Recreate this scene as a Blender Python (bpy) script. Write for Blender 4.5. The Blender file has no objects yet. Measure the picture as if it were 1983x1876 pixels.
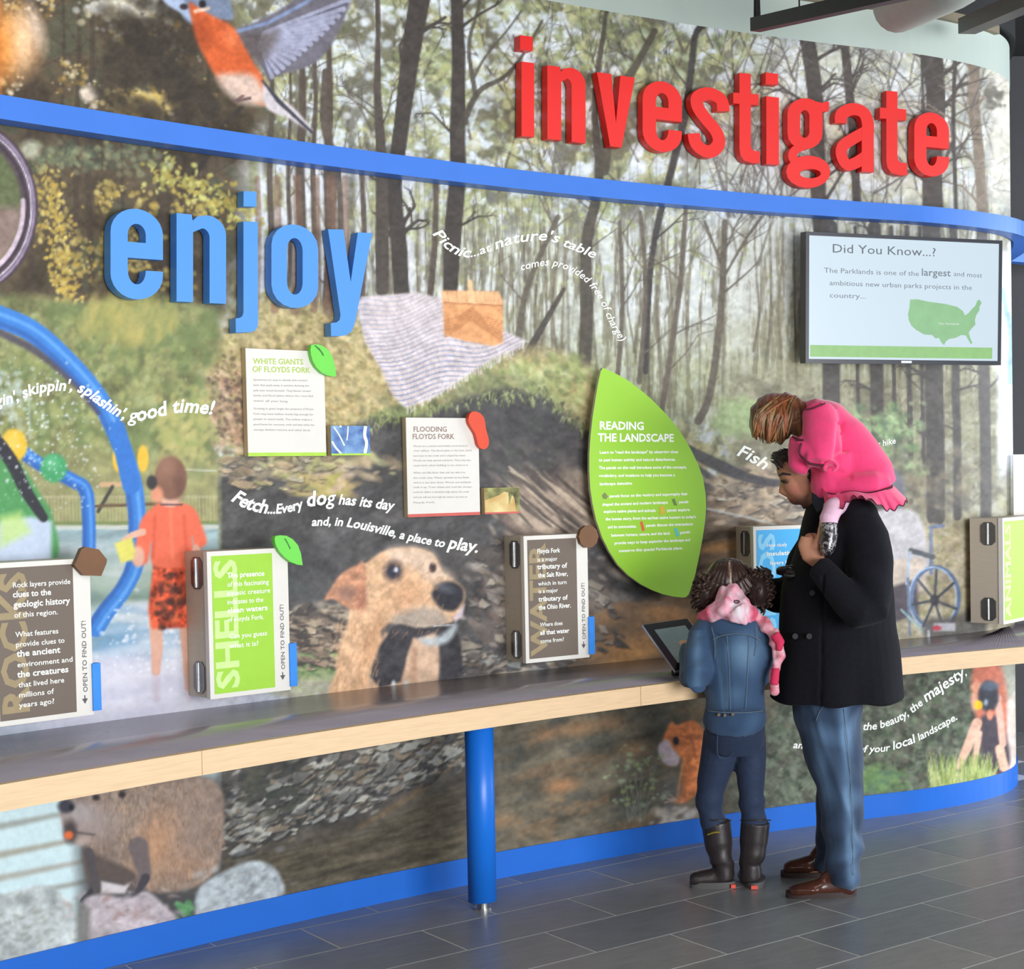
import bpy, bmesh, math
import numpy as np
from mathutils import Vector, Matrix
sc = bpy.context.scene
COL = sc.collection
# ---------------------------------------------------------------- camera (level-ish, 57 mm with an off-centre frame), world, lights, exposure
FPX, PCX, PCY, PIT, ROL, ZC = 3156.3, 1506.4, 1003.3, .0324, -.0149, 1.65
cF = np.array([0, math.cos(PIT), -math.sin(PIT)]); cU0 = np.array([0, math.sin(PIT), math.cos(PIT)]); cR0 = np.array([1., 0, 0])
cR = math.cos(ROL) * cR0 + math.sin(ROL) * cU0; cU = -math.sin(ROL) * cR0 + math.cos(ROL) * cU0
cam_d = bpy.data.cameras.new('camera'); cam = bpy.data.objects.new('camera', cam_d); COL.objects.link(cam)
cam.matrix_world = Matrix(((cR[0], cU[0], -cF[0], 0), (cR[1], cU[1], -cF[1], 0), (cR[2], cU[2], -cF[2], ZC), (0, 0, 0, 1)))
cam_d.sensor_width = 36; cam_d.lens = FPX / 1983 * 36; cam_d.shift_x = -(PCX - 991.5) / 1983; cam_d.shift_y = (PCY - 938) / 1983
cam_d.clip_end = 200
sc.camera = cam
w = bpy.data.worlds.new('world'); sc.world = w; w.use_nodes = True
bg = w.node_tree.nodes['Background']; bg.inputs[0].default_value = (.82, .90, 1.0, 1); bg.inputs[1].default_value = .95
def area(name, loc, aim, sx, sy, power, colr):
    d = bpy.data.lights.new(name, 'AREA'); d.shape = 'RECTANGLE'; d.size = sx; d.size_y = sy; d.energy = power; d.color = colr
    o = bpy.data.objects.new(name, d); COL.objects.link(o); o.location = loc
    o.rotation_euler = (Vector(aim) - Vector(loc)).to_track_quat('-Z', 'Y').to_euler(); return o
area('window_light', (6.6, 8.6, 2.0), (0.6, 7.0, .0), 5.0, 3.2, 430, (.86, .93, 1.0))      # daylight through the tall glazing on the right
area('glazing_light', (5.4, -1.4, 1.5), (-.8, 6, .6), 5.4, 2.8, 860, (.95, .97, 1.0))      # glazed entrance front, behind and right of the camera
area('track_light', (-1.2, 2.2, 3.6), (-1.4, 6.2, 1.9), 3.0, .5, 40, (1.0, .95, .86))        # ceiling track over the exhibit
sc.view_settings.view_transform = 'Standard'; sc.view_settings.look = 'None'; sc.view_settings.gamma = 1
sc.view_settings.use_curve_mapping = False; sc.view_settings.exposure = -0.08

# ---------------------------------------------------------------- geometry of the place
def ray(x, y):
    x = np.asarray(x, float); y = np.asarray(y, float)
    return ((x - PCX) / FPX)[..., None] * cR + cF - ((y - PCY) / FPX)[..., None] * cU
def fl(x, y, z=0.0):
    d = ray(x, y); t = (z - ZC) / d[..., 2]; return d * t[..., None] + np.array([0, 0, ZC])
def at(x, y, Y):
    """the point at distance Y (metres, along +Y) seen at picture position x, y"""
    d = ray(x, y); return d * (Y / d[..., 1])[..., None] + np.array([0, 0, ZC])
def proj(P):
    q = np.asarray(P, float) - np.array([0, 0, ZC]); return PCX + FPX * (q @ cR) / (q @ cF), PCY - FPX * (q @ cU) / (q @ cF)
base_px = np.array([(0, 1924), (200, 1876), (400, 1828), (640, 1769), (894, 1713), (1100, 1674), (1283, 1643), (1340, 1633), (1671, 1587), (1812, 1568)], float)
BP = fl(base_px[:, 0], base_px[:, 1])
pc = np.polyfit(BP[:, 0], BP[:, 1], 3)
xs_ = np.linspace(-3.3, .62, 30)
crv = [(x, np.polyval(pc, x)) for x in xs_] + [(.80, 7.77), (.97, 7.91), (1.10, 8.06), (1.185, 8.24), (1.225, 8.44), (1.24, 8.7), (1.22, 9.1)]
def cat(P, n=12):
    P = np.array(P, float); out = []
    for i in range(len(P) - 1):
        a, b, c, d = P[max(i - 1, 0)], P[i], P[i + 1], P[min(i + 2, len(P) - 1)]
        for k in range(n):
            t = k / n; out.append(.5 * ((2 * b) + (c - a) * t + (2 * a - 5 * b + 4 * c - d) * t * t + (3 * b - a - 3 * c + d) * t ** 3))
    out.append(P[-1]); return np.array(out)
WP = cat(crv)
WS = np.r_[0, np.cumsum(np.hypot(*np.diff(WP, axis=0).T))]
SS = np.linspace(0, WS[-1], 1600); WX = np.interp(SS, WS, WP[:, 0]); WY = np.interp(SS, WS, WP[:, 1])
kk = np.ones(41) / 41
def sm_(a): return np.convolve(np.r_[a[0] - (a[1:21][::-1] - a[0]), a, a[-1] + (a[-1] - a[-21:-1][::-1])], kk, 'valid')
WX = sm_(WX); WY = sm_(WY)
TX = np.gradient(WX); TY = np.gradient(WY); L_ = np.hypot(TX, TY); TX /= L_; TY /= L_
NX, NY = TY, -TX                       # outward normal (towards the visitors)
def wpt(s, z, off=0.0):
    s = np.asarray(s, float)
    x = np.interp(s, SS, WX) + np.interp(s, SS, NX) * off; y = np.interp(s, SS, WY) + np.interp(s, SS, NY) * off
    return np.stack([x, y, np.broadcast_to(z, x.shape) + 0 * x], -1)
def whit(x, y, off=0.0):
    """picture position -> (s, z) on the wall surface moved out by off"""
    d = ray(x, y); ph = np.arctan2(d[..., 0], d[..., 1])
    ox = WX + NX * off; oy = WY + NY * off; w_ph = np.maximum.accumulate(np.arctan2(ox, oy))
    s = np.interp(ph, w_ph, SS); Y = np.interp(s, SS, oy); return s, ZC + d[..., 2] / d[..., 1] * Y

# ---------------------------------------------------------------- materials
def lin(c):
    c = np.asarray(c, float)
    if c.max() > 1.5: c = c / 255.0
    return np.where(c <= .04045, c / 12.92, ((c + .055) / 1.055) ** 2.4)
MAT = {}
def mat(name, c, rough=.5, metal=0.0, var=.06, scale=30.0, bump=0.0, bscale=200.0, stretch=(1, 1, 1), c2=None, attr=None, emit=0.0, spec=.5, sheen=0.0, coat=0.0, glow=False):
    if name in MAT: return MAT[name]
    m = bpy.data.materials.new(name); m.use_nodes = True; MAT[name] = m
    N = m.node_tree.nodes; Lk = m.node_tree.links; b = N['Principled BSDF']
    b.inputs['Roughness'].default_value = rough; b.inputs['Metallic'].default_value = metal; b.inputs['Specular IOR Level'].default_value = spec
    if sheen: b.inputs['Sheen Weight'].default_value = sheen
    if coat: b.inputs['Coat Weight'].default_value = coat; b.inputs['Coat Roughness'].default_value = .15
    tc = N.new('ShaderNodeTexCoord'); mp = N.new('ShaderNodeMapping'); mp.inputs['Scale'].default_value = stretch; Lk.new(tc.outputs['Object'], mp.inputs[0])
    nz = N.new('ShaderNodeTexNoise'); nz.inputs['Scale'].default_value = scale; nz.inputs['Detail'].default_value = 4; Lk.new(mp.outputs[0], nz.inputs[0])
    c = lin(c); a = np.clip(c * (1 - var), 0, 1); d = np.clip(c * (1 + var), 0, 1)
    if c2 is not None: a = lin(c); d = lin(c2)
    if attr:
        at_ = N.new('ShaderNodeAttribute'); at_.attribute_name = attr
        mr = N.new('ShaderNodeMapRange'); mr.inputs['To Min'].default_value = 1 - var; mr.inputs['To Max'].default_value = 1 + var; Lk.new(nz.outputs[0], mr.inputs[0])
        mx = N.new('ShaderNodeVectorMath'); mx.operation = 'SCALE'; Lk.new(at_.outputs['Color'], mx.inputs[0]); Lk.new(mr.outputs[0], mx.inputs['Scale']); co = mx.outputs[0]
    else:
        cr = N.new('ShaderNodeValToRGB'); cr.color_ramp.elements[0].position = .3; cr.color_ramp.elements[1].position = .7
        cr.color_ramp.elements[0].color = (*a, 1); cr.color_ramp.elements[1].color = (*d, 1); Lk.new(nz.outputs[0], cr.inputs[0]); co = cr.outputs[0]
    if glow: b.inputs['Base Color'].default_value = (.02, .02, .02, 1)
    else: Lk.new(co, b.inputs['Base Color'])
    if emit: Lk.new(co, b.inputs['Emission Color']); b.inputs['Emission Strength'].default_value = emit
    if bump:
        n2_ = N.new('ShaderNodeTexNoise'); n2_.inputs['Scale'].default_value = bscale; n2_.inputs['Detail'].default_value = 3; Lk.new(mp.outputs[0], n2_.inputs[0])
        bp = N.new('ShaderNodeBump'); bp.inputs['Strength'].default_value = bump; bp.inputs['Distance'].default_value = .01; Lk.new(n2_.outputs[0], bp.inputs['Height']); Lk.new(bp.outputs[0], b.inputs['Normal'])
    return m

# ---------------------------------------------------------------- object helpers
def tag(o, label=None, cat=None, group=None, kind=None):
    if label: o['label'] = label
    if cat: o['category'] = cat
    if group: o['group'] = group
    if kind: o['kind'] = kind
    return o
def mesh_obj(name, V, F, m, parent=None, smooth=False, origin=None):
    V = np.asarray(V, float).reshape(-1, 3)
    inv = np.zeros(3)
    if parent is not None: inv = np.array([float(v) for v in parent.get('_o', (0.0, 0.0, 0.0))])
    org = np.array(origin, float) if origin is not None else inv
    me = bpy.data.meshes.new(name); me.from_pydata([tuple(v) for v in (V - org)], [], [tuple(int(i) for i in f) for f in F]); me.update()
    if m: me.materials.append(m)
    if smooth: me.polygons.foreach_set('use_smooth', [True] * len(me.polygons))
    o = bpy.data.objects.new(name, me); COL.objects.link(o)
    if parent is not None: o.parent = parent
    o.location = [float(v) for v in org - inv]
    if origin is not None or parent is not None: o['_o'] = [float(v) for v in org]
    return o
def empty(name, loc, label, cat, group=None):
    o = bpy.data.objects.new(name, None); COL.objects.link(o); o.location = loc; o['_o'] = tuple(float(v) for v in loc); o.empty_display_size = .05
    return tag(o, label, cat, group)
class MB:
    def __init__(s): s.V = []; s.F = []; s.n = 0
    def add(s, V, F):
        V = np.asarray(V, float).reshape(-1, 3); s.V.append(V); s.F += [tuple(i + s.n for i in f) for f in F]; s.n += len(V); return s
    def box(s, o, a, b, c):
        """corner o and three edge vectors"""
        o, a, b, c = (np.asarray(v, float) for v in (o, a, b, c))
        V = [o, o + a, o + a + b, o + b, o + c, o + a + c, o + a + b + c, o + b + c]
        F = [(0, 3, 2, 1), (4, 5, 6, 7), (0, 1, 5, 4), (1, 2, 6, 5), (2, 3, 7, 6), (3, 0, 4, 7)]
        if np.dot(np.cross(a, b), c) < 0: F = [f[::-1] for f in F]
        return s.add(V, F)
    def prism(s, pts, d):
        """closed outline (3D points) pushed by vector d, front cap fan via ngon"""
        P = np.asarray(pts, float); n = len(P); d = np.asarray(d, float)
        V = np.r_[P, P + d]; F = [tuple(range(n)), tuple(range(2 * n - 1, n - 1, -1))] + [((i + 1) % n, i, i + n, (i + 1) % n + n) for i in range(n)]
        return s.add(V, F)
    def cyl(s, p0, p1, r0, r1=None, n=20, caps=True):
        p0, p1 = np.asarray(p0, float), np.asarray(p1, float); r1 = r0 if r1 is None else r1
        d = p1 - p0; d = d / np.linalg.norm(d); u = np.cross(d, [0, 0, 1.0]); u = np.array([1., 0, 0]) if np.linalg.norm(u) < 1e-3 else u / np.linalg.norm(u); v = np.cross(d, u)
        a = np.linspace(0, 2 * math.pi, n, endpoint=False); ring = np.cos(a)[:, None] * u + np.sin(a)[:, None] * v
        V = np.r_[p0 + ring * r0, p1 + ring * r1]; F = [(i, (i + 1) % n, (i + 1) % n + n, i + n) for i in range(n)]
        if caps: F += [tuple(range(n - 1, -1, -1)), tuple(range(n, 2 * n))]
        return s.add(V, F)
    def tube(s, pts, R, n=14, ratio=1.0, side=None, caps=True):
        """pts: centre line; R: radius per point (or pairs); side: direction of the second radius"""
        P = np.asarray(pts, float); R = np.asarray(R, float)
        if R.ndim == 0: R = np.full(len(P), float(R))
        if R.ndim == 1: R = np.c_[R, R * ratio]
        T = np.gradient(P, axis=0); T /= np.linalg.norm(T, axis=1)[:, None] + 1e-12
        sd = np.array([0, 1., 0]) if side is None else np.asarray(side, float)
        V = []; a = np.linspace(0, 2 * math.pi, n, endpoint=False)
        for p, t, r in zip(P, T, R):
            v = sd - t * (sd @ t); nv = np.linalg.norm(v)
            if nv < .05: v = np.array([1., 0, 0]) - t * t[0]; nv = np.linalg.norm(v)
            v /= nv; u = np.cross(v, t)
            V.append(p + np.cos(a)[:, None] * u * r[0] + np.sin(a)[:, None] * v * r[1])
        k = len(P); V = np.concatenate(V); F = []
        for j in range(k - 1): F += [(j * n + i, j * n + (i + 1) % n, (j + 1) * n + (i + 1) % n, (j + 1) * n + i) for i in range(n)]
        if caps: F += [tuple(range(n - 1, -1, -1)), tuple(range((k - 1) * n, k * n))]
        return s.add(V, F)
    def ball(s, c, r, nu=20, nv=12, M=None):
        r = np.broadcast_to(np.asarray(r, float), (3,)); V = [(0, 0, 1)]
        for j in range(1, nv):
            t = math.pi * j / nv
            for i in range(nu): p = 2 * math.pi * i / nu; V.append((math.sin(t) * math.cos(p), math.sin(t) * math.sin(p), math.cos(t)))
        V.append((0, 0, -1)); V = np.array(V) * r
        if M is not None: V = V @ np.asarray(M).T
        V = V + np.asarray(c, float); F = [(0, 1 + i, 1 + (i + 1) % nu) for i in range(nu)]
        for j in range(nv - 2): F += [(1 + j * nu + i, 1 + (j + 1) * nu + i, 1 + (j + 1) * nu + (i + 1) % nu, 1 + j * nu + (i + 1) % nu) for i in range(nu)]
        e = len(V) - 1; b = 1 + (nv - 2) * nu; F += [(e, b + (i + 1) % nu, b + i) for i in range(nu)]
        return s.add(V, F)
    def obj(s, name, m, parent=None, smooth=False, origin=None): return mesh_obj(name, np.concatenate(s.V), s.F, m, parent, smooth, origin)
def strip(s0, s1, z0, z1, off0, off1, name, m, n=120, parent=None, closed=True):
    """a bar that follows the wall: s range, z range, offset range"""
    s = np.linspace(s0, s1, n); R = [wpt(s, z, o) for z, o in ((z0, off0), (z0, off1), (z1, off1), (z1, off0))]
    V = np.concatenate(R); F = []
    for k in range(4):
        a, b = k * n, ((k + 1) % 4) * n; F += [(a + i, b + i, b + i + 1, a + i + 1) for i in range(n - 1)]
    F += [(0, 3 * n, 2 * n, n), (n - 1, 2 * n - 1, 3 * n - 1, 4 * n - 1)]
    return mesh_obj(name, V, F, m, parent)

# ---------------------------------------------------------------- lettering
_G = {}
def glyphs(txt, bold=0.0):
    """triangulated outline of a line of text in the built-in typeface: vertices (cap height about .73), faces, advance"""
    k = (txt, bold)
    if k in _G: return _G[k]
    cu = bpy.data.curves.new('t', 'FONT'); cu.body = txt; cu.offset = bold; cu.resolution_u = 2; cu.size = 1
    o = bpy.data.objects.new('t', cu); COL.objects.link(o); bpy.context.view_layer.update()
    me = o.evaluated_get(bpy.context.evaluated_depsgraph_get()).to_mesh()
    V = np.zeros(len(me.vertices) * 3); me.vertices.foreach_get('co', V); V = V.reshape(-1, 3)[:, :2].copy(); F = [tuple(p.vertices) for p in me.polygons]
    bpy.data.objects.remove(o); bpy.data.curves.remove(cu)
    _G[k] = (V, F, V[:, 0].max() if len(V) else .3); return _G[k]
_ADV = {}
def adv(ch, bold=0.0):
    if ch not in _ADV:
        a = glyphs('H' + ch + 'H', 0)[2]; b = glyphs('HH', 0)[2]; _ADV[ch] = a - b
    return _ADV[ch]
def text_line(txt, p0, p1, hgt, f, bold=.02, shear=0.0, mb=None):
    """text fitted from p0 to p1 (baseline ends in local 2D units), cap height hgt; f maps (N,2)->(N,3)"""
    V, F, W = glyphs(txt, bold); p0 = np.array(p0, float); p1 = np.array(p1, float); d = p1 - p0; L = np.hypot(*d); d /= L; up = np.array([-d[1], d[0]])
    x = (V[:, 0] + V[:, 1] * shear) / W * L; y = V[:, 1] / .73 * hgt
    (mb).add(f(p0 + x[:, None] * d + y[:, None] * up), F)
def text_path(txt, path, hgt, f, bold=.02, shear=.2, sizes=None, mb=None, ydown=True):
    """characters set along a picture-space path; sizes scales each character"""
    P = cat(path, 10); S = np.r_[0, np.cumsum(np.hypot(*np.diff(P, axis=0).T))]
    h = np.array([hgt * (sizes[i] if sizes is not None else 1) for i in range(len(txt))]) / .73
    A = np.array([adv(c) for c in txt]) * h; k = S[-1] / A.sum(); x = 0
    for c, a, hh in zip(txt, A, h):
        sc_ = (x + a * .5) * k; q = np.array([np.interp(sc_, S, P[:, 0]), np.interp(sc_, S, P[:, 1])]); q2 = np.array([np.interp(sc_ + 2, S, P[:, 0]), np.interp(sc_ + 2, S, P[:, 1])]); q1 = np.array([np.interp(sc_ - 2, S, P[:, 0]), np.interp(sc_ - 2, S, P[:, 1])])
        d = q2 - q1; d /= np.hypot(*d) + 1e-9; up = np.array([d[1], -d[0]]) if ydown else np.array([-d[1], d[0]])
        if c != ' ':
            V, F, W = glyphs(c, min(bold, .012) if c in 'gG' else bold); X = (V[:, 0] + V[:, 1] * shear) * hh * k - a * k * .5; Y = V[:, 1] * hh
            mb.add(f(q + X[:, None] * d + Y[:, None] * up), F)
        x += a
def on_wall(off=.0015):
    def f(p):
        s, z = whit(p[:, 0], p[:, 1], off); return wpt(s, z, off)
    return f
class Plane:
    """flat face parallel to the wall at picture column x, moved out by off; u runs along the wall, v up"""
    def __init__(s, x, y, off):
        ss, z = whit(x, y, off); s.c = wpt(ss, 0, off); i = float(ss); t = np.array([np.interp(i, SS, TX), np.interp(i, SS, TY), 0]); s.t = t / np.linalg.norm(t)
        s.n = np.array([s.t[1], -s.t[0], 0]); s.up = np.array([0, 0, 1.])
    def uv(s, x, y):
        d = ray(x, y); o = np.array([0, 0, ZC]); k = ((s.c - o) @ s.n) / (d @ s.n); p = o + d * k[..., None]; return np.stack([(p - s.c) @ s.t, p[..., 2]], -1)
    def p(s, u, v, w=0.0): 
        u = np.asarray(u, float); v = np.asarray(v, float)
        return s.c + u[..., None] * s.t + v[..., None] * s.up + w * s.n
    def px(s, pts, w=0.0):
        q = s.uv(*np.array(pts, float).T); return s.p(q[:, 0], q[:, 1], w)
    def f(s, w=.001): return lambda q: s.p(q[:, 0], q[:, 1], w)
    def fpx(s, w=.001): return lambda q: s.px(q, w)
    def box(s, u0, u1, v0, v1, w0, w1, mb=None):
        mb = mb or MB(); return mb.box(s.p(u0, v0, w0), s.t * (u1 - u0), s.up * (v1 - v0), s.n * (w1 - w0))
# ---------------------------------------------------------------- floor of large grey tiles
ZTOP = 3.74; ZM = 3.563; ZB0, ZB1 = 2.765, 2.84
FA = math.radians(40.6); fd = np.array([math.cos(FA), math.sin(FA), 0]); fw = np.array([-math.sin(FA), math.cos(FA), 0])
MB().box((-9, -6, -.06), (18, 0, 0), (0, 22, 0), (0, 0, .0590)).obj('floor', mat('grout', (206, 204, 196), .75, var=.05, scale=60)).__setitem__('kind', 'structure')
floor = bpy.data.objects['floor']
def tile_mesh(i):
    lt, wt, g = .622, .3265, .0065
    V, F = [], []; r = np.random.RandomState(i); e = .0012
    a = [(g / 2, g / 2), (lt - g / 2, g / 2), (lt - g / 2, wt - g / 2), (g / 2, wt - g / 2)]; b = [(g / 2 + e, g / 2 + e), (lt - g / 2 - e, g / 2 + e), (lt - g / 2 - e, wt - g / 2 - e), (g / 2 + e, wt - g / 2 - e)]
    V = [(*p, -.005) for p in a] + [(*p, -.0008) for p in a] + [(*p, 0) for p in b]
    F = [(8, 9, 10, 11)] + [(j, (j + 1) % 4, (j + 1) % 4 + 4, j + 4) for j in range(4)] + [(j + 4, (j + 1) % 4 + 4, (j + 1) % 4 + 8, j + 8) for j in range(4)]
    return np.array(V), F
tms = []
for i, c in enumerate(((126, 128, 130), (132, 132, 132), (121, 124, 127), (137, 136, 134))):
    V, F = tile_mesh(i); m = mat('slate_tile_%d' % i, c, .30, var=.10, scale=9, stretch=(1, 3, 1), bump=.10, bscale=70)
    me = bpy.data.meshes.new('tile'); me.from_pydata([tuple(v) for v in V], [], F); me.materials.append(m); me.update(); tms.append(me)
cells = []
for k in range(-22, 12):
    w0 = 4.926 + .3265 * k; off = 2.79 + (.311 if k % 2 else 0)
    for j in range(-14, 16):
        l0 = off + .622 * j; c = fd * (l0 + .311) + fw * (w0 + .163)
        if -3.6 < c[0] < 4.5 and 2.6 < c[1] < 10.5:
            x_, y_ = proj([c[0], c[1], 0]); vis = 0 if (-150 < x_ < 2130 and y_ < 2050) else 1
            yw = np.interp(c[0], WX[:1400], WY[:1400]) if c[0] < 1.2 else 99
            if c[1] > yw + .4 and c[0] < 1.2: continue
            cells.append((vis, c[1], l0, w0))
cells.sort()
stuffV = MB()
for i, (v_, _, l0, w0) in enumerate(cells):
    p = fd * l0 + fw * w0
    if i < 290:
        o = bpy.data.objects.new('tile', tms[(i * 7 + int(w0 * 10)) % 4]); COL.objects.link(o); o.parent = floor; o.location = p; o.rotation_euler.z = FA
    else:
        V, F = tile_mesh(0); stuffV.add(p + V[:, :1] * fd + V[:, 1:2] * fw + np.c_[0 * V[:, :2], V[:, 2]], F)
if stuffV.n: tag(stuffV.obj('tile_field', MAT['slate_tile_0'], floor), kind='stuff')

# ---------------------------------------------------------------- curved wall: printed mural below, plain paint above
px_cols = np.arange(-300, 1966, 2.6); s_cols, _ = whit(px_cols, np.full(len(px_cols), 900.0))
s_cols = np.r_[0, s_cols[s_cols > .02]]; s_cols = np.r_[s_cols, np.linspace(s_cols[-1] + .01, SS[-1], 30)]
s_cols = np.maximum.accumulate(s_cols + np.arange(len(s_cols)) * 1e-6)
z_rows = np.arange(0, ZM + .002, .0048); z_rows[-1] = ZM
nc, nr_ = len(s_cols), len(z_rows)
Wxy = wpt(s_cols, 0.0)
VV = np.zeros((nr_, nc, 3)); VV[:, :, 0] = Wxy[None, :, 0]; VV[:, :, 1] = Wxy[None, :, 1]; VV[:, :, 2] = z_rows[:, None]
ii = np.arange((nr_ - 1) * (nc - 1)); r0 = ii // (nc - 1); c0 = ii % (nc - 1); a = r0 * nc + c0
FF = np.stack([a, a + 1, a + nc + 1, a + nc], -1).astype(np.int32)
wm = bpy.data.meshes.new('wall_back'); wm.vertices.add(nr_ * nc); wm.vertices.foreach_set('co', VV.astype(np.float32).ravel())
wm.loops.add(FF.size); wm.loops.foreach_set('vertex_index', FF.ravel()); wm.polygons.add(len(FF)); wm.polygons.foreach_set('loop_start', np.arange(0, FF.size, 4, dtype=np.int32))
wm.update(calc_edges=True); wm.polygons.foreach_set('use_smooth', np.ones(len(FF), bool))
# ---------------------------------------------------------------- the printed mural (colours of the flat print)
CX0, CY0, CST = -320.0, -90.0, 2.0
CW, CH = 1170, 1040
rng = np.random.RandomState(7)
GX, GY = np.meshgrid(CX0 + CST * np.arange(CW), CY0 + CST * np.arange(CH))
IMG = np.zeros((CH, CW, 3), np.float32)

def noise(cell, seed=0, ax=1.0, ay=1.0, ang=0.0):
    r = np.random.RandomState(seed)
    c, s = math.cos(ang), math.sin(ang)
    u = (GX * c + GY * s) / (cell * ax) + 500
    v = (-GX * s + GY * c) / (cell * ay) + 500
    N = 512
    T = r.rand(N, N).astype(np.float32)
    iu = np.floor(u).astype(int); iv = np.floor(v).astype(int)
    fu = u - iu; fv = v - iv
    fu = fu * fu * (3 - 2 * fu); fv = fv * fv * (3 - 2 * fv)
    a = T[iv % N, iu % N]; b = T[iv % N, (iu + 1) % N]
    c2 = T[(iv + 1) % N, iu % N]; d = T[(iv + 1) % N, (iu + 1) % N]
    return (a * (1 - fu) + b * fu) * (1 - fv) + (c2 * (1 - fu) + d * fu) * fv

def fbm(cell, seed=0, octv=4, ax=1.0, ay=1.0, ang=0.0, gain=.6):
    t = 0; w = 1; k = 0
    for i in range(octv):
        t = t + w * noise(cell / 2 ** i, seed + i * 17, ax, ay, ang); k += w; w *= gain
    return np.clip((t / k - .5) * 1.7 + .5, 0, 1)

def col(c): return np.array(c, np.float32) / 255.0
def sstep(a, b, x):
    t = np.clip((x - a) / (b - a), 0, 1); return t * t * (3 - 2 * t)
def blend(mask, c, sl=None):
    m = mask[..., None]
    if sl is None: IMG[:] = IMG * (1 - m) + c * m
    else: IMG[sl] = IMG[sl] * (1 - m) + c * m
def box(x0, y0, x1, y1, pad=6):
    i0 = max(0, int((x0 - pad - CX0) / CST)); i1 = min(CW, int((x1 + pad - CX0) / CST) + 2)
    j0 = max(0, int((y0 - pad - CY0) / CST)); j1 = min(CH, int((y1 + pad - CY0) / CST) + 2)
    if i0 >= i1 or j0 >= j1: return None
    return (slice(j0, j1), slice(i0, i1))
def poly_mask(pts, soft=2.0):
    P = np.array(pts, float)
    pad = soft * 2 + 4
    sl = box(P[:, 0].min(), P[:, 1].min(), P[:, 0].max(), P[:, 1].max(), pad)
    if sl is None: return None, None
    X, Y = GX[sl], GY[sl]
    ins = np.zeros(X.shape, bool); dm = np.full(X.shape, 1e9)
    n = len(P)
    for i in range(n):
        x0, y0 = P[i]; x1, y1 = P[(i + 1) % n]
        if y0 != y1:
            cr = ((y0 > Y) != (y1 > Y)) & (X < (x1 - x0) * (Y - y0) / (y1 - y0) + x0)
            ins ^= cr
        dx, dy = x1 - x0, y1 - y0
        L = dx * dx + dy * dy + 1e-9
        t = np.clip(((X - x0) * dx + (Y - y0) * dy) / L, 0, 1)
        dm = np.minimum(dm, (X - x0 - t * dx) ** 2 + (Y - y0 - t * dy) ** 2)
    d = np.sqrt(dm) * np.where(ins, 1, -1)
    return np.clip(d / soft * .5 + .5, 0, 1), sl
def smooth(pts, n=6, closed=True):
    P = np.array(pts, float); N = len(P); out = []
    rg = range(N) if closed else range(N - 1)
    for i in rg:
        if closed: a, b, c, d = P[i - 1], P[i], P[(i + 1) % N], P[(i + 2) % N]
        else: a, b, c, d = P[max(i - 1, 0)], P[i], P[i + 1], P[min(i + 2, N - 1)]
        for k in range(n):
            t = k / n
            out.append(.5 * ((2 * b) + (c - a) * t + (2 * a - 5 * b + 4 * c - d) * t * t + (3 * b - a - 3 * c + d) * t ** 3))
    if not closed: out.append(P[-1])
    return np.array(out)
def poly(pts, c, soft=2.0, a=1.0, sm=False, tex=None, amp=.15):
    if sm: pts = smooth(pts)
    m, sl = poly_mask(pts, soft)
    if m is None: return
    c = np.asarray(c, np.float32)
    if c.max() > 1.5: c = c / 255
    if tex is not None: c = np.clip(c * (1 + amp * 2 * (tex[sl][..., None] - .5)), 0, 1)
    blend(m * a, c, sl)
def stroke(pts, w, c, a=1.0, soft=1.6, sm=False, tex=None, amp=.2):
    """w: one width or one per point (pixels, full width)"""
    P = np.array(pts, float)
    W = np.full(len(P), float(w)) if np.isscalar(w) else np.interp(np.linspace(0, 1, len(P)), np.linspace(0, 1, len(w)), w)
    if sm:
        t0 = np.linspace(0, 1, len(P)); P2 = smooth(P, 5, False); W = np.interp(np.linspace(0, 1, len(P2)), t0, W); P = P2
    sl = box(P[:, 0].min(), P[:, 1].min(), P[:, 0].max(), P[:, 1].max(), W.max() + 4)
    if sl is None: return
    X, Y = GX[sl], GY[sl]
    M = np.zeros(X.shape)
    for i in range(len(P) - 1):
        x0, y0 = P[i]; x1, y1 = P[i + 1]
        s2 = box(min(x0, x1), min(y0, y1), max(x0, x1), max(y0, y1), max(W[i], W[i + 1]) + 3)
        if s2 is None: continue
        X, Y = GX[s2], GY[s2]
        dx, dy = x1 - x0, y1 - y0
        t = np.clip(((X - x0) * dx + (Y - y0) * dy) / (dx * dx + dy * dy + 1e-9), 0, 1)
        d = np.hypot(X - x0 - t * dx, Y - y0 - t * dy)
        r = (W[i] + (W[i + 1] - W[i]) * t) / 2
        m = np.clip((r - d) / soft + .5, 0, 1) * np.minimum(1, (2 * r + .4) / 1.6)
        o0, o1 = s2[0].start - sl[0].start, s2[1].start - sl[1].start
        v = M[max(o0, 0):o0 + m.shape[0], max(o1, 0):o1 + m.shape[1]]
        m = m[max(-o0, 0):max(-o0, 0) + v.shape[0], max(-o1, 0):max(-o1, 0) + v.shape[1]]
        np.maximum(v, m, out=v)
    c = np.asarray(c, np.float32)
    if c.max() > 1.5: c = c / 255
    if tex is not None: c = np.clip(c * (1 + amp * 2 * (tex[sl][..., None] - .5)), 0, 1)
    blend(M * a, c, sl)
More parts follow.
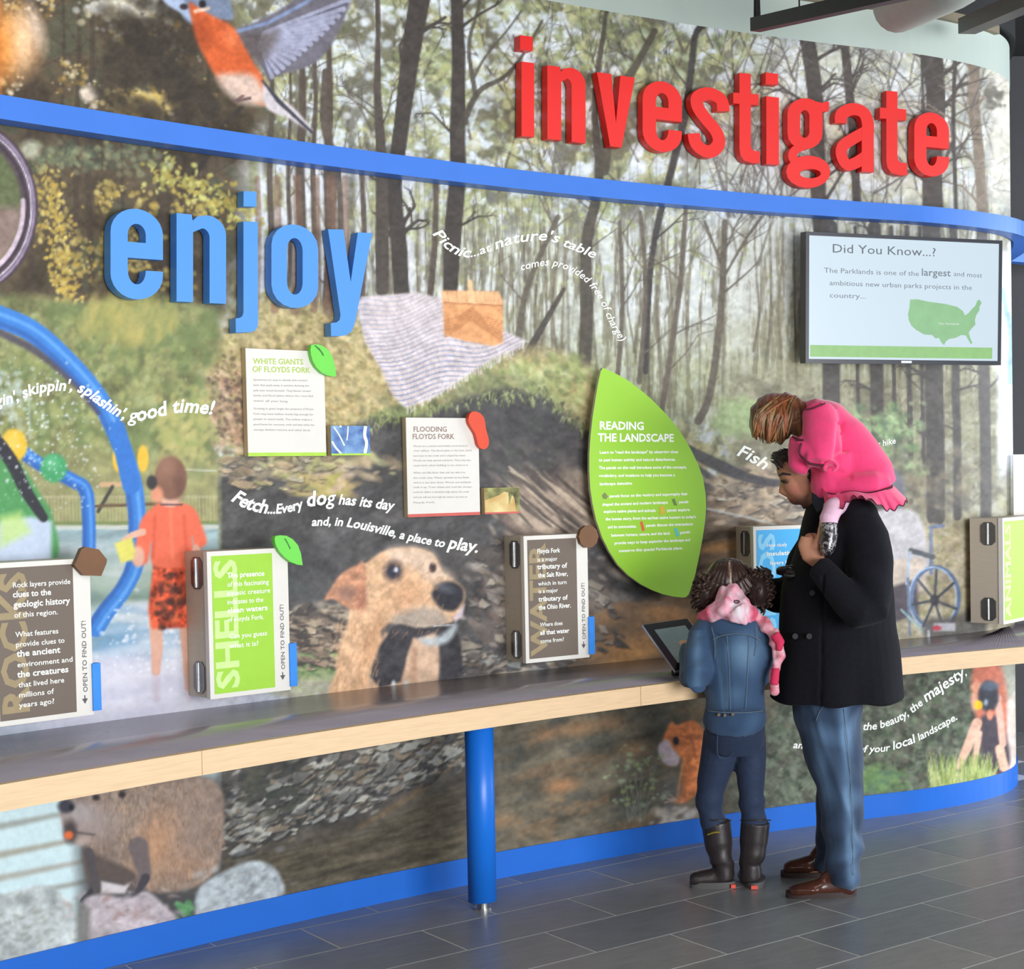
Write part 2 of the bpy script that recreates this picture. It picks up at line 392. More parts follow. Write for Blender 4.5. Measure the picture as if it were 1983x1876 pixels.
def blob(x, y, rx, ry, c, a=1.0, soft=.5, ang=0.0):
    R = max(rx, ry)
    sl = box(x - R, y - R, x + R, y + R, R * soft + 3)
    if sl is None: return
    X, Y = GX[sl] - x, GY[sl] - y
    cs, sn = math.cos(ang), math.sin(ang)
    d = np.hypot((X * cs + Y * sn) / rx, (-X * sn + Y * cs) / ry)
    c = np.asarray(c, np.float32)
    if c.max() > 1.5: c = c / 255
    blend(np.clip((1 + soft - d) / (2 * soft), 0, 1) * a, c, sl)
def specks(n, x0, y0, x1, y1, smin, smax, cols, asp=1.0, ang=0.0, a=.8, cond=None, soft=.4, jit=.5):
    for i in range(n):
        x = x0 + (x1 - x0) * (rng.rand() * .7 + (rng.rand() + rng.rand()) * .25 - .1); y = y0 + (y1 - y0) * (rng.rand() * .7 + (rng.rand() + rng.rand()) * .25 - .1)
        if cond is not None and not cond(x, y): continue
        s = smin + (smax - smin) * rng.rand() ** 2
        blob(x, y, s * asp, s, cols[rng.randint(len(cols))], a * rng.uniform(.5, 1), soft, ang + rng.uniform(-jit, jit))
def branch(x, y, ang, L, w, c, depth, a=1.0):
    pts = [(x, y)]; n = 4
    for i in range(n):
        ang += rng.uniform(-.16, .16)
        x += math.cos(ang) * L / n; y += math.sin(ang) * L / n; pts.append((x, y))
        if depth > 0 and i > 0 and rng.rand() < .75:
            branch(x, y, ang + rng.choice([-1, 1]) * rng.uniform(.35, .9), L * rng.uniform(.4, .65), w * .5, c, depth - 1, a)
    stroke(pts, [w, w * .45], c, a)
def trunk(pts, w, c=(84, 76, 70), a=1.0, nb=0, blen=120, up=True, tex=None):
    stroke(pts, w, c, a, sm=True, tex=tex)
    P = np.array(pts, float)
    for i in range(nb):
        t = rng.uniform(.05, .95); k = t * (len(P) - 1); j = min(int(k), len(P) - 2); q = P[j] + (P[j + 1] - P[j]) * (k - j)
        sd = rng.choice([-1, 1])
        branch(q[0], q[1], -math.pi / 2 + sd * rng.uniform(.3, 1.1), blen * rng.uniform(.5, 1.2), (w if np.isscalar(w) else w[0]) * .22 + 1.5, c, 2, a)

n1 = fbm(60, 1); n2 = fbm(26, 5, 4); n3 = fbm(12, 9, 3); nv = fbm(16, 21, 4, .5, 5.0, .05); nf = fbm(7, 31, 2)
nh = fbm(14, 41, 4, 4.0, .7, -.25); nr = fbm(30, 51, 4, 1.8, .8, -.5)

# --- base woodland: light hazy sky between the trees, green-gold leaves high up, olive lower down
sky = col((212, 219, 223)); leafg = col((150, 154, 116)); leafy = col((180, 176, 126)); dk = col((96, 92, 78))
IMG[:] = sky
blend(sstep(.42, .66, fbm(30, 61, 4)) * .9, leafg)
blend(sstep(.5, .75, fbm(18, 71, 3)) * .7, leafy)
blend(sstep(.5, .78, fbm(34, 81, 4, 1, 1.6)) * .75, dk)
# right upper sky paler and pinker
mr = sstep(1380, 1560, GX) * (1 - sstep(420, 520, GY))
blend(mr * .6, col((214, 213, 210)))
blend(mr * sstep(.55, .75, n2) * .35, col((150, 160, 165)))
blend(sstep(1250, 1420, GX) * (1 - sstep(1500, 1600, GX)) * sstep(200, 300, GY) * (1 - sstep(560, 640, GY)) * .65, col((206, 212, 216)))
# mid wood: upright streaks
mm = sstep(400, 470, GY) * (1 - sstep(780, 860, GY)) * sstep(520, 600, GX)
blend(mm * .6, col((198, 201, 192)))
blend(mm * (1 - sstep(600, 700, GY)) * sstep(1080, 1200, GX) * (1 - sstep(1500, 1580, GX)) * .55, col((216, 221, 225)))
blend(mm * sstep(.45, .62, nv) * .72, col((118, 112, 92)))
blend(mm * sstep(.6, .8, fbm(10, 91, 3, .6, 4)) * .6, col((222, 226, 222)))
blend(mm * sstep(560, 760, GY) * .35, col((140, 144, 96)))
blend(sstep(1300, 1500, GX) * mm * .25, col((206, 200, 172)))
# bright white gaps behind 'enjoy' top right
for x, w in ((432, 18), (470, 22), (505, 10), (560, 26), (590, 18), (622, 30), (664, 16), (700, 26), (740, 14), (790, 22), (815, 10)):
    stroke([(x, 300), (x + 2, 420), (x + 4, 560)], [w, w, w * .6], (214, 214, 220), .75, 8)
# --- distant and nearer trunks
TR = (88, 80, 74); TL = (122, 114, 98)
for x in np.r_[rng.uniform(540, 1560, 60), rng.uniform(1580, 1930, 20)]:
    y0 = rng.uniform(240, 420); w = rng.uniform(3, 9)
    stroke([(x, y0), (x + rng.uniform(-8, 8), 480), (x + rng.uniform(-8, 8), 600), (x + rng.uniform(-10, 10), rng.uniform(680, 800))], [0.5, w * .6, w], rng.choice([1, 0]) and TL or (104, 97, 84), rng.uniform(.5, .85), 2)
for x in rng.uniform(520, 1960, 46):
    branch(x, rng.uniform(330, 620), -math.pi / 2 + rng.uniform(-.35, .35), rng.uniform(120, 260), rng.uniform(3, 6), (112, 106, 92), 2, .65)
for x in rng.uniform(560, 1480, 70):
    branch(x, rng.uniform(40, 380), -math.pi / 2 + rng.uniform(-.55, .55), rng.uniform(90, 220), rng.uniform(2.5, 6), (92, 86, 76), 2, .8)
for x in rng.uniform(900, 1960, 40):
    branch(x, rng.uniform(120, 330), -math.pi / 2 + rng.uniform(-.5, .5), rng.uniform(80, 190), rng.uniform(2.5, 5), (104, 98, 90), 2, .75)
# leaf clusters
cl = fbm(70, 101, 3)
cond = lambda x, y: cl[int(np.clip((y - CY0) / CST, 0, CH - 1)), int(np.clip((x - CX0) / CST, 0, CW - 1))] > .5
specks(2600, 480, -80, 1480, 330, 2.5, 8, [(168, 172, 118), (140, 148, 104), (190, 188, 142), (112, 116, 86), (184, 196, 160), (92, 92, 74)], 1.3, .8, .75, cond)
specks(900, 480, -80, 1480, 330, 3, 9, [(212, 220, 224), (198, 208, 214), (222, 226, 228)], 1.2, .3, .8, lambda x, y: not cond(x, y))
specks(500, 1480, 60, 1960, 420, 2, 6, [(170, 170, 122), (190, 186, 150), (140, 138, 110)], 1.3, .8, .6, cond)
specks(1200, 540, 330, 1560, 560, 2, 6, [(166, 172, 112), (190, 196, 150), (140, 146, 96)], 1.2, .8, .6, cond)
# main dark trunks
D = (72, 66, 62)
trunk([(822, -80), (812, 0), (793, 120), (778, 240), (764, 360), (772, 470), (778, 575)], [46, 40, 34, 26, 32, 30], D, 1, 6, 100)
trunk([(884, -80), (884, 0), (888, 120), (886, 240), (886, 340), (876, 460), (872, 560)], [22, 24, 28, 30, 36, 28], D, 1, 5, 110)
trunk([(888, 260), (925, 180), (975, 150), (1010, 110), (1050, 40)], [14, 8, 5], (84, 78, 70), .9)
trunk([(920, 180), (908, 90), (925, 20), (940, -60)], [10, 6, 5], (84, 78, 70), .9)
trunk([(918, 150), (940, 110), (985, 55), (1010, 20)], [6, 4, 3], (92, 86, 78), .9)
trunk([(730, -60), (732, 60), (731, 180), (738, 300), (740, 440), (740, 560)], [9, 10, 18, 26, 26], (84, 76, 70), 1, 4, 90)
for x, w in ((524, 12), (583, 18), (636, 16), (560, 8), (608, 10)):
    trunk([(x, 60), (x + 3, 200), (x - 2, 330), (x + 2, 480), (x - 3, 590)], [w * .6, w, w * 1.2], (86, 76, 68), .95, 2, 70)
for p, w in (([(632, 140), (628, 230), (640, 300), (642, 430), (640, 560)], 20), ([(655, 330), (660, 440), (655, 580)], 14), ([(700, 330), (706, 470), (700, 580)], 12), ([(845, 330), (842, 470), (830, 600)], 13)):
    trunk(p, [w * .8, w], (90, 80, 72), .95)
trunk([(1178, -20), (1172, 40), (1152, 200), (1160, 350), (1136, 470), (1136, 620), (1126, 790)], [5, 9, 14, 22, 24, 26], (84, 78, 70), .95, 8, 120)
trunk([(1390, 40), (1350, 60), (1338, 140), (1325, 230), (1300, 330), (1262, 500), (1250, 720)], [12, 12, 14, 16, 12, 10], (72, 68, 66), .95, 4, 100)
trunk([(1268, 60), (1235, 120), (1190, 200), (1170, 330)], [12, 14, 16, 20], (84, 78, 68), .9, 4, 90)
for p, w in (([(1328, 400), (1316, 560), (1290, 740), (1276, 830)], 12), ([(1404, 430), (1396, 600), (1375, 760), (1352, 815)], 16), ([(1400, 540), (1440, 470), (1475, 420)], 6), ([(1400, 520), (1365, 430)], 6), ([(1240, 410), (1250, 560), (1238, 740)], 10), ([(1080, 420), (1020, 560), (1000, 680)], 13), ([(1200, 430), (1205, 600), (1195, 740)], 10)):
    trunk(p, [w * .75, w], (104, 96, 86), .95, 3, 100)
trunk([(1092, 560), (1046, 640), (1000, 720), (966, 770), (930, 840)], [8, 14, 16, 14], (80, 74, 68), .95)
for p, w in (([(1562, 70), (1576, 160), (1582, 260), (1585, 380), (1590, 450)], 30), ([(1636, 85), (1644, 170), (1652, 270), (1660, 400)], 17), ([(1806, 100), (1812, 200), (1806, 300), (1808, 420)], 38),
             ([(1888, 115), (1886, 200), (1896, 300), (1904, 430)], 21), ([(1786, 105), (1788, 250), (1790, 420)], 6), ([(1850, 110), (1846, 230), (1852, 420)], 8)):
    trunk(p, w, (82, 76, 72) if w != 21 else (132, 118, 104), 1, 7, 90)
for i in range(26):
    branch(rng.uniform(1500, 1900), rng.uniform(140, 420), -math.pi / 2 + rng.uniform(-1.2, 1.2), rng.uniform(60, 170), rng.uniform(3, 5), (100, 94, 92), 2, .85)
for i in range(14):
    branch(rng.uniform(1400, 1520), 420, -math.pi / 2 + rng.uniform(-.6, .6), rng.uniform(90, 200), 5, (112, 106, 102), 2, .8)
blend(sstep(1900, 1935, GX) * (1 - sstep(330, 440, GY)) * .8, col((218, 212, 198)))
for i in range(10): branch(rng.uniform(1915, 1950), rng.uniform(160, 430), rng.uniform(0, 6), 50, 2.5, (150, 144, 134), 1, .7)
specks(40, 1905, 160, 1945, 215, 3, 7, [(104, 100, 92)], 1.2, .3, .8)

# --- lower wood right: dark trunks, shrubs, leafy ground
mg = sstep(690, 760, GY) * sstep(1380, 1430, GX)
blend(mg * .75, col((150, 146, 124)))
blend(mg * sstep(.5, .7, n2) * .6, col((112, 108, 92)))
blend(sstep(960, 1060, GY) * sstep(1700, 1760, GX) * .8, col((192, 182, 156)))
blend(sstep(960, 1060, GY) * sstep(1700, 1760, GX) * sstep(.5, .7, nf) * .5, col((140, 128, 100)))
for x, w in ((1609, 34), (1697, 26), (1730, 8), (1760, 10), (1808, 36), (1850, 16), (1785, 7), (1905, 22), (1660, 7)):
    trunk([(x - 4, 440), (x - 2, 540), (x, 690), (x + 2, 800), (x + 4, 900), (x + 4, 1000 if w > 12 else 900)], w, (88, 84, 82), .95, 2, 60)
specks(500, 1560, 780, 1790, 940, 3, 9, [(150, 172, 128), (124, 152, 112), (176, 196, 150), (104, 120, 100)], 1.4, .8, .7)
specks(420, 1380, 770, 1480, 850, 3, 8, [(150, 168, 122), (170, 186, 140)], 1.3, .5, .5)
specks(700, 1560, 1000, 1960, 1240, 3, 9, [(206, 190, 160), (176, 162, 126), (150, 150, 110), (218, 206, 186), (140, 126, 110)], 1.6, .3, .6)
specks(120, 1660, 870, 1930, 1000, 4, 16, [(96, 92, 88), (150, 140, 120)], 1.3, .8, .5)
blend(sstep(1925, 1940, GX) * sstep(470, 500, GY) * (1 - sstep(880, 960, GY)), col((222, 226, 232)))
stroke([(1940, 560), (1958, 640), (1956, 740)], 10, (150, 190, 232), .8, 5)

# --- tan sunlit slope under 'enjoy' and picnic
slope = [(392, 700), (430, 640), (478, 585), (560, 560), (640, 600), (720, 640), (820, 730), (1010, 680), (1090, 690), (1180, 740), (1250, 800), (1330, 850), (1380, 900), (1200, 950), (800, 880), (640, 860), (560, 870), (430, 860), (395, 800)]
poly(slope, (186, 170, 126), 16, 1, True)
blend(poly_mask(smooth(slope), 12)[0] * sstep(.48, .7, fbm(14, 111, 3)[poly_mask(slope, 12)[1]] if False else n3[poly_mask(smooth(slope), 12)[1]]) * .55, col((142, 136, 88)), poly_mask(smooth(slope), 12)[1])
specks(1500, 392, 580, 760, 880, 2, 6, [(206, 186, 140), (184, 160, 112), (150, 138, 92), (216, 196, 150), (124, 112, 84)], 1.5, .5, .7)
specks(900, 385, 690, 560, 880, 2, 6, [(206, 172, 142), (176, 140, 116), (216, 190, 160), (116, 96, 84), (94, 80, 74)], 1.5, .6, .8)
specks(700, 820, 690, 1180, 800, 3, 8, [(176, 184, 120), (150, 160, 100), (196, 198, 150), (112, 124, 84)], 1.5, .9, .6)
specks(420, 690, 780, 960, 850, 3, 9, [(128, 140, 92), (160, 166, 112), (96, 104, 76)], 1.5, .9, .6)
# --- dark rock bank
bank = [(424, 905), (500, 868), (600, 872), (700, 815), (800, 812), (900, 770), (980, 752), (1060, 770), (1150, 850), (1260, 880), (1370, 930), (1440, 980), (1430, 1340), (640, 1440), (430, 1440), (424, 1200)]
poly(bank, (86, 84, 84), 8, 1, False, nr, .22)
stroke([(1350, 905), (1420, 945), (1560, 950)], [10, 16, 8], (92, 90, 90), .9, 4, True)
specks(260, 430, 860, 760, 925, 3, 11, [(206, 184, 150), (170, 150, 120), (196, 196, 140), (120, 112, 100)], 2.2, .1, .7)
specks(160, 560, 920, 680, 960, 3, 10, [(190, 168, 120), (176, 170, 96), (206, 180, 160)], 2.4, -.15, .75)
specks(240, 860, 800, 1140, 980, 3, 9, [(120, 112, 108), (140, 128, 120), (70, 68, 68), (104, 112, 96)], 1.8, .7, .6)
# roots / stones band towards water door
specks(420, 960, 920, 1180, 1060, 4, 16, [(180, 160, 140), (206, 190, 168), (120, 104, 96), (150, 130, 118), (80, 72, 70)], 2.8, .75, .8, jit=.3)
specks(420, 900, 1060, 1210, 1290, 4, 14, [(168, 158, 150), (104, 96, 92), (190, 180, 170), (74, 72, 72), (128, 112, 104)], 2.2, .35, .75)
specks(160, 430, 1060, 660, 1210, 5, 22, [(96, 94, 94), (74, 72, 74), (88, 92, 92)], 2.0, .2, .5)
specks(380, 560, 1170, 700, 1300, 3, 11, [(176, 156, 134), (130, 116, 104), (80, 74, 72), (206, 190, 166)], 2.6, .1, .8)
specks(380, 560, 1260, 690, 1370, 3, 8, [(126, 150, 100), (96, 120, 84), (160, 172, 120)], 1.3, .3, .75)
specks(200, 440, 1310, 660, 1370, 3, 9, [(206, 196, 164), (170, 176, 120), (140, 130, 110)], 2.0, .1, .8)
# creek with warm reflections
creek = [(1370, 950), (1470, 930), (1600, 960), (1660, 1000), (1700, 1260), (1100, 1340), (900, 1360), (960, 1270), (1180, 1200), (1340, 1110)]
poly(creek, (124, 106, 88), 14, .95, False, nh, .3)
poly([(1380, 930), (1480, 915), (1600, 950), (1600, 1000), (1440, 990)], (196, 168, 138), 10, .8, False, nh, .25)
specks(300, 1370, 900, 1620, 1020, 4, 10, [(216, 196, 168), (196, 172, 144), (150, 136, 124), (110, 106, 104)], 2.4, .1, .7)
specks(150, 1100, 1150, 1420, 1310, 5, 20, [(206, 150, 96), (176, 128, 84), (92, 84, 80), (140, 118, 96)], 3.2, -.12, .45, jit=.15)
for x, y, a_ in ((1215, 1275, .9), (1180, 1290, .6), (1245, 1262, .8), (1390, 1060, .9), (1420, 1090, .8), (1400, 1120, .6)): blob(x, y, 34, 9, (214, 160, 104), a_, .8, -.12)
specks(60, 940, 1265, 1090, 1300, 4, 13, [(150, 152, 150), (200, 186, 170), (118, 112, 108)], 2.4, -.05, .9)

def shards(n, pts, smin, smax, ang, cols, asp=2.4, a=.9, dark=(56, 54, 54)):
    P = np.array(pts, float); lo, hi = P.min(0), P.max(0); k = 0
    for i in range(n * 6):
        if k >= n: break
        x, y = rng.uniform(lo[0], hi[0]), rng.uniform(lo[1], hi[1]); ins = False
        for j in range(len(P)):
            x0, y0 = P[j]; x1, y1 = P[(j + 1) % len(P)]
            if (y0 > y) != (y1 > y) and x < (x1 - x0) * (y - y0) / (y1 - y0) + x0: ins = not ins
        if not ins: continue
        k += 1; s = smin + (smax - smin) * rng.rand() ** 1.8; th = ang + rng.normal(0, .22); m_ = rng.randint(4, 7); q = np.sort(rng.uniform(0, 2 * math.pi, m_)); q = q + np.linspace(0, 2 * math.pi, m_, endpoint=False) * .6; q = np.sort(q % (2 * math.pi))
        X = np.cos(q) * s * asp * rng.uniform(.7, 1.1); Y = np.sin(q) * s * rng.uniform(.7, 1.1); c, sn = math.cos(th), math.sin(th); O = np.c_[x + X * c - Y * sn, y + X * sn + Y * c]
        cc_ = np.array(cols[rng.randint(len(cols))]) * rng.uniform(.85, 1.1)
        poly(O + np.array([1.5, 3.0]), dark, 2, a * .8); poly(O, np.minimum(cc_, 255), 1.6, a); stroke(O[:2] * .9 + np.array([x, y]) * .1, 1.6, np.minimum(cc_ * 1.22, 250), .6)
ST = [(150, 142, 134), (118, 112, 108), (176, 164, 150), (96, 92, 92), (190, 178, 160), (132, 118, 106)]
blob(1010, 830, 130, 60, (66, 64, 66), .6, .8, .5); blob(930, 900, 60, 60, (72, 70, 72), .5, .8)
for i in range(26):
    x, y = rng.uniform(960, 1060), rng.uniform(900, 980); L = rng.uniform(60, 150); w_ = rng.uniform(4, 12)
    stroke([(x, y), (x + L * .5, y + L * .42 + rng.uniform(-10, 10)), (x + L, y + L * .85)], [w_ * .5, w_, w_ * .3], [(176, 156, 138), (206, 190, 166), (128, 112, 102), (84, 76, 72)][rng.randint(4)], .8, sm=True)
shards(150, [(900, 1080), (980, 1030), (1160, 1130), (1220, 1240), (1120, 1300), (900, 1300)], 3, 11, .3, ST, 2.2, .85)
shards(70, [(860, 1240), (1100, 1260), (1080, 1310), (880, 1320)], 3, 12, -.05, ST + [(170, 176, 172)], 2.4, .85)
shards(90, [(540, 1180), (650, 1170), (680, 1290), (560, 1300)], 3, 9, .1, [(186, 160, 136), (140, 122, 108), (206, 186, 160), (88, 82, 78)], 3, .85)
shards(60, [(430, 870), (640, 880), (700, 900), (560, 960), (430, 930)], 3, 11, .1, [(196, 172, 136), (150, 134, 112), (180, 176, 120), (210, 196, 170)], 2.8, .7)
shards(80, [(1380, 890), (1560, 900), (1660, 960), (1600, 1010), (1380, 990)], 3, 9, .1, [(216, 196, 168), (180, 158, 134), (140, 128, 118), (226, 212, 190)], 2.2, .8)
stroke([(1330, 870), (1400, 905), (1470, 930), (1600, 945)], [20, 24, 16, 8], (88, 86, 90), .9, 3, True); stroke([(1370, 985), (1480, 1010), (1560, 1040)], 4, (206, 212, 216), .7, 2, True)
for A0, A1 in (((560, 872), (700, 822)), ((700, 822), (900, 775)), ((900, 775), (1050, 760)), ((1050, 760), (1160, 850)), ((1160, 850), (1330, 905))):
    for i in range(90):
        t = rng.rand(); x = A0[0] + (A1[0] - A0[0]) * t + rng.normal(0, 6); y = A0[1] + (A1[1] - A0[1]) * t + rng.normal(0, 8)
        stroke([(x, y), (x + rng.uniform(-7, 7), y + rng.uniform(5, 16))], [3.5, 1.2], [(150, 160, 104), (178, 184, 132), (104, 112, 82), (80, 84, 70)][rng.randint(4)], .8)
# --- upper left: dark wood with gold leaves
dl = [(-330, -100), (400, -100), (470, 60), (520, 220), (470, 330), (470, 470), (440, 590), (380, 640), (-330, 640)]
poly(dl, (90, 78, 62), 26, 1, False, n1, .25)
m, sl = poly_mask(dl, 30); blend(m * sstep(.55, .8, n1[sl]) * .5, col((66, 76, 62)), sl)
for x, w in ((150, 12), (120, 8), (318, 26), (240, 8), (400, 12), (60, 14), (352, 10), (175, 14)):
    trunk([(x, -80), (x + 4, 120), (x - 4, 300), (x + 3, 560)], [w * .6, w], (72, 62, 54), .7, 3, 90)
trunk([(470, 205), (430, 250), (390, 320), (360, 360)], [8, 12, 12], (60, 54, 50), .9)
cg = fbm(80, 131, 3)
cg_ = lambda x, y: cg[int(np.clip((y - CY0) / CST, 0, CH - 1)), int(np.clip((x - CX0) / CST, 0, CW - 1))] > .52
specks(1500, -300, -80, 440, 240, 2, 6, [(196, 168, 96), (216, 200, 150), (150, 122, 70), (120, 96, 60), (224, 212, 190)], 1.2, .6, .85, cg_)
specks(260, 150, -60, 330, 60, 3, 10, [(206, 200, 186), (190, 180, 150), (214, 214, 210)], 1.2, .6, .8)
specks(300, 200, 170, 340, 240, 3, 7, [(206, 170, 80), (224, 200, 130)], 1.2, .6, .85)
blob(172, 182, 16, 15, (226, 208, 190), .95, .4)
specks(220, 180, -60, 440, 300, 8, 22, [(58, 52, 46), (66, 58, 50)], 1.4, .5, .6)
specks(1300, 70, 270, 440, 590, 2, 6, [(190, 162, 80), (154, 136, 76), (172, 156, 92), (204, 186, 116), (112, 102, 64)], 1.2, .8, .85, cg_)
for i in range(260):
    t = rng.rand(); x = 95 + 40 * t + rng.normal(0, 16); y = 330 + 260 * t + rng.normal(0, 18)
    blob(x, y, rng.uniform(2, 7), rng.uniform(2, 5), [(190, 160, 76), (168, 146, 80), (210, 190, 112)][rng.randint(3)], .85, .4, rng.rand() * 3)
for i in range(240):
    t = rng.rand(); x = 300 + 180 * t + rng.normal(0, 16); y = 330 + 90 * t + rng.normal(0, 20)
    blob(x, y, rng.uniform(2, 8), rng.uniform(2, 5), [(176, 156, 80), (156, 148, 82), (196, 194, 116)][rng.randint(3)], .85, .4, rng.rand() * 3)
specks(240, -20, 270, 350, 340, 3, 8, [(112, 120, 92), (140, 144, 110), (84, 92, 76)], 1.2, .7, .6)
blob(58, 290, 18, 18, (186, 184, 160), .85, .4)
blob(28, 82, 46, 62, (226, 168, 112), .9, .55); blob(40, 80, 26, 40, (240, 206, 170), .7, .7); blob(-6, 95, 30, 60, (224, 130, 40), .7, .7); blob(70, 50, 12, 40, (232, 210, 196), .6, .8, -.3)
poly([(-330, -90), (3, -90), (4, 200), (-330, 200)], (196, 120, 66), 4, .6)
# orange reddish trees between j and o
for x, w in ((498, 14), (536, 16), (575, 20), (612, 14), (640, 22), (668, 14)):
    stroke([(x, 345), (x + 3, 440), (x, 560), (x - 4, 600)], [w * .8, w], (128, 98, 82), .6, 3)
# green bushes of the pool photograph
gb = [(-330, 600), (60, 570), (160, 590), (300, 565), (420, 600), (430, 690), (395, 720), (400, 830), (422, 900), (422, 1080), (-330, 1080)]
poly(gb, (134, 136, 92), 10, 1, False, n2, .25)
m, sl = poly_mask(gb, 8); blend(m * sstep(.5, .75, fbm(40, 141, 3)[sl]) * .6, col((110, 128, 82)), sl)
specks(900, -300, 590, 430, 900, 3, 9, [(150, 156, 96), (176, 176, 116), (110, 124, 80), (96, 104, 74), (168, 176, 128)], 1.4, -1.2, .6)
specks(300, 150, 580, 340, 660, 4, 12, [(166, 158, 92), (180, 168, 104), (140, 146, 92)], 2.4, -1.3, .6, jit=.3)
specks(260, 300, 750, 420, 900, 4, 9, [(176, 172, 108), (196, 184, 124), (150, 160, 100)], 1.4, -1.2, .6)
blend((sstep(850, 930, GY) * (1 - sstep(1010, 1030, GY)) * (GX < 421)) * .45, col((176, 168, 124)))
for x in np.arange(-300, 420, 7): stroke([(x, 960), (x + 1, 1010)], 2, (196, 188, 150), .5)
stroke([(-300, 962), (420, 962)], 4, (186, 176, 146), .6)
stroke([(330, 908), (420, 912)], 3, (206, 206, 196), .8)
stroke([(196, 938), (246, 938)], 9, (206, 168, 130), .95); stroke([(218, 942), (190, 990)], 7, (70, 70, 66), .95); stroke([(180, 980), (330, 974)], 6, (104, 84, 66), .95); stroke([(262, 976), (300, 1030)], 6, (76, 70, 62), .8)
# water
wat = [(-330, 1020), (60, 1020), (424, 1015), (424, 1240), (450, 1330), (640, 1370), (600, 1430), (-330, 1560)]
poly(wat, (150, 172, 176), 5, 1, False, nh, .12)
m, sl = poly_mask(wat, 5); blend(m * sstep(1180, 1380, GY[sl]) * .8, col((196, 200, 216)), sl)
m, sl = poly_mask([(180, 1180), (300, 1170), (360, 1250), (300, 1300), (180, 1290)], 30); blend(m * .6, col((104, 150, 186)), sl)
stroke([(-300, 1024), (420, 1020)], 8, (206, 206, 196), .8); stroke([(-300, 1014), (420, 1012)], 6, (110, 130, 76), .7)
specks(200, 0, 1060, 424, 1240, 6, 22, [(176, 190, 186), (150, 166, 140), (200, 206, 206), (116, 140, 130)], 5, 0, .45, jit=.1)
specks(200, 180, 1170, 420, 1330, 5, 16, [(190, 206, 220), (120, 160, 196), (214, 220, 228)], 4, 0, .45, jit=.1)
specks(260, -60, 1280, 500, 1410, 6, 26, [(214, 212, 224), (196, 196, 214), (230, 228, 236)], 4, -.15, .45, jit=.1)
poly([(330, 1350), (640, 1310), (660, 1380), (380, 1440)], (206, 206, 212), 14, .4)
# far left magnifier ring (printed)
ra = np.linspace(0, 2 * math.pi, 60)
ring = lambda r, ry: np.c_[-76 + r * np.cos(ra), 402 + ry * np.sin(ra)]
poly(ring(150, 172), (82, 70, 74), 3); poly(ring(118, 140), (98, 106, 74), 4)
poly(np.r_[ring(118, 140)[:31]], (150, 122, 120), 10, .8)
def arcs(r, ry, a0, a1, w, c, a=1):
    t = np.linspace(a0, a1, 24); stroke(np.c_[-76 + r * np.cos(t), 402 + ry * np.sin(t)], w, c, a, 2)
arcs(143, 166, -1.5, 1.5, 7, (150, 134, 160), .9); arcs(137, 158, -1.2, 1.3, 3, (224, 214, 232), .9); arcs(128, 148, -1.5, 1.5, 6, (64, 54, 66), .9); arcs(121, 140, -.1, 1.5, 9, (206, 186, 200), .95); arcs(147, 171, -1.5, 1.5, 4, (72, 60, 66), .9)
# arch, bends and balls of the splash park
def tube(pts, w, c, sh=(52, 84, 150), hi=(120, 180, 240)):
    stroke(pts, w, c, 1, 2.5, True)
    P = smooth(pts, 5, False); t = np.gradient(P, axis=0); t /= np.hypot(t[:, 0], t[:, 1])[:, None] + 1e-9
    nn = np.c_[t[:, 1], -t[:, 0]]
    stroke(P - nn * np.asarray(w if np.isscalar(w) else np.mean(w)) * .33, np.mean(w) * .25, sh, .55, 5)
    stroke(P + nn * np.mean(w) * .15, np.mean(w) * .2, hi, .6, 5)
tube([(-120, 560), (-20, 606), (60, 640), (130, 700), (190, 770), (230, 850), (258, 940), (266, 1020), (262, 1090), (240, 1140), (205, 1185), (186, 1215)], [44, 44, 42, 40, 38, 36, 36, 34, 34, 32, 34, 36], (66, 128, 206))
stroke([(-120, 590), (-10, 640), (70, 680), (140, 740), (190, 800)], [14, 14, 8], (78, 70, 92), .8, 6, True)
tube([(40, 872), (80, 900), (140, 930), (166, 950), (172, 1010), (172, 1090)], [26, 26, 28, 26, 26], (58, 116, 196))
blob(27, 862, 26, 32, (226, 184, 60), 1, .12); blob(24, 856, 14, 18, (240, 206, 110), .6, .6); blob(104, 906, 26, 28, (74, 158, 104), 1, .12); blob(100, 896, 12, 12, (120, 196, 150), .6, .6)
for x in (229, 277): blob(x, 888, 11, 26, (228, 186, 70), 1, .15)
stroke([(226, 830), (240, 880), (254, 940)], 34, (62, 120, 200), 1, 2.5, True)
poly([(-60, 880), (0, 870), (40, 900), (80, 960), (102, 1000), (102, 1090), (-60, 1090)], (86, 150, 92), 4, 1, True)
poly([(0, 1010), (60, 1000), (100, 1010), (100, 1090), (-20, 1090)], (196, 206, 230), 5, .95); poly([(0, 1000), (40, 990), (60, 1030), (0, 1060)], (190, 216, 130), 8, .8)
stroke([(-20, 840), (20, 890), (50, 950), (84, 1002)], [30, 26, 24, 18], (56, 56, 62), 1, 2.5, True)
specks(320, -60, 700, 220, 1010, 1.2, 3.2, [(226, 232, 236), (206, 216, 220)], 1, 0, .8)
specks(120, -60, 700, 60, 830, 3, 8, [(186, 204, 206), (206, 216, 216)], 1.2, .8, .5)
specks(140, 180, 1150, 420, 1330, 1.4, 4, [(236, 240, 246)], 1.3, 0, .8)
stroke([(56, 760), (58, 850)], 5, (196, 206, 200), .5, 4); 
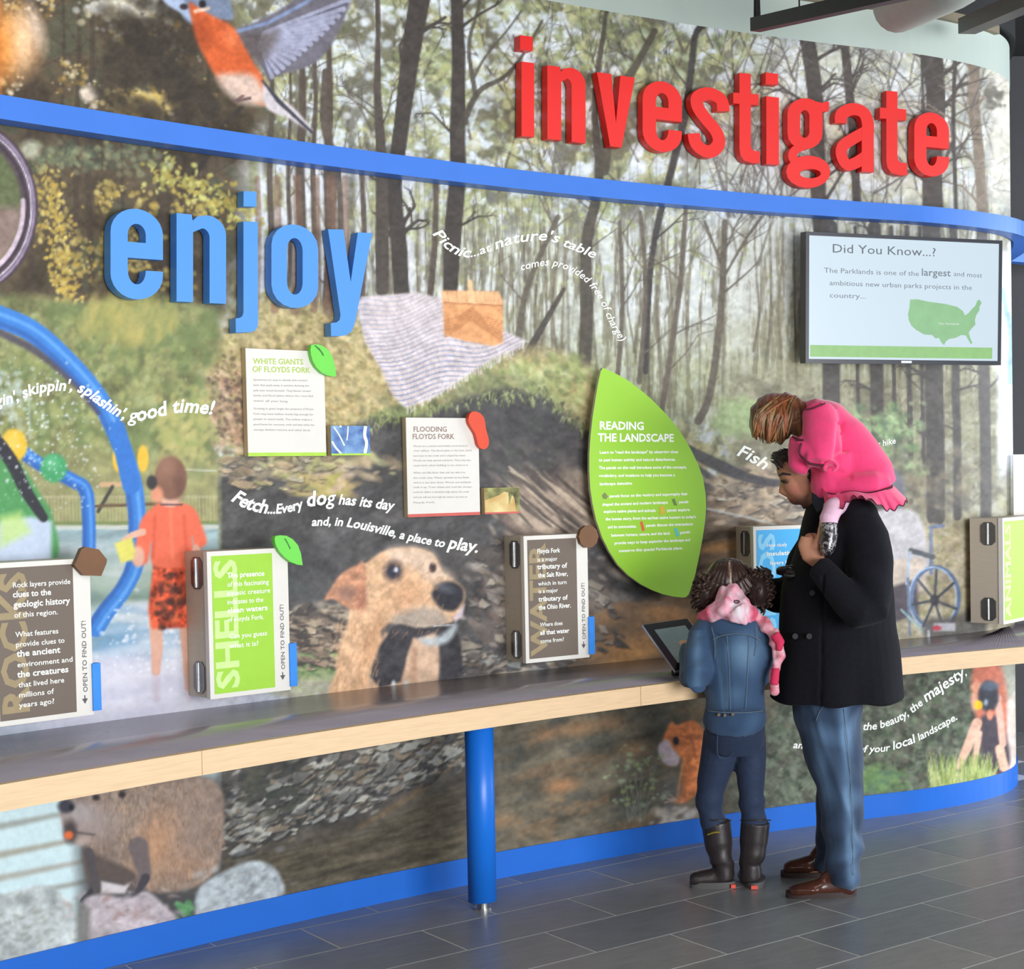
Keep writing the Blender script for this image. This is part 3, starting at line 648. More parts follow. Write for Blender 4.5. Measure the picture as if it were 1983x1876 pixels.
# boy seen from behind
SK = (226, 176, 154)
for a0 in (((300, 1190), (304, 1250), (302, 1300)), ((358, 1190), (364, 1260), (366, 1330))): stroke(a0, [26, 24, 17], SK, 1, 2.5); stroke([(a0[2][0], 1312), (a0[2][0] + 2, 1352)], 14, (196, 176, 186), .5, 8)
poly([(298, 1085), (368, 1085), (372, 1140), (362, 1215), (296, 1218), (287, 1180)], (204, 84, 56), 3, 1, False, n3, .4)
specks(90, 292, 1092, 364, 1214, 3, 8, [(66, 42, 40), (84, 52, 48), (226, 110, 70)], 1.1, 0, .8)
poly([(292, 985), (312, 974), (350, 974), (376, 985), (392, 1020), (400, 1052), (378, 1062), (372, 1040), (368, 1092), (298, 1096), (294, 1050), (284, 1090), (258, 1090), (262, 1060), (272, 1010)], (232, 112, 84), 3, 1, True)
stroke([(300, 1000), (296, 1080)], 6, (206, 84, 62), .6, 5); stroke([(356, 1000), (362, 1080)], 7, (206, 84, 62), .5, 5); stroke([(330, 990), (334, 1080)], 5, (244, 140, 110), .6, 6)
stroke([(240, 1046), (256, 1036), (276, 1030)], [10, 12, 14], SK, 1); blob(268, 1078, 12, 20, SK, 1, .2); blob(380, 1068, 8, 14, SK, 1, .2)
poly([(222, 1052), (256, 1040), (262, 1066), (258, 1084), (234, 1090)], (222, 214, 108), 3)
blob(330, 970, 18, 12, SK, 1, .2); blob(331, 926, 31, 42, (132, 96, 80), 1, .08); blob(322, 905, 16, 20, (166, 124, 104), .6, .7); blob(348, 940, 10, 24, (104, 74, 64), .6, .6); blob(304, 958, 12, 16, (226, 150, 120), .95, .3); blob(294, 934, 10, 14, (60, 58, 62), .95, .2)
stroke([(312, 977), (352, 977)], 4, (86, 70, 76), .9)
# --- dog
FU = (226, 184, 146)
poly([(660, 1250), (690, 1170), (720, 1190), (742, 1250), (736, 1350), (640, 1352), (650, 1300)], FU, 4, 1, True, n3, .12)
poly([(745, 1225), (850, 1230), (846, 1340), (700, 1352)], (216, 178, 148), 3, 1)
poly([(678, 1150), (690, 1110), (722, 1080), (752, 1064), (800, 1060), (838, 1072), (852, 1096), (862, 1112), (896, 1136), (900, 1160), (888, 1190), (872, 1206), (838, 1218), (790, 1212), (756, 1206), (736, 1220), (706, 1250), (680, 1220)], FU, 3, 1, True, n3, .1)
poly([(706, 1092), (690, 1094), (660, 1112), (640, 1140), (628, 1162), (646, 1160), (672, 1176), (700, 1180), (708, 1150)], (206, 150, 118), 3, 1, True, n3, .15)
blob(672, 1148, 18, 14, (150, 116, 104), .8, .5); blob(700, 1160, 10, 24, (176, 118, 96), .8, .5)
poly([(752, 1064), (800, 1060), (838, 1072), (850, 1094), (880, 1120), (830, 1124), (800, 1100), (760, 1090)], (232, 206, 184), 10, .8, True)
poly([(760, 1195), (810, 1176), (850, 1180), (868, 1205), (820, 1220), (770, 1212)], (176, 166, 156), 9, .85, True)
poly([(836, 1150), (850, 1132), (876, 1126), (896, 1140), (897, 1162), (880, 1182), (858, 1180), (844, 1168)], (58, 58, 64), 4, 1, True); blob(862, 1138, 18, 9, (110, 114, 124), .7, .6, .3)
blob(762, 1106, 19, 20, (84, 72, 72), .9, .35); blob(762, 1107, 12, 12, (58, 60, 74), 1, .2); blob(767, 1103, 4, 5, (214, 216, 236), 1, .4); blob(838, 1099, 7, 9, (76, 64, 64), 1, .3)
blob(786, 1150, 22, 26, (206, 150, 112), .5, .8, .4); blob(722, 1240, 14, 60, (196, 142, 104), .5, .8, .3)
poly([(774, 1208), (800, 1214), (820, 1216), (880, 1206), (892, 1240), (898, 1310), (852, 1320), (848, 1240), (800, 1235), (776, 1320), (736, 1332), (714, 1308), (736, 1250), (760, 1214)], (70, 68, 72), 3, 1, False, n3, .15)
poly([(796, 1252), (815, 1236), (846, 1232), (846, 1320), (800, 1324), (786, 1290)], (222, 188, 160), 4, 1, True); stroke([(802, 1260), (800, 1310)], 14, (176, 134, 108), .6, 8)
poly([(812, 1236), (850, 1232), (880, 1208), (884, 1220), (866, 1244), (830, 1250)], (196, 206, 210), 5, .9, True); poly([(878, 1196), (890, 1180), (900, 1170), (896, 1192), (882, 1204)], (224, 206, 214), 3, 1)
stroke([(840, 1212), (880, 1210)], 2.5, (216, 220, 224), .8)
for i in range(150):
    x = rng.uniform(690, 860); y = rng.uniform(1075, 1230)
    stroke([(x, y), (x + rng.uniform(-12, 2), y + rng.uniform(4, 14))], 1.6, [(236, 206, 176), (184, 134, 100), (206, 160, 124)][rng.randint(3)], .45)
for i in range(170):
    x = rng.uniform(650, 735); y = rng.uniform(1200, 1340)
    stroke([(x, y), (x - rng.uniform(0, 6), y + rng.uniform(8, 20))], 2, [(232, 198, 160), (190, 140, 104), (214, 170, 132)][rng.randint(3)], .45)
for x in (762, 786): blob(x, 1324, 4, 7, (206, 216, 216), .9, .4)

# --- picnic cloth and basket
cloth = [(690, 588), (700, 575), (810, 566), (860, 580), (975, 640), (1020, 660), (1000, 676), (960, 690), (900, 730), (840, 770), (786, 790), (762, 768), (735, 710), (706, 660)]
poly(cloth, (214, 202, 202), 2.5, 1)
m, sl = poly_mask(cloth, 2.5)
u = (GX[sl] - 690) * .22 + (GY[sl] - 580) * 1.0 + 7 * np.sin((GX[sl]) / 26) - 5 * np.sin((GX[sl] + GY[sl]) / 41)
per = 8 + (GY[sl] - 580) * .045
ln = sstep(.72, .95, .5 + .5 * np.cos(2 * math.pi * np.clip(u, -60, 400) / (9 + 0 * per)))
blend(m * ln * (.35 + .4 * sstep(600, 720, GY[sl])), col((116, 130, 166)), sl)
u2 = (GX[sl] - 690) * 1.0 - (GY[sl] - 580) * .5
blend(m * sstep(.8, 1, .5 + .5 * np.cos(2 * math.pi * u2 / 17)) * .25, col((186, 150, 150)), sl)
for i in range(46):
    t = i / 45.0; x = 790 + 225 * t; y = 790 - 125 * t; stroke([(x, y - 6), (x + rng.uniform(-3, 6), y + rng.uniform(4, 12))], 2.5, (220, 212, 212), .8)
poly([(856, 566), (862, 562), (965, 566), (974, 582), (974, 664), (955, 670), (900, 660), (860, 648)], (224, 160, 110), 2.5, 1)
poly([(856, 564), (966, 564), (974, 590), (858, 586)], (232, 180, 134), 2, 1)
stroke([(910, 546), (914, 586)], 9, (232, 186, 140), 1); stroke([(860, 586), (972, 592)], 2, (160, 104, 66), .9)
for k in range(9):
    stroke([(912, 596 + 3 * k), (890 - 3 * k, 612 + 5 * k), (862, 620 + 4 * k)], 1.3, (170, 108, 66), .7, 1.4); stroke([(914, 596 + 3 * k), (936 + 3 * k, 614 + 5 * k), (972, 622 + 5 * k)], 1.3, (170, 108, 66), .7, 1.4)
for k in range(6): stroke([(866 + 18 * k, 562), (868 + 18 * k, 584)], 1.4, (176, 118, 76), .6)
# --- bird
poly([(340, -60), (400, -70), (430, -40), (452, 30), (430, 40), (380, 50), (348, 20)], (120, 132, 156), 3, 1, True)
poly([(300, -30), (345, -20), (372, 40), (350, 25), (320, 5)], (170, 186, 214), 3, 1, True)
poly([(452, 60), (500, 40), (560, 6), (600, -30), (680, -60), (680, 0), (662, 46), (640, 90), (610, 122), (560, 140), (520, 148), (500, 120), (470, 90)], (110, 106, 116), 3, 1, True)
for k in range(15):
    t = k / 14.0; x1 = 676 - 150 * t; y1 = 0 + 148 * t ** .8
    stroke([(500 + 10 * (1 - t), 62 + 30 * t), (x1, y1)], [4, 11], (170, 172, 196), .8, 2.5); stroke([(504, 70 + 30 * t), (x1 - 4, y1 + 7)], [2, 5], (82, 80, 96), .8, 2)
poly([(455, 66), (500, 60), (540, 60), (530, 90), (500, 130), (478, 100)], (92, 82, 80), 10, .8)
stroke([(455, 62), (520, 44), (590, 6), (640, -30)], 7, (130, 150, 190), .8, 3)
poly([(366, 8), (384, 14), (410, 30), (448, 50), (470, 84), (490, 120), (510, 152), (520, 186), (512, 204), (480, 192), (450, 176), (420, 150), (396, 110), (380, 70)], (206, 96, 52), 4, 1, True)
blob(392, 62, 15, 28, (150, 66, 36), .7, .6, -.3); blob(448, 74, 12, 20, (224, 130, 90), .5, .7, -.5)
poly([(420, 148), (450, 142), (490, 146), (512, 176), (522, 200), (470, 200), (440, 180)], (214, 190, 176), 8, .95, True)
poly([(510, 160), (530, 180), (570, 210), (606, 255), (560, 230), (516, 208)], (206, 196, 200), 3, 1, True); stroke([(508, 156), (540, 196), (604, 256)], [4, 9, 5], (66, 66, 76), 1, 2)
blob(356, 13, 8, 6, (60, 50, 54), 1, .3); blob(392, 8, 7, 8, (40, 36, 40), 1, .3); stroke([(378, 22), (404, 16)], 7, (226, 200, 180), .8, 3); stroke([(470, 186), (456, 196), (484, 190)], 6, (116, 92, 90), 1)

# --- wheelchair visitor (printed)
poly([(1700, 900), (1738, 912), (1752, 940), (1748, 985), (1716, 985), (1690, 940)], (126, 126, 134), 4, 1, True)
poly([(1690, 1000), (1748, 985), (1780, 1000), (1795, 1050), (1798, 1110), (1745, 1120), (1700, 1110)], (200, 196, 198), 4, 1, True)
poly([(1700, 1085), (1790, 1080), (1796, 1140), (1740, 1160), (1700, 1150)], (206, 190, 176), 4, 1)
poly([(1716, 1140), (1776, 1120), (1780, 1190), (1716, 1210)], (92, 84, 90), 4, 1)
stroke([(1803, 1110), (1803, 1020), (1826, 1018)], 7, (124, 136, 160), 1, 2); stroke([(1764, 1066), (1806, 1078)], 10, (104, 108, 112), 1, 2); stroke([(1762, 1070), (1756, 1130)], 6, (180, 190, 206), 1, 2)
t = np.linspace(0, 2 * math.pi, 40)
stroke(np.c_[1811 + 46 * np.cos(t), 1158 + 60 * np.sin(t)], 8, (104, 122, 152), 1, 2); stroke(np.c_[1806 + 46 * np.cos(t), 1158 + 60 * np.sin(t)], 3, (184, 204, 226), .9, 2)
for k in range(7):
    q = k * math.pi * 2 / 7 + .3; stroke([(1810, 1162), (1810 + 44 * math.cos(q), 1162 + 58 * math.sin(q))], 5, (82, 84, 92), 1, 2)
blob(1810, 1162, 9, 11, (70, 70, 74), 1, .2)
stroke([(1758, 1120), (1762, 1230)], 5, (116, 130, 150), 1); stroke([(1745, 1180), (1790, 1225)], 4, (160, 196, 200), .9); poly([(1795, 1200), (1860, 1190), (1900, 1150), (1905, 1230), (1800, 1240)], (100, 96, 96), 5, .8, True); poly([(1808, 1206), (1850, 1206), (1850, 1222), (1808, 1222)], (190, 190, 196), 2, .9); blob(1814, 1216, 9, 5, (196, 70, 80), .9, .3)
stroke([(1798, 1222), (1799, 1260)], 5, (216, 220, 224), .8)

# --- lower mural below the counter
low = sstep(0, 1, (GY - (1545 - .195 * GX)) / 16)   # boundary hidden behind the worktop
low = low * (GY > 1260)
lowc = col((108, 100, 84)) * (1 + .5 * (fbm(34, 151, 4, 2.2, .8, -.35)[..., None] - .5))
blend(low, lowc)
blend(low * sstep(.62, .85, fbm(40, 161, 3, 2, .8, -.35)) * .4, col((150, 116, 84)))
blend(low * sstep(.6, .85, fbm(30, 171, 3, 2, .8, -.35)) * .35, col((70, 76, 76)))
for x, y, a_ in ((1088, 1520, .8), (1120, 1410, .6), (1230, 1450, .5), (1060, 1420, .4), (970, 1590, .4), (1180, 1400, .5)): blob(x, y, 26, 12, (196, 138, 92), a_, .9, -.1)
blend((low * (GX < 430) * 1.0), col((210, 232, 234)))
for y0, c_ in ((1600, (150, 150, 140)), (1655, (160, 150, 130)), (1700, (168, 160, 146)), (1740, (150, 146, 136))):
    stroke([(-200, y0 + 60), (0, y0), (170, y0 - 34)], [16, 13, 8], c_, .75, 8)
m, sl = poly_mask([(150, 1560), (430, 1500), (430, 1800), (160, 1800)], 20); blend(m * .95, col((72, 70, 70)), sl)
poly([(428, 1400), (960, 1300), (960, 1560), (700, 1700), (540, 1760), (420, 1790)], (84, 80, 76), 10, 1, False, nr, .3)
for i in range(1100):
    t = rng.rand(); x = 440 + 460 * t + rng.normal(0, 10); y = 1600 - 150 * t - 8 + rng.normal(0, 34 - 12 * t)
    if y < 1480 - 130 * (t) - 40: continue
    blob(x, y, rng.uniform(4, 14), rng.uniform(2, 5), [(150, 150, 144), (112, 110, 106), (70, 68, 68), (172, 168, 156), (130, 116, 100), (60, 60, 62)][rng.randint(6)], .85, .3, -.45 + rng.uniform(-.3, .3))
stroke([(700, 1600), (800, 1540), (890, 1470)], [10, 14, 6], (150, 116, 80), .5, 10)
poly([(440, 1660), (700, 1600), (900, 1500), (900, 1700), (560, 1800), (430, 1800)], (90, 82, 66), 26, .85, False, nh, .3)
specks(80, 460, 1480, 640, 1600, 6, 16, [(66, 70, 66), (84, 84, 72)], 2, -.3, .6)
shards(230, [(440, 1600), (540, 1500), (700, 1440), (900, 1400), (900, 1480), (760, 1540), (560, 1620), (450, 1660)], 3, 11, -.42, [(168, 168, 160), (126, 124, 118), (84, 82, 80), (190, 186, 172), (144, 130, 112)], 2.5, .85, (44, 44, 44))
# beaver
BV = (152, 132, 118)
poly([(118, 1560), (130, 1545), (170, 1538), (215, 1530), (260, 1515), (330, 1500), (400, 1505), (428, 1530), (434, 1570), (430, 1640), (414, 1690), (370, 1720), (300, 1728), (255, 1700), (210, 1690), (180, 1665), (165, 1640), (140, 1630), (122, 1600)], BV, 4, 1, True, n3, .15)
for i in range(900):
    x = rng.uniform(160, 430); y = rng.uniform(1510, 1720)
    mm_ = ((x - 300) / 135) ** 2 + ((y - 1610) / 112) ** 2
    if mm_ > .95: continue
    stroke([(x, y), (x + rng.uniform(-4, 8), y + rng.uniform(6, 18))], 2, [(184, 164, 146), (128, 110, 98), (204, 160, 124), (104, 90, 84), (166, 144, 126)][rng.randint(5)], .6)
blob(300, 1640, 34, 60, (214, 156, 112), .6, .8, .35); blob(385, 1590, 34, 60, (150, 128, 116), .5, .8); blob(365, 1680, 34, 30, (196, 140, 100), .3, .8)
blob(175, 1592, 44, 34, (166, 152, 148), .75, .6); blob(150, 1572, 26, 18, (176, 168, 170), .6, .6); stroke([(128, 1600), (150, 1612), (182, 1616)], 4, (84, 74, 74), .8, 3); blob(215, 1655, 20, 30, (120, 104, 96), .5, .7); blob(128, 1561, 16, 13, (64, 64, 74), 1, .3); blob(138, 1563, 5, 6, (36, 36, 42), 1, .3)
blob(136, 1610, 13, 22, (70, 62, 64), .9, .4); blob(133, 1617, 9, 8, (228, 110, 60), 1, .3); blob(160, 1628, 12, 8, (190, 170, 160), .7, .5)
blob(186, 1544, 7, 6, (54, 48, 48), .95, .4); blob(236, 1538, 7, 7, (54, 48, 48), .95, .4)
poly([(160, 1640), (200, 1660), (262, 1690), (250, 1712), (196, 1704), (186, 1728), (168, 1700)], (96, 84, 78), 5, 1, True); stroke([(172, 1650), (184, 1700), (176, 1728)], [18, 15, 9], (84, 78, 80), 1, 3); stroke([(268, 1640), (280, 1690), (268, 1730)], [40, 26, 12], (108, 98, 100), .9, 6); stroke([(282, 1700), (262, 1736)], [18, 8], (74, 70, 76), 1, 3)
stroke([(176, 1726), (160, 1744)], 10, (62, 60, 66), 1); 
for k in range(4): stroke([(256, 1728), (238 + 9 * k, 1746)], 4, (60, 60, 68), 1)
poly([(196, 1706), (248, 1716), (242, 1730), (196, 1730)], (214, 206, 206), 3)
# rocks
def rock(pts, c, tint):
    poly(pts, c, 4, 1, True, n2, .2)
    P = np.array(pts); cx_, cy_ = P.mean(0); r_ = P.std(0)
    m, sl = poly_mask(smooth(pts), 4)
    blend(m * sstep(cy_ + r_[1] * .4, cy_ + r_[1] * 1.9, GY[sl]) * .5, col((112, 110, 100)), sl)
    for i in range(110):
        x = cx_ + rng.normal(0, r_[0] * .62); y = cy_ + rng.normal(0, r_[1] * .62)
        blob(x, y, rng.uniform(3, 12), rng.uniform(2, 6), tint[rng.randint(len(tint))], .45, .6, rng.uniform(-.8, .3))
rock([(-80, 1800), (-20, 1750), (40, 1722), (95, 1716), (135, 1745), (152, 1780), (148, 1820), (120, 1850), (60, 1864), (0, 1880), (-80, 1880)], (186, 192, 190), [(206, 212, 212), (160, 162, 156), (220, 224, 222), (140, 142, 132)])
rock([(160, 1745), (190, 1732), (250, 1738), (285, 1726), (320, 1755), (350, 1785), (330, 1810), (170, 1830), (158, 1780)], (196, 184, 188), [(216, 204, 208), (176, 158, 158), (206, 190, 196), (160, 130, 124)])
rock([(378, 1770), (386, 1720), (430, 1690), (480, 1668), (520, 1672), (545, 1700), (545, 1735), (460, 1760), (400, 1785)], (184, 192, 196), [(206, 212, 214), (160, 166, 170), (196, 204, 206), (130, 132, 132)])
specks(40, 340, 1740, 372, 1775, 2, 6, [(80, 140, 90), (110, 160, 110)], 1.5, .5, .8)
poly([(150, 1740), (176, 1760), (172, 1830), (146, 1830)], (104, 106, 100), 6, .7)
# orange frog at the stream
OR = (218, 128, 76)
poly([(1352, 1400), (1330, 1396), (1312, 1404), (1300, 1398), (1290, 1415), (1284, 1436), (1300, 1462), (1322, 1470), (1322, 1500), (1316, 1540), (1296, 1548), (1320, 1556), (1345, 1540), (1362, 1500), (1372, 1440)], OR, 3, 1, True, n3, .2)
poly([(1292, 1432), (1276, 1442), (1276, 1462), (1290, 1480), (1310, 1482), (1316, 1466), (1304, 1450)], (206, 186, 190), 3, 1, True); blob(1309, 1434, 6, 8, (52, 44, 50), 1, .25); stroke([(1316, 1424), (1340, 1430), (1348, 1470)], 3, (176, 92, 58), .8); stroke([(1322, 1480), (1312, 1540)], 6, (232, 150, 96), .7, 4)
for k in range(3): stroke([(1310, 1548), (1296 - 4 * k, 1538 + 8 * k)], 3, (220, 180, 150), .9)
blob(1318, 1580, 44, 18, (150, 136, 124), .8, .6, -.15); specks(60, 1262, 1560, 1350, 1600, 3, 8, [(196, 180, 160), (120, 110, 104), (210, 204, 196)], 1.8, -.2, .8)
for i in range(14): stroke([(1210 + rng.uniform(-4, 40), 1590), (1215 + rng.uniform(-20, 60), rng.uniform(1470, 1560))], 1.6, (140, 150, 140), .5)
specks(60, 1170, 1440, 1290, 1570, 2, 5, [(150, 170, 110), (170, 190, 150)], 1.4, 0, .7)
blob(1300, 1540, 20, 30, (110, 116, 126), .4, .8)
# dark foliage right, photographer, grass
rg_ = [(1490, 1380), (1560, 1290), (2050, 1240), (2050, 1620), (1480, 1660), (1420, 1600), (1430, 1440)]
poly(rg_, (92, 98, 84), 20, 1, False, n3, .35)
m, sl = poly_mask(rg_, 20)
blend(m * sstep(.55, .78, fbm(14, 181, 3)[sl]) * .5, col((120, 130, 112)), sl); blend(m * sstep(.6, .8, fbm(22, 191, 3)[sl]) * .5, col((78, 72, 66)), sl)
specks(800, 1440, 1300, 1960, 1580, 2, 6, [(120, 132, 104), (140, 146, 124), (84, 104, 76), (110, 100, 88), (70, 84, 66)], 1.4, .6, .6)
specks(160, 1640, 1480, 1760, 1540, 3, 9, [(104, 136, 84), (130, 160, 100), (96, 124, 96)], 1.4, .4, .6)
poly([(1925, 1285), (1990, 1280), (1990, 1500), (1930, 1500)], (176, 176, 160), 5, 1)
poly([(1886, 1290), (1930, 1282), (1948, 1330), (1955, 1440), (1960, 1500), (1925, 1500), (1900, 1430), (1885, 1360)], (206, 120, 96), 5, 1, True)
poly([(1950, 1360), (1965, 1340), (1966, 1490), (1950, 1490)], (226, 206, 196), 3)
poly([(1900, 1390), (1935, 1390), (1952, 1440), (1955, 1480), (1935, 1500), (1905, 1470)], (74, 66, 74), 4, 1, True)
stroke([(1892, 1400), (1872, 1450), (1856, 1485)], [20, 18, 12], (226, 180, 156), 1, 3); stroke([(1896, 1420), (1885, 1490)], 12, (224, 184, 160), 1, 3); stroke([(1932, 1350), (1938, 1400), (1942, 1440)], 14, (226, 176, 156), 1, 3); stroke([(1936, 1450), (1944, 1485)], 18, (228, 186, 160), 1, 3)
blob(1893, 1330, 13, 10, (228, 160, 130), 1, .3); blob(1888, 1358, 8, 18, (230, 170, 140), 1, .3); blob(1914, 1348, 20, 30, (58, 58, 66), 1, .15); blob(1918, 1328, 16, 9, (96, 110, 128), .9, .4); blob(1895, 1365, 8, 9, (232, 190, 40), 1, .2); blob(1917, 1384, 6, 10, (226, 140, 110), 1, .3); blob(1909, 1360, 4, 6, (170, 190, 210), .8, .5)
for i in range(240):
    x = rng.uniform(1800, 1925); stroke([(x, 1530 - (x - 1800) * .12), (x + rng.uniform(-14, 14), rng.uniform(1455, 1500))], [3, 1.4], [(150, 170, 90), (176, 184, 110), (120, 144, 76), (196, 196, 150)][rng.randint(4)], .75)
fine = fbm(7, 201, 3); fine2 = fbm(16, 205, 2, 1.6, .8, .6)
veg = (1 - sstep(560, 600, GY) * (GX < 424)) * 1.0
IMG[:] = IMG * (1 + (.13 * (fine - .5) + .10 * (fine2 - .5)) * (.25 + .75 * veg))[..., None] + .015 * (fine - .5)[..., None]
# keep in range
IMG[:] = np.clip(IMG, 0, 1)
# lay the print on the wall as a colour per point
PXx, PXy = proj(VV.reshape(-1, 3))
u_ = np.clip((PXx - CX0) / CST, 0, CW - 1.01); v_ = np.clip((PXy - CY0) / CST, 0, CH - 1.01)
iu = u_.astype(int); iv = v_.astype(int); fu = (u_ - iu)[:, None]; fv = (v_ - iv)[:, None]
cc = (IMG[iv, iu] * (1 - fu) + IMG[iv, iu + 1] * fu) * (1 - fv) + (IMG[iv + 1, iu] * (1 - fu) + IMG[iv + 1, iu + 1] * fu) * fv
ca = wm.color_attributes.new('print', 'FLOAT_COLOR', 'POINT'); cc4 = np.ones((len(cc), 4), np.float32); cc4[:, :3] = lin(np.clip(cc, 0, 1)); ca.data.foreach_set('color', cc4.ravel())
wm.materials.append(mat('printed_vinyl', (200, 200, 200), .55, var=.015, scale=40, attr='print', spec=.2))
wall = bpy.data.objects.new('wall_back', wm); COL.objects.link(wall); wall['kind'] = 'structure'
paint = mat('pale_paint', (176, 188, 180), .6, var=.02, scale=3)
tag(strip(0, SS[-1], ZM, ZTOP + .02, -.12, 0.0, 'wall_upper', paint), kind='structure')
BL = (18, 104, 206)
tag(strip(0, SS[-1], 0, .108, -.1, .006, 'baseboard_back', mat('blue_base', BL, .38, var=.03, scale=8)), kind='structure')
# raised blue ribbon across the mural, running on past the wall's end
sE = float(whit(1962.0, 430.0)[0]); s_r = np.linspace(0, sE, 150)
rb = lambda off: np.r_[wpt(s_r, 0.0, off)[:, :2], wpt(sE, 0.0, off)[None, :2] + np.array([[.12, .08], [.26, .16], [.45, .24]])]
A_, B_ = rb(.012), rb(.098); n = len(A_)
A_[-3:] += np.array([[0, .05], [0, .09], [0, .13]])
V = np.concatenate([np.c_[A_, np.full(n, ZB0)], np.c_[B_, np.full(n, ZB0)], np.c_[B_, np.full(n, ZB1)], np.c_[A_, np.full(n, ZB1)]]); F = []
for k in range(4): a, b = k * n, ((k + 1) % 4) * n; F += [(a + i, b + i, b + i + 1, a + i + 1) for i in range(n - 1)]
F += [(0, 3 * n, 2 * n, n), (n - 1, 2 * n - 1, 3 * n - 1, 4 * n - 1)]
tag(mesh_obj('trim_1', V, F, mat('blue_ribbon', (56, 116, 210), .4, var=.03, scale=6)), kind='structure')
# ceiling, dark, with what shows of its steelwork
black = mat('black_paint', (14, 14, 15), .6)
tag(MB().box((-9, -6, ZTOP + .35), (18, 0, 0), (0, 22, 0), (0, 0, .1)).obj('ceiling', mat('ceiling_black', (20, 19, 18), .8)), kind='structure')
def bar(name, p, q, wd, ht, m, parent=None):
    p, q = np.array(p, float), np.array(q, float); d = q - p; s_ = np.cross(d, (0, 0, 1)); s_ = s_ / np.linalg.norm(s_) * wd
    return MB().box(p - s_ / 2, d, s_, (0, 0, ht)).obj(name, m, parent)
P1, P2 = wpt(*[whit(1560.0, 5.0)[0]], ZTOP, .02), wpt(whit(1964.0, 80.0)[0], ZTOP, .02)
tag(strip(float(whit(1500.0, 5.0)[0]), float(whit(1925.0, 60.0)[0]), ZTOP, ZTOP + .04, -.12, .03, 'trim_2', mat('tan_angle', (122, 112, 92), .6)), kind='structure')
tag(strip(float(whit(1500.0, 5.0)[0]), SS[-1], ZTOP + .04, ZTOP + .36, -.10, .03, 'wall_top', black), kind='structure')
tag(bar('beam_upper', at(1872, 66, 7.6) , at(2050, -6, 6.2), .08, .07, mat('steel_grey', (92, 90, 86), .5)), kind='structure')
tag(MB().tube([at(1930, -150, 4.6), at(1840, -60, 5.4), at(1760, -8, 6.3), at(1738, 14, 6.6), at(1730, 22, 6.7)], [.13, .13, .12, .10, .04], 20).obj('duct', mat('duct_white', (176, 180, 172), .5), smooth=True, origin=at(1760, -8, 6.3)), 'pale grey air duct coming down from the dark ceiling above the screen', 'air duct')
# dark pier and far wall behind the mural's right end, daylight glazing beyond
tag(MB().box((1.38, 9.9, 0), (1.2, 0, 0), (0, .4, 0), (0, 0, 4.1)).obj('wall_right', mat('pier_grey', (66, 66, 70), .6, var=.1, scale=2)), kind='structure')
tag(MB().box((-9, 15.6, 0), (18, 0, 0), (0, .2, 0), (0, 0, 4.1)).obj('wall_far', mat('far_grey', (120, 124, 126), .7)), kind='structure')

tag(MB().box((-5.6, -6, 0), (.2, 0, 0), (0, 11.0, 0), (0, 0, 4.1)).obj('wall_left_blocker', mat('blocker_dark', (58, 54, 52), .7)), kind='structure')  # unseen dark wall, added to block light coming from the left
tag(MB().box((-5.6, -6.2, 0), (6.2, 0, 0), (0, .2, 0), (0, 0, 4.1)).obj('wall_front_blocker', MAT['blocker_dark']), kind='structure')  # added out of view behind the camera, cuts light from the left rear
# ---------------------------------------------------------------- counter
ZCT, ZCB = .827, .755
cf_px = np.array([(-330, 1583), (-150, 1545), (0, 1515), (220, 1483), (440, 1450), (640, 1412), (1000, 1361), (1340, 1320), (1560, 1293), (1750, 1271), (1983, 1254)], float)
cf = fl(cf_px[:, 0], cf_px[:, 1], ZCT)[:, :2]; pf = np.polyfit(cf[:, 0], cf[:, 1], 3)
fx = np.linspace(cf[0, 0], 1.08, 160); FR = np.c_[fx, np.polyval(pf, fx)]; FR = np.r_[FR, [[1.25, np.polyval(pf, 1.08) + .09], [1.5, np.polyval(pf, 1.08) + .2], [1.8, np.polyval(pf, 1.08) + .34]]]
sb = np.linspace(.05, sE, len(FR) - 3); BK = np.r_[wpt(sb, 0.0, .0)[:, :2], [[1.45, 8.6], [1.65, 8.7], [1.85, 8.8]]]
n = len(FR)
fz0 = np.polyval(pf, -1.0); counter = empty('counter', (-1.13, 6.09, 0), 'long curved counter with dark speckled top, plywood edge and a blue post, along the mural', 'counter')
def slab(F_, B_, z0, z1):
    n = len(F_); V = np.concatenate([np.c_[F_, np.full(n, z0)], np.c_[F_, np.full(n, z1)], np.c_[B_, np.full(n, z1)], np.c_[B_, np.full(n, z0)]]); Fc = []
    for k in range(4): a, b = k * n, ((k + 1) % 4) * n; Fc += [(a + i, a + i + 1, b + i + 1, b + i) for i in range(n - 1)]
    Fc += [(0, n, 2 * n, 3 * n), (n - 1, 4 * n - 1, 3 * n - 1, 2 * n - 1)]; return V, Fc
dirn = FR - BK; dirn /= np.linalg.norm(dirn, axis=1)[:, None]
ed = FR - dirn * .03
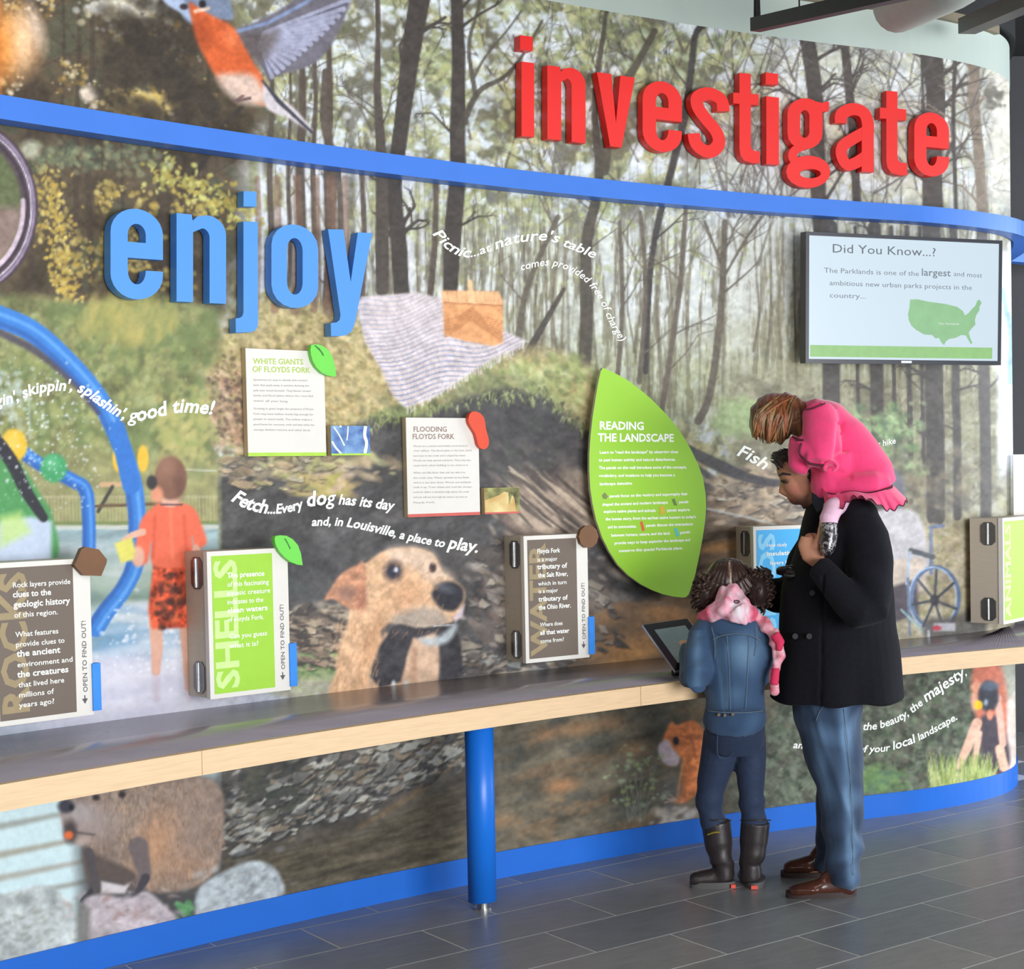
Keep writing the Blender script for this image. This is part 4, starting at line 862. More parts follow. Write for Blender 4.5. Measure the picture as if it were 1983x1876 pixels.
# dark laminate with fine pale flecks
m = mat('speckled_laminate', (140, 132, 140), .24, var=.08, scale=6, spec=.6)
N = m.node_tree.nodes; Lk = m.node_tree.links; b = N['Principled BSDF']; vo = N.new('ShaderNodeTexNoise'); vo.inputs['Scale'].default_value = 420; vo.inputs['Detail'].default_value = 2
tcn = [x for x in N if x.type == 'TEX_COORD'][0]; Lk.new(tcn.outputs['Object'], vo.inputs[0]); cr = N.new('ShaderNodeValToRGB'); cr.color_ramp.elements[0].position = .56; cr.color_ramp.elements[1].position = .70
cr.color_ramp.elements[0].color = (0, 0, 0, 1); cr.color_ramp.elements[1].color = (.5, .5, .5, 1); Lk.new(vo.outputs[0], cr.inputs[0])
mx = N.new('ShaderNodeMix'); mx.data_type = 'RGBA'; src = b.inputs['Base Color'].links[0].from_socket; Lk.new(cr.outputs[0], mx.inputs[0]); Lk.new(src, mx.inputs[6]); mx.inputs[7].default_value = (.38, .36, .37, 1); Lk.new(mx.outputs[2], b.inputs['Base Color'])
V, F = slab(ed, BK, ZCB + .004, ZCT); mesh_obj('worktop', V, F, m, counter)
seam = [0, int(n * .175), int(n * .52), int(n * .80), n - 1]
ply = mat('plywood_edge', (222, 190, 150), .5, var=.07, scale=10, stretch=(1, 1, 14))
cum = np.r_[0, np.cumsum(np.hypot(*np.diff(FR, axis=0).T))]
for k in range(4):
    i0, i1 = seam[k], seam[k + 1] + 1; f_ = FR[i0:i1].copy(); e_ = ed[i0:i1].copy()
    if k < 3: f_[-1] -= (f_[-1] - f_[-2]) * .06; e_[-1] -= (e_[-1] - e_[-2]) * .06
    V, F = slab(f_, e_ + .0004, ZCB, ZCT + .0008); mesh_obj('edge_panel', V, F, ply, counter)
pb = mat('blue_post', (24, 118, 226), .35, var=.03, scale=5)
px0 = np.array([-1.134, 6.09]); mb = MB(); mb.cyl((*px0, .03), (*px0, ZCB), .053, n=40); mb.obj('post', pb, counter, True)
for p_ in counter.children[-1].data.polygons: p_.use_smooth = len(p_.vertices) == 4
MB().cyl((*px0, 0), (*px0, .03), .02, n=16).obj('foot', mat('steel', (180, 180, 176), .3, 1.0), counter)
MB().cyl((*px0, .0), (*px0, .006), .036, n=20).obj('base_plate', mat('steel', (180, 180, 176), .3, 1.0), counter)
for sx in (.35, 3.3):   # brackets that carry the top off the wall
    MB().box(wpt(sx, ZCB - .05, 0), np.array([np.interp(sx, SS, NX), np.interp(sx, SS, NY), 0]) * .45, np.array([np.interp(sx, SS, TX), np.interp(sx, SS, TY), 0]) * .04, (0, 0, .05)).obj('bracket', black, counter)
# ---------------------------------------------------------------- cut-out letters
def fill2d(outs):
    cu = bpy.data.curves.new('f', 'CURVE'); cu.dimensions = '2D'; cu.fill_mode = 'FRONT'
    for O in outs:
        sp = cu.splines.new('POLY'); sp.points.add(len(O) - 1); sp.use_cyclic_u = True
        for i, q in enumerate(O): sp.points[i].co = (q[0], q[1], 0, 1)
    o = bpy.data.objects.new('f', cu); COL.objects.link(o); bpy.context.view_layer.update()
    me = o.evaluated_get(bpy.context.evaluated_depsgraph_get()).to_mesh()
    V = np.zeros(len(me.vertices) * 3); me.vertices.foreach_get('co', V); F = [tuple(p.vertices) for p in me.polygons]
    bpy.data.objects.remove(o); bpy.data.curves.remove(cu); return V.reshape(-1, 3)[:, :2].copy(), F
def cut(mb, pl, outs, w0, w1, bev=.0015):
    """solid cut from sheet: outlines given in the plane's u, v metres"""
    V, F = fill2d(outs); mb.add(pl.p(V[:, 0], V[:, 1], w1), F)
    for O in outs:
        O = np.asarray(O, float); n = len(O); a = pl.p(O[:, 0], O[:, 1], w1); b = pl.p(O[:, 0], O[:, 1], w0)
        mb.add(np.r_[a, b], [(i, (i + 1) % n, (i + 1) % n + n, i + n) for i in range(n)])
def arc(cx, cy, rx, ry, a0, a1, n=10):
    t = np.radians(np.linspace(a0, a1, n)); return [(cx + rx * math.cos(q), cy + ry * math.sin(q)) for q in t]
def stad(x0, x1, y0, y1, ra, rb=None):
    rb = ra if rb is None else rb; c = (x0 + x1) / 2; r = (x1 - x0) / 2
    top = arc(c, y1 - ra, r, ra, 0, 180) if ra > 0 else [(x1, y1), (x0, y1)]
    bot = arc(c, y0 + rb, r, rb, 180, 360) if rb > 0 else [(x0, y0), (x1, y0)]
    return top + bot
def thick(P, W, n=5):
    P = cat(P, n); W = np.interp(np.linspace(0, 1, len(P)), np.linspace(0, 1, len(W)), W) / 2 if not np.isscalar(W) else np.full(len(P), W / 2)
    T = np.gradient(P, axis=0); T /= np.hypot(*T.T)[:, None]; Nn = np.c_[-T[:, 1], T[:, 0]]
    return np.r_[P + Nn * W[:, None], (P - Nn * W[:, None])[::-1]].tolist()
def g_e(w, t=.19, h=.165, r=.27):
    i = .15
    o = [(w, .325)] + [(w, r)] + arc(w / 2, r, w / 2, r, 0, -180, 14) + arc(w / 2, 1 - r, w / 2, r, 180, 0, 14) + [(w, .455), (t, .455), (t, h + i)] + arc(w / 2, h + i, w / 2 - t, i, 180, 360, 10) + [(w - t, .325)]
    return [[o, stad(t, w - t, .63, 1 - h, .12, 0)]]
def g_n(w, t=.19):
    o = [(0, 0), (0, 1), (t * .92, 1), (t * .97, .93)] + [(w * .42, .985)] + arc(w * .62, .80, w * .38, .21, 90, 0, 8) + [(w, 0), (w - t, 0), (w - t, .76)] + arc(w * .52, .755, w * .48 - t, .10, 0, 90, 6) + [(t, .80), (t, 0)]
    return [[o]]
def g_v(w, t=.2): return [[[(0, 1), (t, 1), (w * .5, .33), (w - t, 1), (w, 1), (w * .65, 0), (w * .35, 0)]]]
def g_s(w, t=.18):
    return [[thick([(w * .93, .69), (w * .86, .85), (w * .52, .915), (w * .2, .84), (w * .2, .70), (w * .42, .55), (w * .72, .38), (w * .80, .22), (w * .62, .095), (w * .38, .085), (w * .15, .17), (w * .08, .315)], t)]]
def g_o(w, t=.19): return [[stad(0, w, -.01, 1.01, .27), stad(t, w - t, .155, .845, .15)]]
def g_a(w, t=.18):
    return [[thick([(w * .12, .70), (w * .14, .83), (w * .42, .925), (w * .72, .89), (w - t / 2, .74), (w - t / 2, .5), (w - t / 2, 0.0)], t)],
            [thick([(w - t * .7, .60), (w * .50, .50), (w * .18, .36), (w * .135, .22), (w * .28, .085), (w * .52, .12), (w - t * .6, .24)], t * .93)]]
def fit(mp, W):
    """unit-height local outline -> picture points; mp gives left, right, top(x), bottom(x)"""
    a, b, tp, bt = mp
    def f(q):
        q = np.array(q, float); x = a + q[:, 0] / W * (b - a); T, B = tp(x), bt(x); return np.c_[x, B + (T - B) * q[:, 1]]
    return f
def letter(label, group, parts, mp, m, off, th=.045, W=None, raw=False, word='letter'):
    xs = [mp[0], mp[1]]; xm = sum(xs) / 2; pl = Plane(xm, float((mp[2](xm) + mp[3](xm)) / 2), off)
    ff = fit(mp, W) if not raw else (lambda q: np.array(q, float))
    mb = MB()
    for k, outs in enumerate(parts):
        uv = [pl.uv(*ff(o).T) for o in outs]; cut(mb, pl, uv, -th, k * -.0004)
    org = pl.px([(xm, float(mp[3](xm)))], -th)[0]
    return tag(mb.obj('letter', m, origin=org), label, word, group)
eB = lambda X, Y: (160 + X / 3.419, 340 + Y / 3.419)
tpE = lambda x: 340 + (250 + .104 * ((np.asarray(x) - 160) * 3.419 - 650)) / 3.419
btE = lambda x: 340 + (836 + .05 * ((np.asarray(x) - 160) * 3.419 - 690)) / 3.419
mblue = mat('letter_blue', (76, 146, 222), .42, var=.02, scale=6); mred = mat('letter_red', (226, 34, 28), .42, var=.02, scale=6)
ge = 'blue letters of the word enjoy'
def rng_(a, b): return (160 + a / 3.419, 160 + b / 3.419, tpE, btE)
def asp(mp): xm = (mp[0] + mp[1]) / 2; return (mp[1] - mp[0]) / float(mp[3](xm) - mp[2](xm))
for nm, gl, (a, b), lab in (('e', g_e, (185, 532), 'blue raised letter e that starts the word enjoy'), ('n', g_n, (622, 950), 'blue raised letter n, second letter of the word enjoy'), ('o', g_o, (1250, 1560), 'blue raised letter o between the j and y of enjoy')):
    mp = rng_(a, b); W = asp(mp); letter(lab, ge, gl(W), mp, mblue, .055, W=W)
J1 = [(1065, 303), (1160, 307), (1162, 970)] + [(1158, 1000), (1145, 1022), (1120, 1036), (1015, 1040), (1013, 945), (1040, 942), (1058, 930), (1065, 905)]
J2 = [(1066, 103), (1152, 106), (1152, 206), (1066, 203)]
letter('blue raised letter j with its square dot, middle of enjoy', ge, [[[eB(*q) for q in J1]], [[eB(*q) for q in J2]]], rng_(1010, 1160), mblue, .055, raw=True)
Y1 = [(1625, 355), (1727, 357), (1775, 705), (1822, 376), (1918, 380), (1812, 930), (1800, 985), (1782, 1030), (1752, 1054), (1710, 1062), (1645, 1062), (1643, 975), (1680, 972), (1702, 955), (1708, 920), (1700, 870)]
letter('blue raised letter y that ends the word enjoy', ge, [[[eB(*q) for q in Y1]]], rng_(1625, 1918), mblue, .055, raw=True)
tx = [1022, 1070, 1165, 1225, 1496, 1730, 1850]; ty = [120.7, 127.7, 140.5, 149.7, 186.3, 209.3, 223]
bx = [1022, 1073, 1125, 1194, 1282, 1375, 1496, 1680, 1730, 1803, 1850]; by = [264.6, 270, 276.5, 284.5, 294, 304, 318.2, 332.5, 337, 341.5, 345]
tpI = lambda x: np.interp(x, tx, ty); btI = lambda x: np.interp(x, bx, by); gi = 'red letters of the word investigate'
def ri(a, b): return (a, b, tpI, btI)
def rect(a, b, c, d): return [(a, c), (b, c + .13 * (b - a)), (b, d + .1 * (b - a)), (a, d)]
letter('red raised letter i that starts the word investigate', gi, [[rect(1010, 1034.5, 119, 263)], [rect(1007.5, 1032, 68, 96)]], ri(1007, 1035), mred, .055, raw=True)
for gl, (a, b), lab in ((g_n, (1060, 1134), 'red raised letter n, second letter of investigate'), (g_v, (1156, 1229.5), 'red raised letter v in the word investigate'), (g_e, (1244.5, 1320.5), 'red raised letter e between the v and s of investigate'),
                        (g_s, (1338, 1406), 'red raised letter s in the word investigate'), (g_a, (1620, 1692), 'red raised letter a in the word investigate'), (g_e, (1770.5, 1838), 'red raised letter e that ends the word investigate')):
    mp = ri(a, b); W = asp(mp); letter(lab, gi, gl(W), mp, mred, .055, W=W)
def tee(s0, s1, b0, b1, ytop, yb0, yb1, ybot):
    o = [(s0, ytop), (s1, ytop + 2), (s1, yb0 + 1), (b1, yb0 + 3), (b1, yb1 + 3), (s1, yb1 + 1), (s1, ybot - 34), (s1 + 2, ybot - 27), (s1 + 7, ybot - 23), (b1 + 2, ybot - 22), (b1 + 2, ybot + 1), (s1 + 4, ybot + 1), (s0 + 9, ybot - 4), (s0 + 2, ybot - 14), (s0, ybot - 26), (s0, yb1), (b0, yb1 - 1), (b0, yb0 - 1), (s0, yb0)]
    return [[o]]
letter('red raised letter t after the s of investigate', gi, tee(1432, 1454, 1420, 1469.5, 141, 180, 201, 315), ri(1420, 1470), mred, .055, raw=True)
letter('red raised letter i before the g of investigate', gi, [[rect(1484, 1508.5, 186, 317)], [rect(1483, 1507, 140, 162)]], ri(1483, 1509), mred, .055, raw=True)
letter('red raised letter t after the a of investigate', gi, tee(1716.5, 1738, 1704, 1755, 175.5, 209, 230, 338), ri(1704, 1756), mred, .055, raw=True)
Gp = [[np.c_[np.array(stad(1525, 1593, 190, 289, 30))], np.c_[np.array(stad(1549.5, 1567.5, 213, 267, 13))]], [[(1578, 196), (1593, 199), (1601, 196), (1606, 198), (1605, 215), (1588, 217)]],
      [thick([(1556, 282), (1541, 290), (1535, 300), (1540, 311), (1556, 314), (1575, 315)], 17)], [np.array(stad(1523, 1608, 301, 364, 30)), np.array(stad(1549, 1590, 327, 345, 9))]]
letter('red raised letter g hanging below the word investigate', gi, Gp, ri(1523, 1606), mred, .055, raw=True)

# ---------------------------------------------------------------- flat panels and their small pictures
cream = mat('cream_board', (226, 222, 214), .5, var=.015, scale=20); woodedge = mat('board_edge', (206, 186, 150), .55, var=.05, scale=30)
grey_t = mat('grey_print', (150, 146, 144), .6, var=.02); white_t = mat('white_print', (246, 248, 240), .55, var=.02)
def sign(name, q, off, th, face, edge, label, cat_, group=None):
    """rectangular board: q = picture corners TL, TR, BR, BL of its face"""
    xm = sum(p[0] for p in q) / 4; ym = sum(p[1] for p in q) / 4; pl = Plane(xm, ym, off); uv = pl.uv(*np.array(q, float).T)
    u0, u1 = (uv[0, 0] + uv[3, 0]) / 2, (uv[1, 0] + uv[2, 0]) / 2; v1, v0 = (uv[0, 1] + uv[1, 1]) / 2, (uv[3, 1] + uv[2, 1]) / 2
    root = empty(name, pl.p((u0 + u1) / 2, v0, -off), label, cat_, group)
    pl.box(u0, u1, v0, v1, -th, -.002).obj('board', edge, root); pl.box(u0, u1, v0, v1, -.002, 0).obj('face_sheet', face, root)
    return root, pl, (u0, u1, v0, v1)
def body_text(root, pl, lines, m, hgt, bold=.0, w=.0006, name='lettering', px=True):
    mb = MB()
    for t, a, b in lines: text_line(t, a, b, hgt, pl.f(w), bold, mb=mb)
    o = mb.obj(name, m, root); o['kind'] = 'stuff'; return o
def uvl(pl, t, x0, y0, x1, y1): a, b = pl.uv(np.array([x0, x1], float), np.array([y0, y1], float)); return (t, a, b)
green_l = mat('leaf_green', (110, 214, 74), .4, var=.03, scale=9); lime = mat('lime_print', (168, 200, 60), .55, var=.02)
r1, p1, d1 = sign('text_panel', [(476.5, 675), (629, 680), (630, 882), (479.5, 884)], .035, .03, cream, woodedge, 'cream text panel titled White Giants with a green leaf at its corner', 'sign')
z = lambda X, Y: (420 + X / 5.832, 640 + Y / 5.832)
L1 = [('WHITE GIANTS', 410, 375, 975, 385, 1), ('OF FLOYDS FORK', 400, 465, 1055, 478, 1)]
body_text(r1, p1, [uvl(p1, t, *z(a, b), *z(c, d)) for t, a, b, c, d, _ in L1], lime, .021, .012, name='title')
tx1 = ['Sycamores are easy to identify with mottled', 'bark that peels away in patches showing the', 'pale new wood beneath. They favour stream', 'banks and flood plains where the roots find', 'water all year long.', 'Growing to great height the sycamore of Floyds', 'Fork may have hollow trunks big enough for', 'people to stand inside. The hollow makes a', 'good home for raccoons, owls and bats while the', 'canopy shelters herons and other birds.']
ys = [565, 625, 685, 742, 802, 890, 950, 1008, 1068, 1128]; xe = [1020, 1040, 1060, 1085, 805, 1090, 1090, 1075, 1100, 1060]
body_text(r1, p1, [uvl(p1, t, *z(412, y_), *z(x_, y_ + 8)) for t, y_, x_ in zip(tx1, ys, xe)], mat('pale_print', (140, 136, 132), .6, var=.02), .0075)
p1.box(d1[0], d1[1], d1[2], d1[2] + .013, 0, .0006).obj('colour_strip', mat('strip_green', (176, 218, 70), .5), r1)
def shape(root, pl, pts, w0, w1, name, m, z=None, sm=False):
    P = np.array([z(*q) if z else q for q in pts], float)
    if sm: P = smooth(P, 5)
    mb = MB(); cut(mb, pl, [pl.uv(*P.T)], w0, w1); return mb.obj(name, m, root)
leafo = [(1030, 170), (1060, 160), (1110, 160), (1165, 180), (1225, 225), (1270, 300), (1295, 380), (1308, 460), (1310, 520), (1270, 522), (1210, 508), (1150, 478), (1090, 420), (1050, 350), (1030, 280), (1022, 220)]
lf = shape(r1, p1, leafo, .001, .022, 'leaf_marker', green_l, z); shape(lf, p1, [(1062, 172), (1078, 170), (1125, 205), (1165, 260), (1176, 292), (1160, 288), (1135, 245), (1095, 205)], .022, .0226, 'leaf_vein', mat('dark_green', (44, 120, 40), .5), z)
r1b, q1, e1 = sign('picture_tile', [(640.4, 824.4), (716.7, 824.4), (716.7, 881), (641.5, 882)], .035, .03, mat('blue_sky_print', (92, 146, 206), .4, c2=(140, 182, 222), scale=18), woodedge, 'small picture tile of white branches on blue sky', 'picture')
for pts, w in (([(1405, 1390), (1340, 1320), (1300, 1250)], 22), ([(1500, 1385), (1455, 1230), (1400, 1100), (1385, 1080)], 30), ([(1440, 1300), (1380, 1180), (1320, 1090)], 16), ([(1480, 1080), (1475, 1180), (1465, 1240)], 14), ([(1670, 1385), (1690, 1270), (1668, 1180), (1680, 1078)], 36)):
    P = thick([z(*q) for q in pts], w / 5.832); shape(r1b, q1, P, 0, .0008, 'branch_print', mat('birch_white', (226, 232, 222), .5, var=.05, scale=40))
q1.box(e1[0], e1[1], e1[2], e1[2] + .007, .0008, .0014).obj('colour_strip', MAT['strip_green'], r1b)

redm = mat('boot_red', (222, 70, 32), .45, var=.04, scale=20); sred = mat('strip_red', (206, 92, 82), .5)
r2, p2, d2 = sign('text_panel', [(786.8, 809), (927, 809), (928.7, 997), (789, 1001.5)], .035, .03, cream, woodedge, 'cream text panel titled Flooding with a red boot print at its corner', 'sign')
z3 = lambda X, Y: (760 + X / 7.082, 780 + Y / 7.082)
body_text(r2, p2, [uvl(p2, 'FLOODING', *z3(285, 395), *z3(745, 395)), uvl(p2, 'FLOYDS FORK', *z3(272, 495), *z3(850, 495))], mat('title_brown', (146, 118, 108), .6), .021, .012, name='title')
tx2 = ['Floods are a natural and healthy occurrence in', 'river valleys. The flood plain is the low, level', 'land next to the creek and is shaped by water.', 'Floods can help spread nutrients. They may also', 'cause harm when building is too close to it.', 'When rain falls faster than soil can take it in,', 'the creek rises. Water spreads across fields', 'where it can slow down. Woods and wetlands', 'soak it up. Trees shade and cool the stream.', 'Look for debris in branches high above the creek', 'and you will see how high the waters rise here at', 'Floyds Fork.']
ys = [605, 668, 738, 802, 870, 970, 1040, 1105, 1168, 1235, 1305, 1380]; xe = [1025, 1080, 1005, 1075, 1040, 1005, 1050, 1075, 1095, 1050, 1025, 585]
body_text(r2, p2, [uvl(p2, t, *z3(285, y_), *z3(x_, y_ - 6)) for t, y_, x_ in zip(tx2, ys, xe)], MAT['pale_print'], .0075)
p2.box(d2[0], d2[1], d2[2], d2[2] + .012, 0, .0006).obj('colour_strip', sred, r2)
shape(r2, p2, [(1075, 120), (1150, 138), (1205, 190), (1228, 260), (1240, 340), (1262, 430), (1282, 510), (1275, 590), (1235, 632), (1180, 628), (1138, 580), (1118, 500), (1096, 425), (1050, 350), (1012, 280), (1003, 215), (1025, 150)], .001, .022, 'boot_print', redm, z3, True)
r2b, q2, e2 = sign('picture_tile', [(938.5, 944), (1005.7, 944), (1006.4, 993), (938.5, 996)], .035, .03, mat('golden_print', (222, 190, 110), .4, c2=(238, 222, 160), scale=10), woodedge, 'small picture tile of golden light beside the Flooding panel', 'picture')
shape(r2b, q2, [(1270, 1165), (1740, 1160), (1745, 1500), (1700, 1480), (1670, 1300), (1640, 1260), (1600, 1400), (1590, 1230), (1530, 1215), (1470, 1260), (1275, 1335)], 0, .0007, 'dark_print', mat('olive_print', (126, 122, 62), .5, c2=(170, 168, 96), scale=20), z3)
q2.box(e2[0], e2[1], e2[2], e2[2] + .007, .0007, .0012).obj('colour_strip', sred, r2b)

# ---------------------------------------------------------------- the big leaf
zl = lambda X, Y: (1120 + X / 3.908, 700 + Y / 3.908)
pl = Plane(1255, 935, .075)
out = [(185, 48), (205, 55), (290, 95), (380, 145), (480, 222), (560, 292), (640, 372), (720, 462), (800, 575), (860, 680), (910, 785), (945, 885), (963, 1000), (967, 1110), (958, 1220), (940, 1340), (915, 1470), (885, 1610), (850, 1720), (835, 1762), (815, 1782), (790, 1786), (720, 1778), (640, 1760), (560, 1730), (480, 1690), (380, 1620), (300, 1540), (235, 1440), (180, 1330), (135, 1200), (108, 1080), (90, 960), (83, 830), (83, 700), (92, 560), (108, 420), (130, 280), (152, 150), (170, 70)]
leaf = empty('leaf_panel', pl.px([zl(500, 1786)])[0] - pl.n * .075, 'large lime green leaf-shaped panel headed Reading the Landscape', 'sign')
LP = np.array([zl(*q) for q in out]); uvL = pl.uv(*LP.T)
mb = MB(); cut(mb, pl, [uvL], -.016, -.001); mb.obj('board', mat('pale_edge', (196, 190, 170), .5), leaf)
mb = MB(); V, F = fill2d([uvL]); mb.add(pl.p(V[:, 0], V[:, 1], 0), F); mb.obj('face_sheet', mat('lime_panel', (150, 204, 40), .42, var=.02, scale=2), leaf)
for a_, b_ in ((400, 500), (420, 1300)): c_ = pl.px([zl(a_, b_)])[0]; MB().cyl(c_ - pl.n * .075, c_ - pl.n * .014, .018).obj('spacer', MAT['pale_edge'], leaf)
body_text(leaf, pl, [uvl(pl, 'READING', *zl(158, 512), *zl(495, 516)), uvl(pl, 'THE LANDSCAPE', *zl(148, 603), *zl(722, 606))], white_t, .034, .03, name='title')
tl = [('Learn to "read the landscape" by observing clues', 160, 697, 755, 692), ('to past human activity and natural disturbances.', 155, 755, 735, 750), ('The panels on this wall introduce some of the concepts,', 155, 814, 820, 808), ('vocabulary, and locations to help you become a', 155, 873, 730, 868), ('landscape detective.', 160, 936, 410, 930),
      ('panels focus on the geology and topography that', 235, 1028, 825, 1010), ('shaped the ancient and modern landscape.', 180, 1092, 680, 1074), ('panels', 760, 1072, 832, 1070), ('explore native plants and animals.', 190, 1145, 590, 1136), ('panels explore', 670, 1135, 842, 1130),
      ('the human story, from the earliest native hunters to today\'s', 205, 1202, 890, 1184), ('and its communities.', 222, 1262, 440, 1256), ('panels discuss the interactions', 510, 1250, 866, 1238), ('between humans, nature, and the land.', 248, 1325, 695, 1308), ('panels', 770, 1303, 845, 1298),
      ('provide ways to keep exploring the landscape and', 272, 1384, 845, 1358), ('conserve this special Parklands place.', 305, 1442, 790, 1420)]
body_text(leaf, pl, [uvl(pl, t, *zl(a, b), *zl(c, d)) for t, a, b, c, d in tl], white_t, .0125, .03)
for pts, c_ in (([(180, 1010), (200, 990), (225, 1020), (210, 1042), (185, 1035)], (110, 130, 60)), ([(706, 1042), (728, 1036), (748, 1090), (725, 1088)], (96, 126, 60)), ([(612, 1098), (650, 1090), (658, 1150), (620, 1160)], (206, 176, 40)), ([(466, 1212), (484, 1208), (502, 1278), (484, 1284)], (222, 84, 40)), ([(722, 1262), (745, 1258), (766, 1318), (742, 1326)], (88, 190, 190))):
    shape(leaf, pl, pts, 0, .0007, 'icon', mat('icon_%d' % c_[0], c_, .5), zl)

# ---------------------------------------------------------------- hinged lift-the-door boxes
side_m = mat('box_side', (196, 184, 166), .55, var=.03, scale=10, stretch=(1, 1, 8)); tab_m = mat('tab_blue', (44, 138, 232), .4); brown_m = mat('panel_brown', (108, 94, 82), .5, var=.03, scale=4); knob_m = mat('marker_brown', (112, 72, 34), .5, var=.1, scale=10)
chrome = mat('chrome_pin', (214, 222, 222), .2, 1.0); hinge_m = mat('hinge_steel', (120, 118, 118), .3, .8)
z0d, z1d = .880, 1.385
def door_box(xl, xr, col_m, label, word, wcol, lines, knob, panel_frac=.80, tcol=None, fsize=.017, tab=True, big=.12, wordspan=(0.03, .97), arrow=True):
    yb = 1250; pl = Plane((xl + xr) / 2, yb, .165); u0 = pl.uv(np.array([xl]), np.array([yb]))[0, 0]; u1 = pl.uv(np.array([xr]), np.array([yb]))[0, 0]
    root = empty('flip_door_box', pl.p((u0 + u1) / 2, z0d, -.165), label, 'display box')
    W_ = u1 - u0; H_ = z1d - z0d; mb = MB(); pl.box(u0 + .004, u1 - .02, z0d + .002, z1d - .002, -.175, -.028, mb); mb.obj('box_body', side_m, root)
    dr = pl.box(u0, u1, z0d, z1d, -.024, 0).obj('door', cream, root)
    pr = u0 + W_ * panel_frac; b_ = .016
    pl.box(u0 + b_, pr, z0d + b_, z1d - b_, 0, .0012).obj('panel_sheet', col_m, dr)
    if word:
        mb = MB(); V, F, Wt = glyphs(word, .03); L = H_ - 2 * b_; a0, a1 = wordspan
        yy = z0d + b_ + (a0 + (V[:, 0] / Wt) * (a1 - a0)) * L; xx = u0 + b_ + .004 + (.73 - V[:, 1]) / .73 * big; mb.add(pl.p(xx, yy, .0016), F); mb.obj('word_print', wcol, dr)['kind'] = 'stuff'
    mb = MB()
    for t, fx0, fx1, fy, big_ in lines:
        text_line(t, (u0 + b_ + (pr - u0 - b_) * fx0, z0d + H_ * fy), (u0 + b_ + (pr - u0 - b_) * fx1, z0d + H_ * fy), fsize * big_, pl.f(.0022), .025 if big_ > 1 else .012, mb=mb)
    if mb.n: mb.obj('lettering', tcol or white_t, dr)['kind'] = 'stuff'
    if arrow:
        mb = MB(); V, F, Wt = glyphs('OPEN TO FIND OUT!', .01); um = (pr + u1) / 2; s_ = .019
        mb.add(pl.p(um + s_ / 2 - V[:, 1] / .73 * s_ * .8, z0d + .075 + V[:, 0] / Wt * .23, .0008), F)
        mb.add(pl.p(np.array([um - .01, um, um + .01]), z0d + np.array([.055, .038, .055]), .0008), [(0, 1, 2)]); mb.add(pl.p(np.array([um - .002, um + .002, um + .002, um - .002]), z0d + np.array([.05, .05, .066, .066]), .0008), [(0, 1, 2, 3)])
        mb.obj('hint_lettering', mat('ink', (96, 92, 96), .6), dr)['kind'] = 'stuff'
    if tab: pl.box(u1 - .004, u1 + .024, z0d + .012, z0d + .165, -.022, .006).obj('pull_tab', tab_m, dr)
    for hz in (z0d + .07, z1d - .075):
        o_ = pl.p(u0 + .0035, hz, 0); hh = .055
        o8 = np.array([(-.024, -hh * .7), (-.012, -hh), (.012, -hh), (.024, -hh * .7), (.024, hh * .7), (.012, hh), (-.012, hh), (-.024, hh * .7)])
        c_ = pl.p(u0 + .004, hz, -.078); P = c_ + o8[:, :1] * 1.6 * pl.n + o8[:, 1:] * pl.up
        h = MB().prism(P, -pl.t * .004).obj('hinge', hinge_m, root)
        MB().cyl(c_ - pl.up * hh * .9 - pl.t * .006, c_ + pl.up * hh * .9 - pl.t * .006, .005).obj('pin', chrome, h)
    if knob is not None:
        kc = np.array([(u1 - W_ * .02, z1d - .012)]); K = np.array(knob) * .055
        mb = MB(); cut(mb, pl, [(K + kc)], .001, .022); o = mb.obj('corner_marker', MAT['leaf_green'] if len(knob) > 12 else knob_m, dr)
        if len(knob) > 12:
            vv = np.array([(-.35, .85), (-.2, .8), (.12, .2), (.06, .1), (-.1, .45)]) * .055 + kc; mb = MB(); cut(mb, pl, [vv], .022, .0226); mb.obj('leaf_vein', MAT['dark_green'], o)
    return root, pl
hexk = [(-1.0, -.15), (-.55, .8), (-.3, .9), (.5, .72), (.98, .1), (.95, -.1), (.6, -.85), (.1, -.8), (-.45, -.75)]
rndk = [(math.cos(q) * .85, math.sin(q) * .85) for q in np.linspace(0, 2 * math.pi, 10, endpoint=False)]
leafk = [(-.95, 1.0), (-.6, 1.05), (-.15, 1.0), (.3, .75), (.65, .35), (.85, -.2), (.95, -.95), (.6, -.9), (.1, -.7), (-.35, -.35), (-.7, .05), (-.95, .5), (-1.0, .8)]
door_box(-14, 178, brown_m, 'brown-fronted box about rock layers at the left end of the counter', 'ROCKS', mat('ochre_print', (158, 140, 104), .6),
         [('Rock layers provide', .20, .96, .845, 1), ('clues to the', .20, .70, .785, 1.15), ('geologic history', .21, .95, .722, 1.2), ('of this region.', .21, .78, .66, 1), ('What features', .22, .78, .54, 1), ('provide clues to', .22, .86, .478, 1), ('the ancient', .23, .80, .418, 1.2), ('environment and', .23, .96, .353, 1), ('the creatures', .23, .90, .29, 1.2), ('that lived here', .24, .84, .228, 1), ('millions of', .24, .70, .165, 1), ('years ago?', .24, .70, .103, 1)], hexk, .82, big=.085)
door_box(405, 561, mat('panel_lime', (158, 210, 52), .5, var=.02), 'lime-fronted box about shells between the printed boy and the printed dog', 'SHELLS', mat('pale_lime_print', (204, 236, 150), .6),
         [('The presence', .24, .86, .815, 1.1), ('of this fascinating', .24, .93, .755, 1), ('aquatic creature', .23, .95, .695, 1), ('indicates to the', .23, .83, .635, 1), ('clean waters', .23, .90, .575, 1.1), ('of Floyds Fork.', .23, .83, .515, 1), ('Can you guess', .25, .88, .40, 1), ('what it is?', .25, .73, .335, 1)], leafk, .80, big=.085)
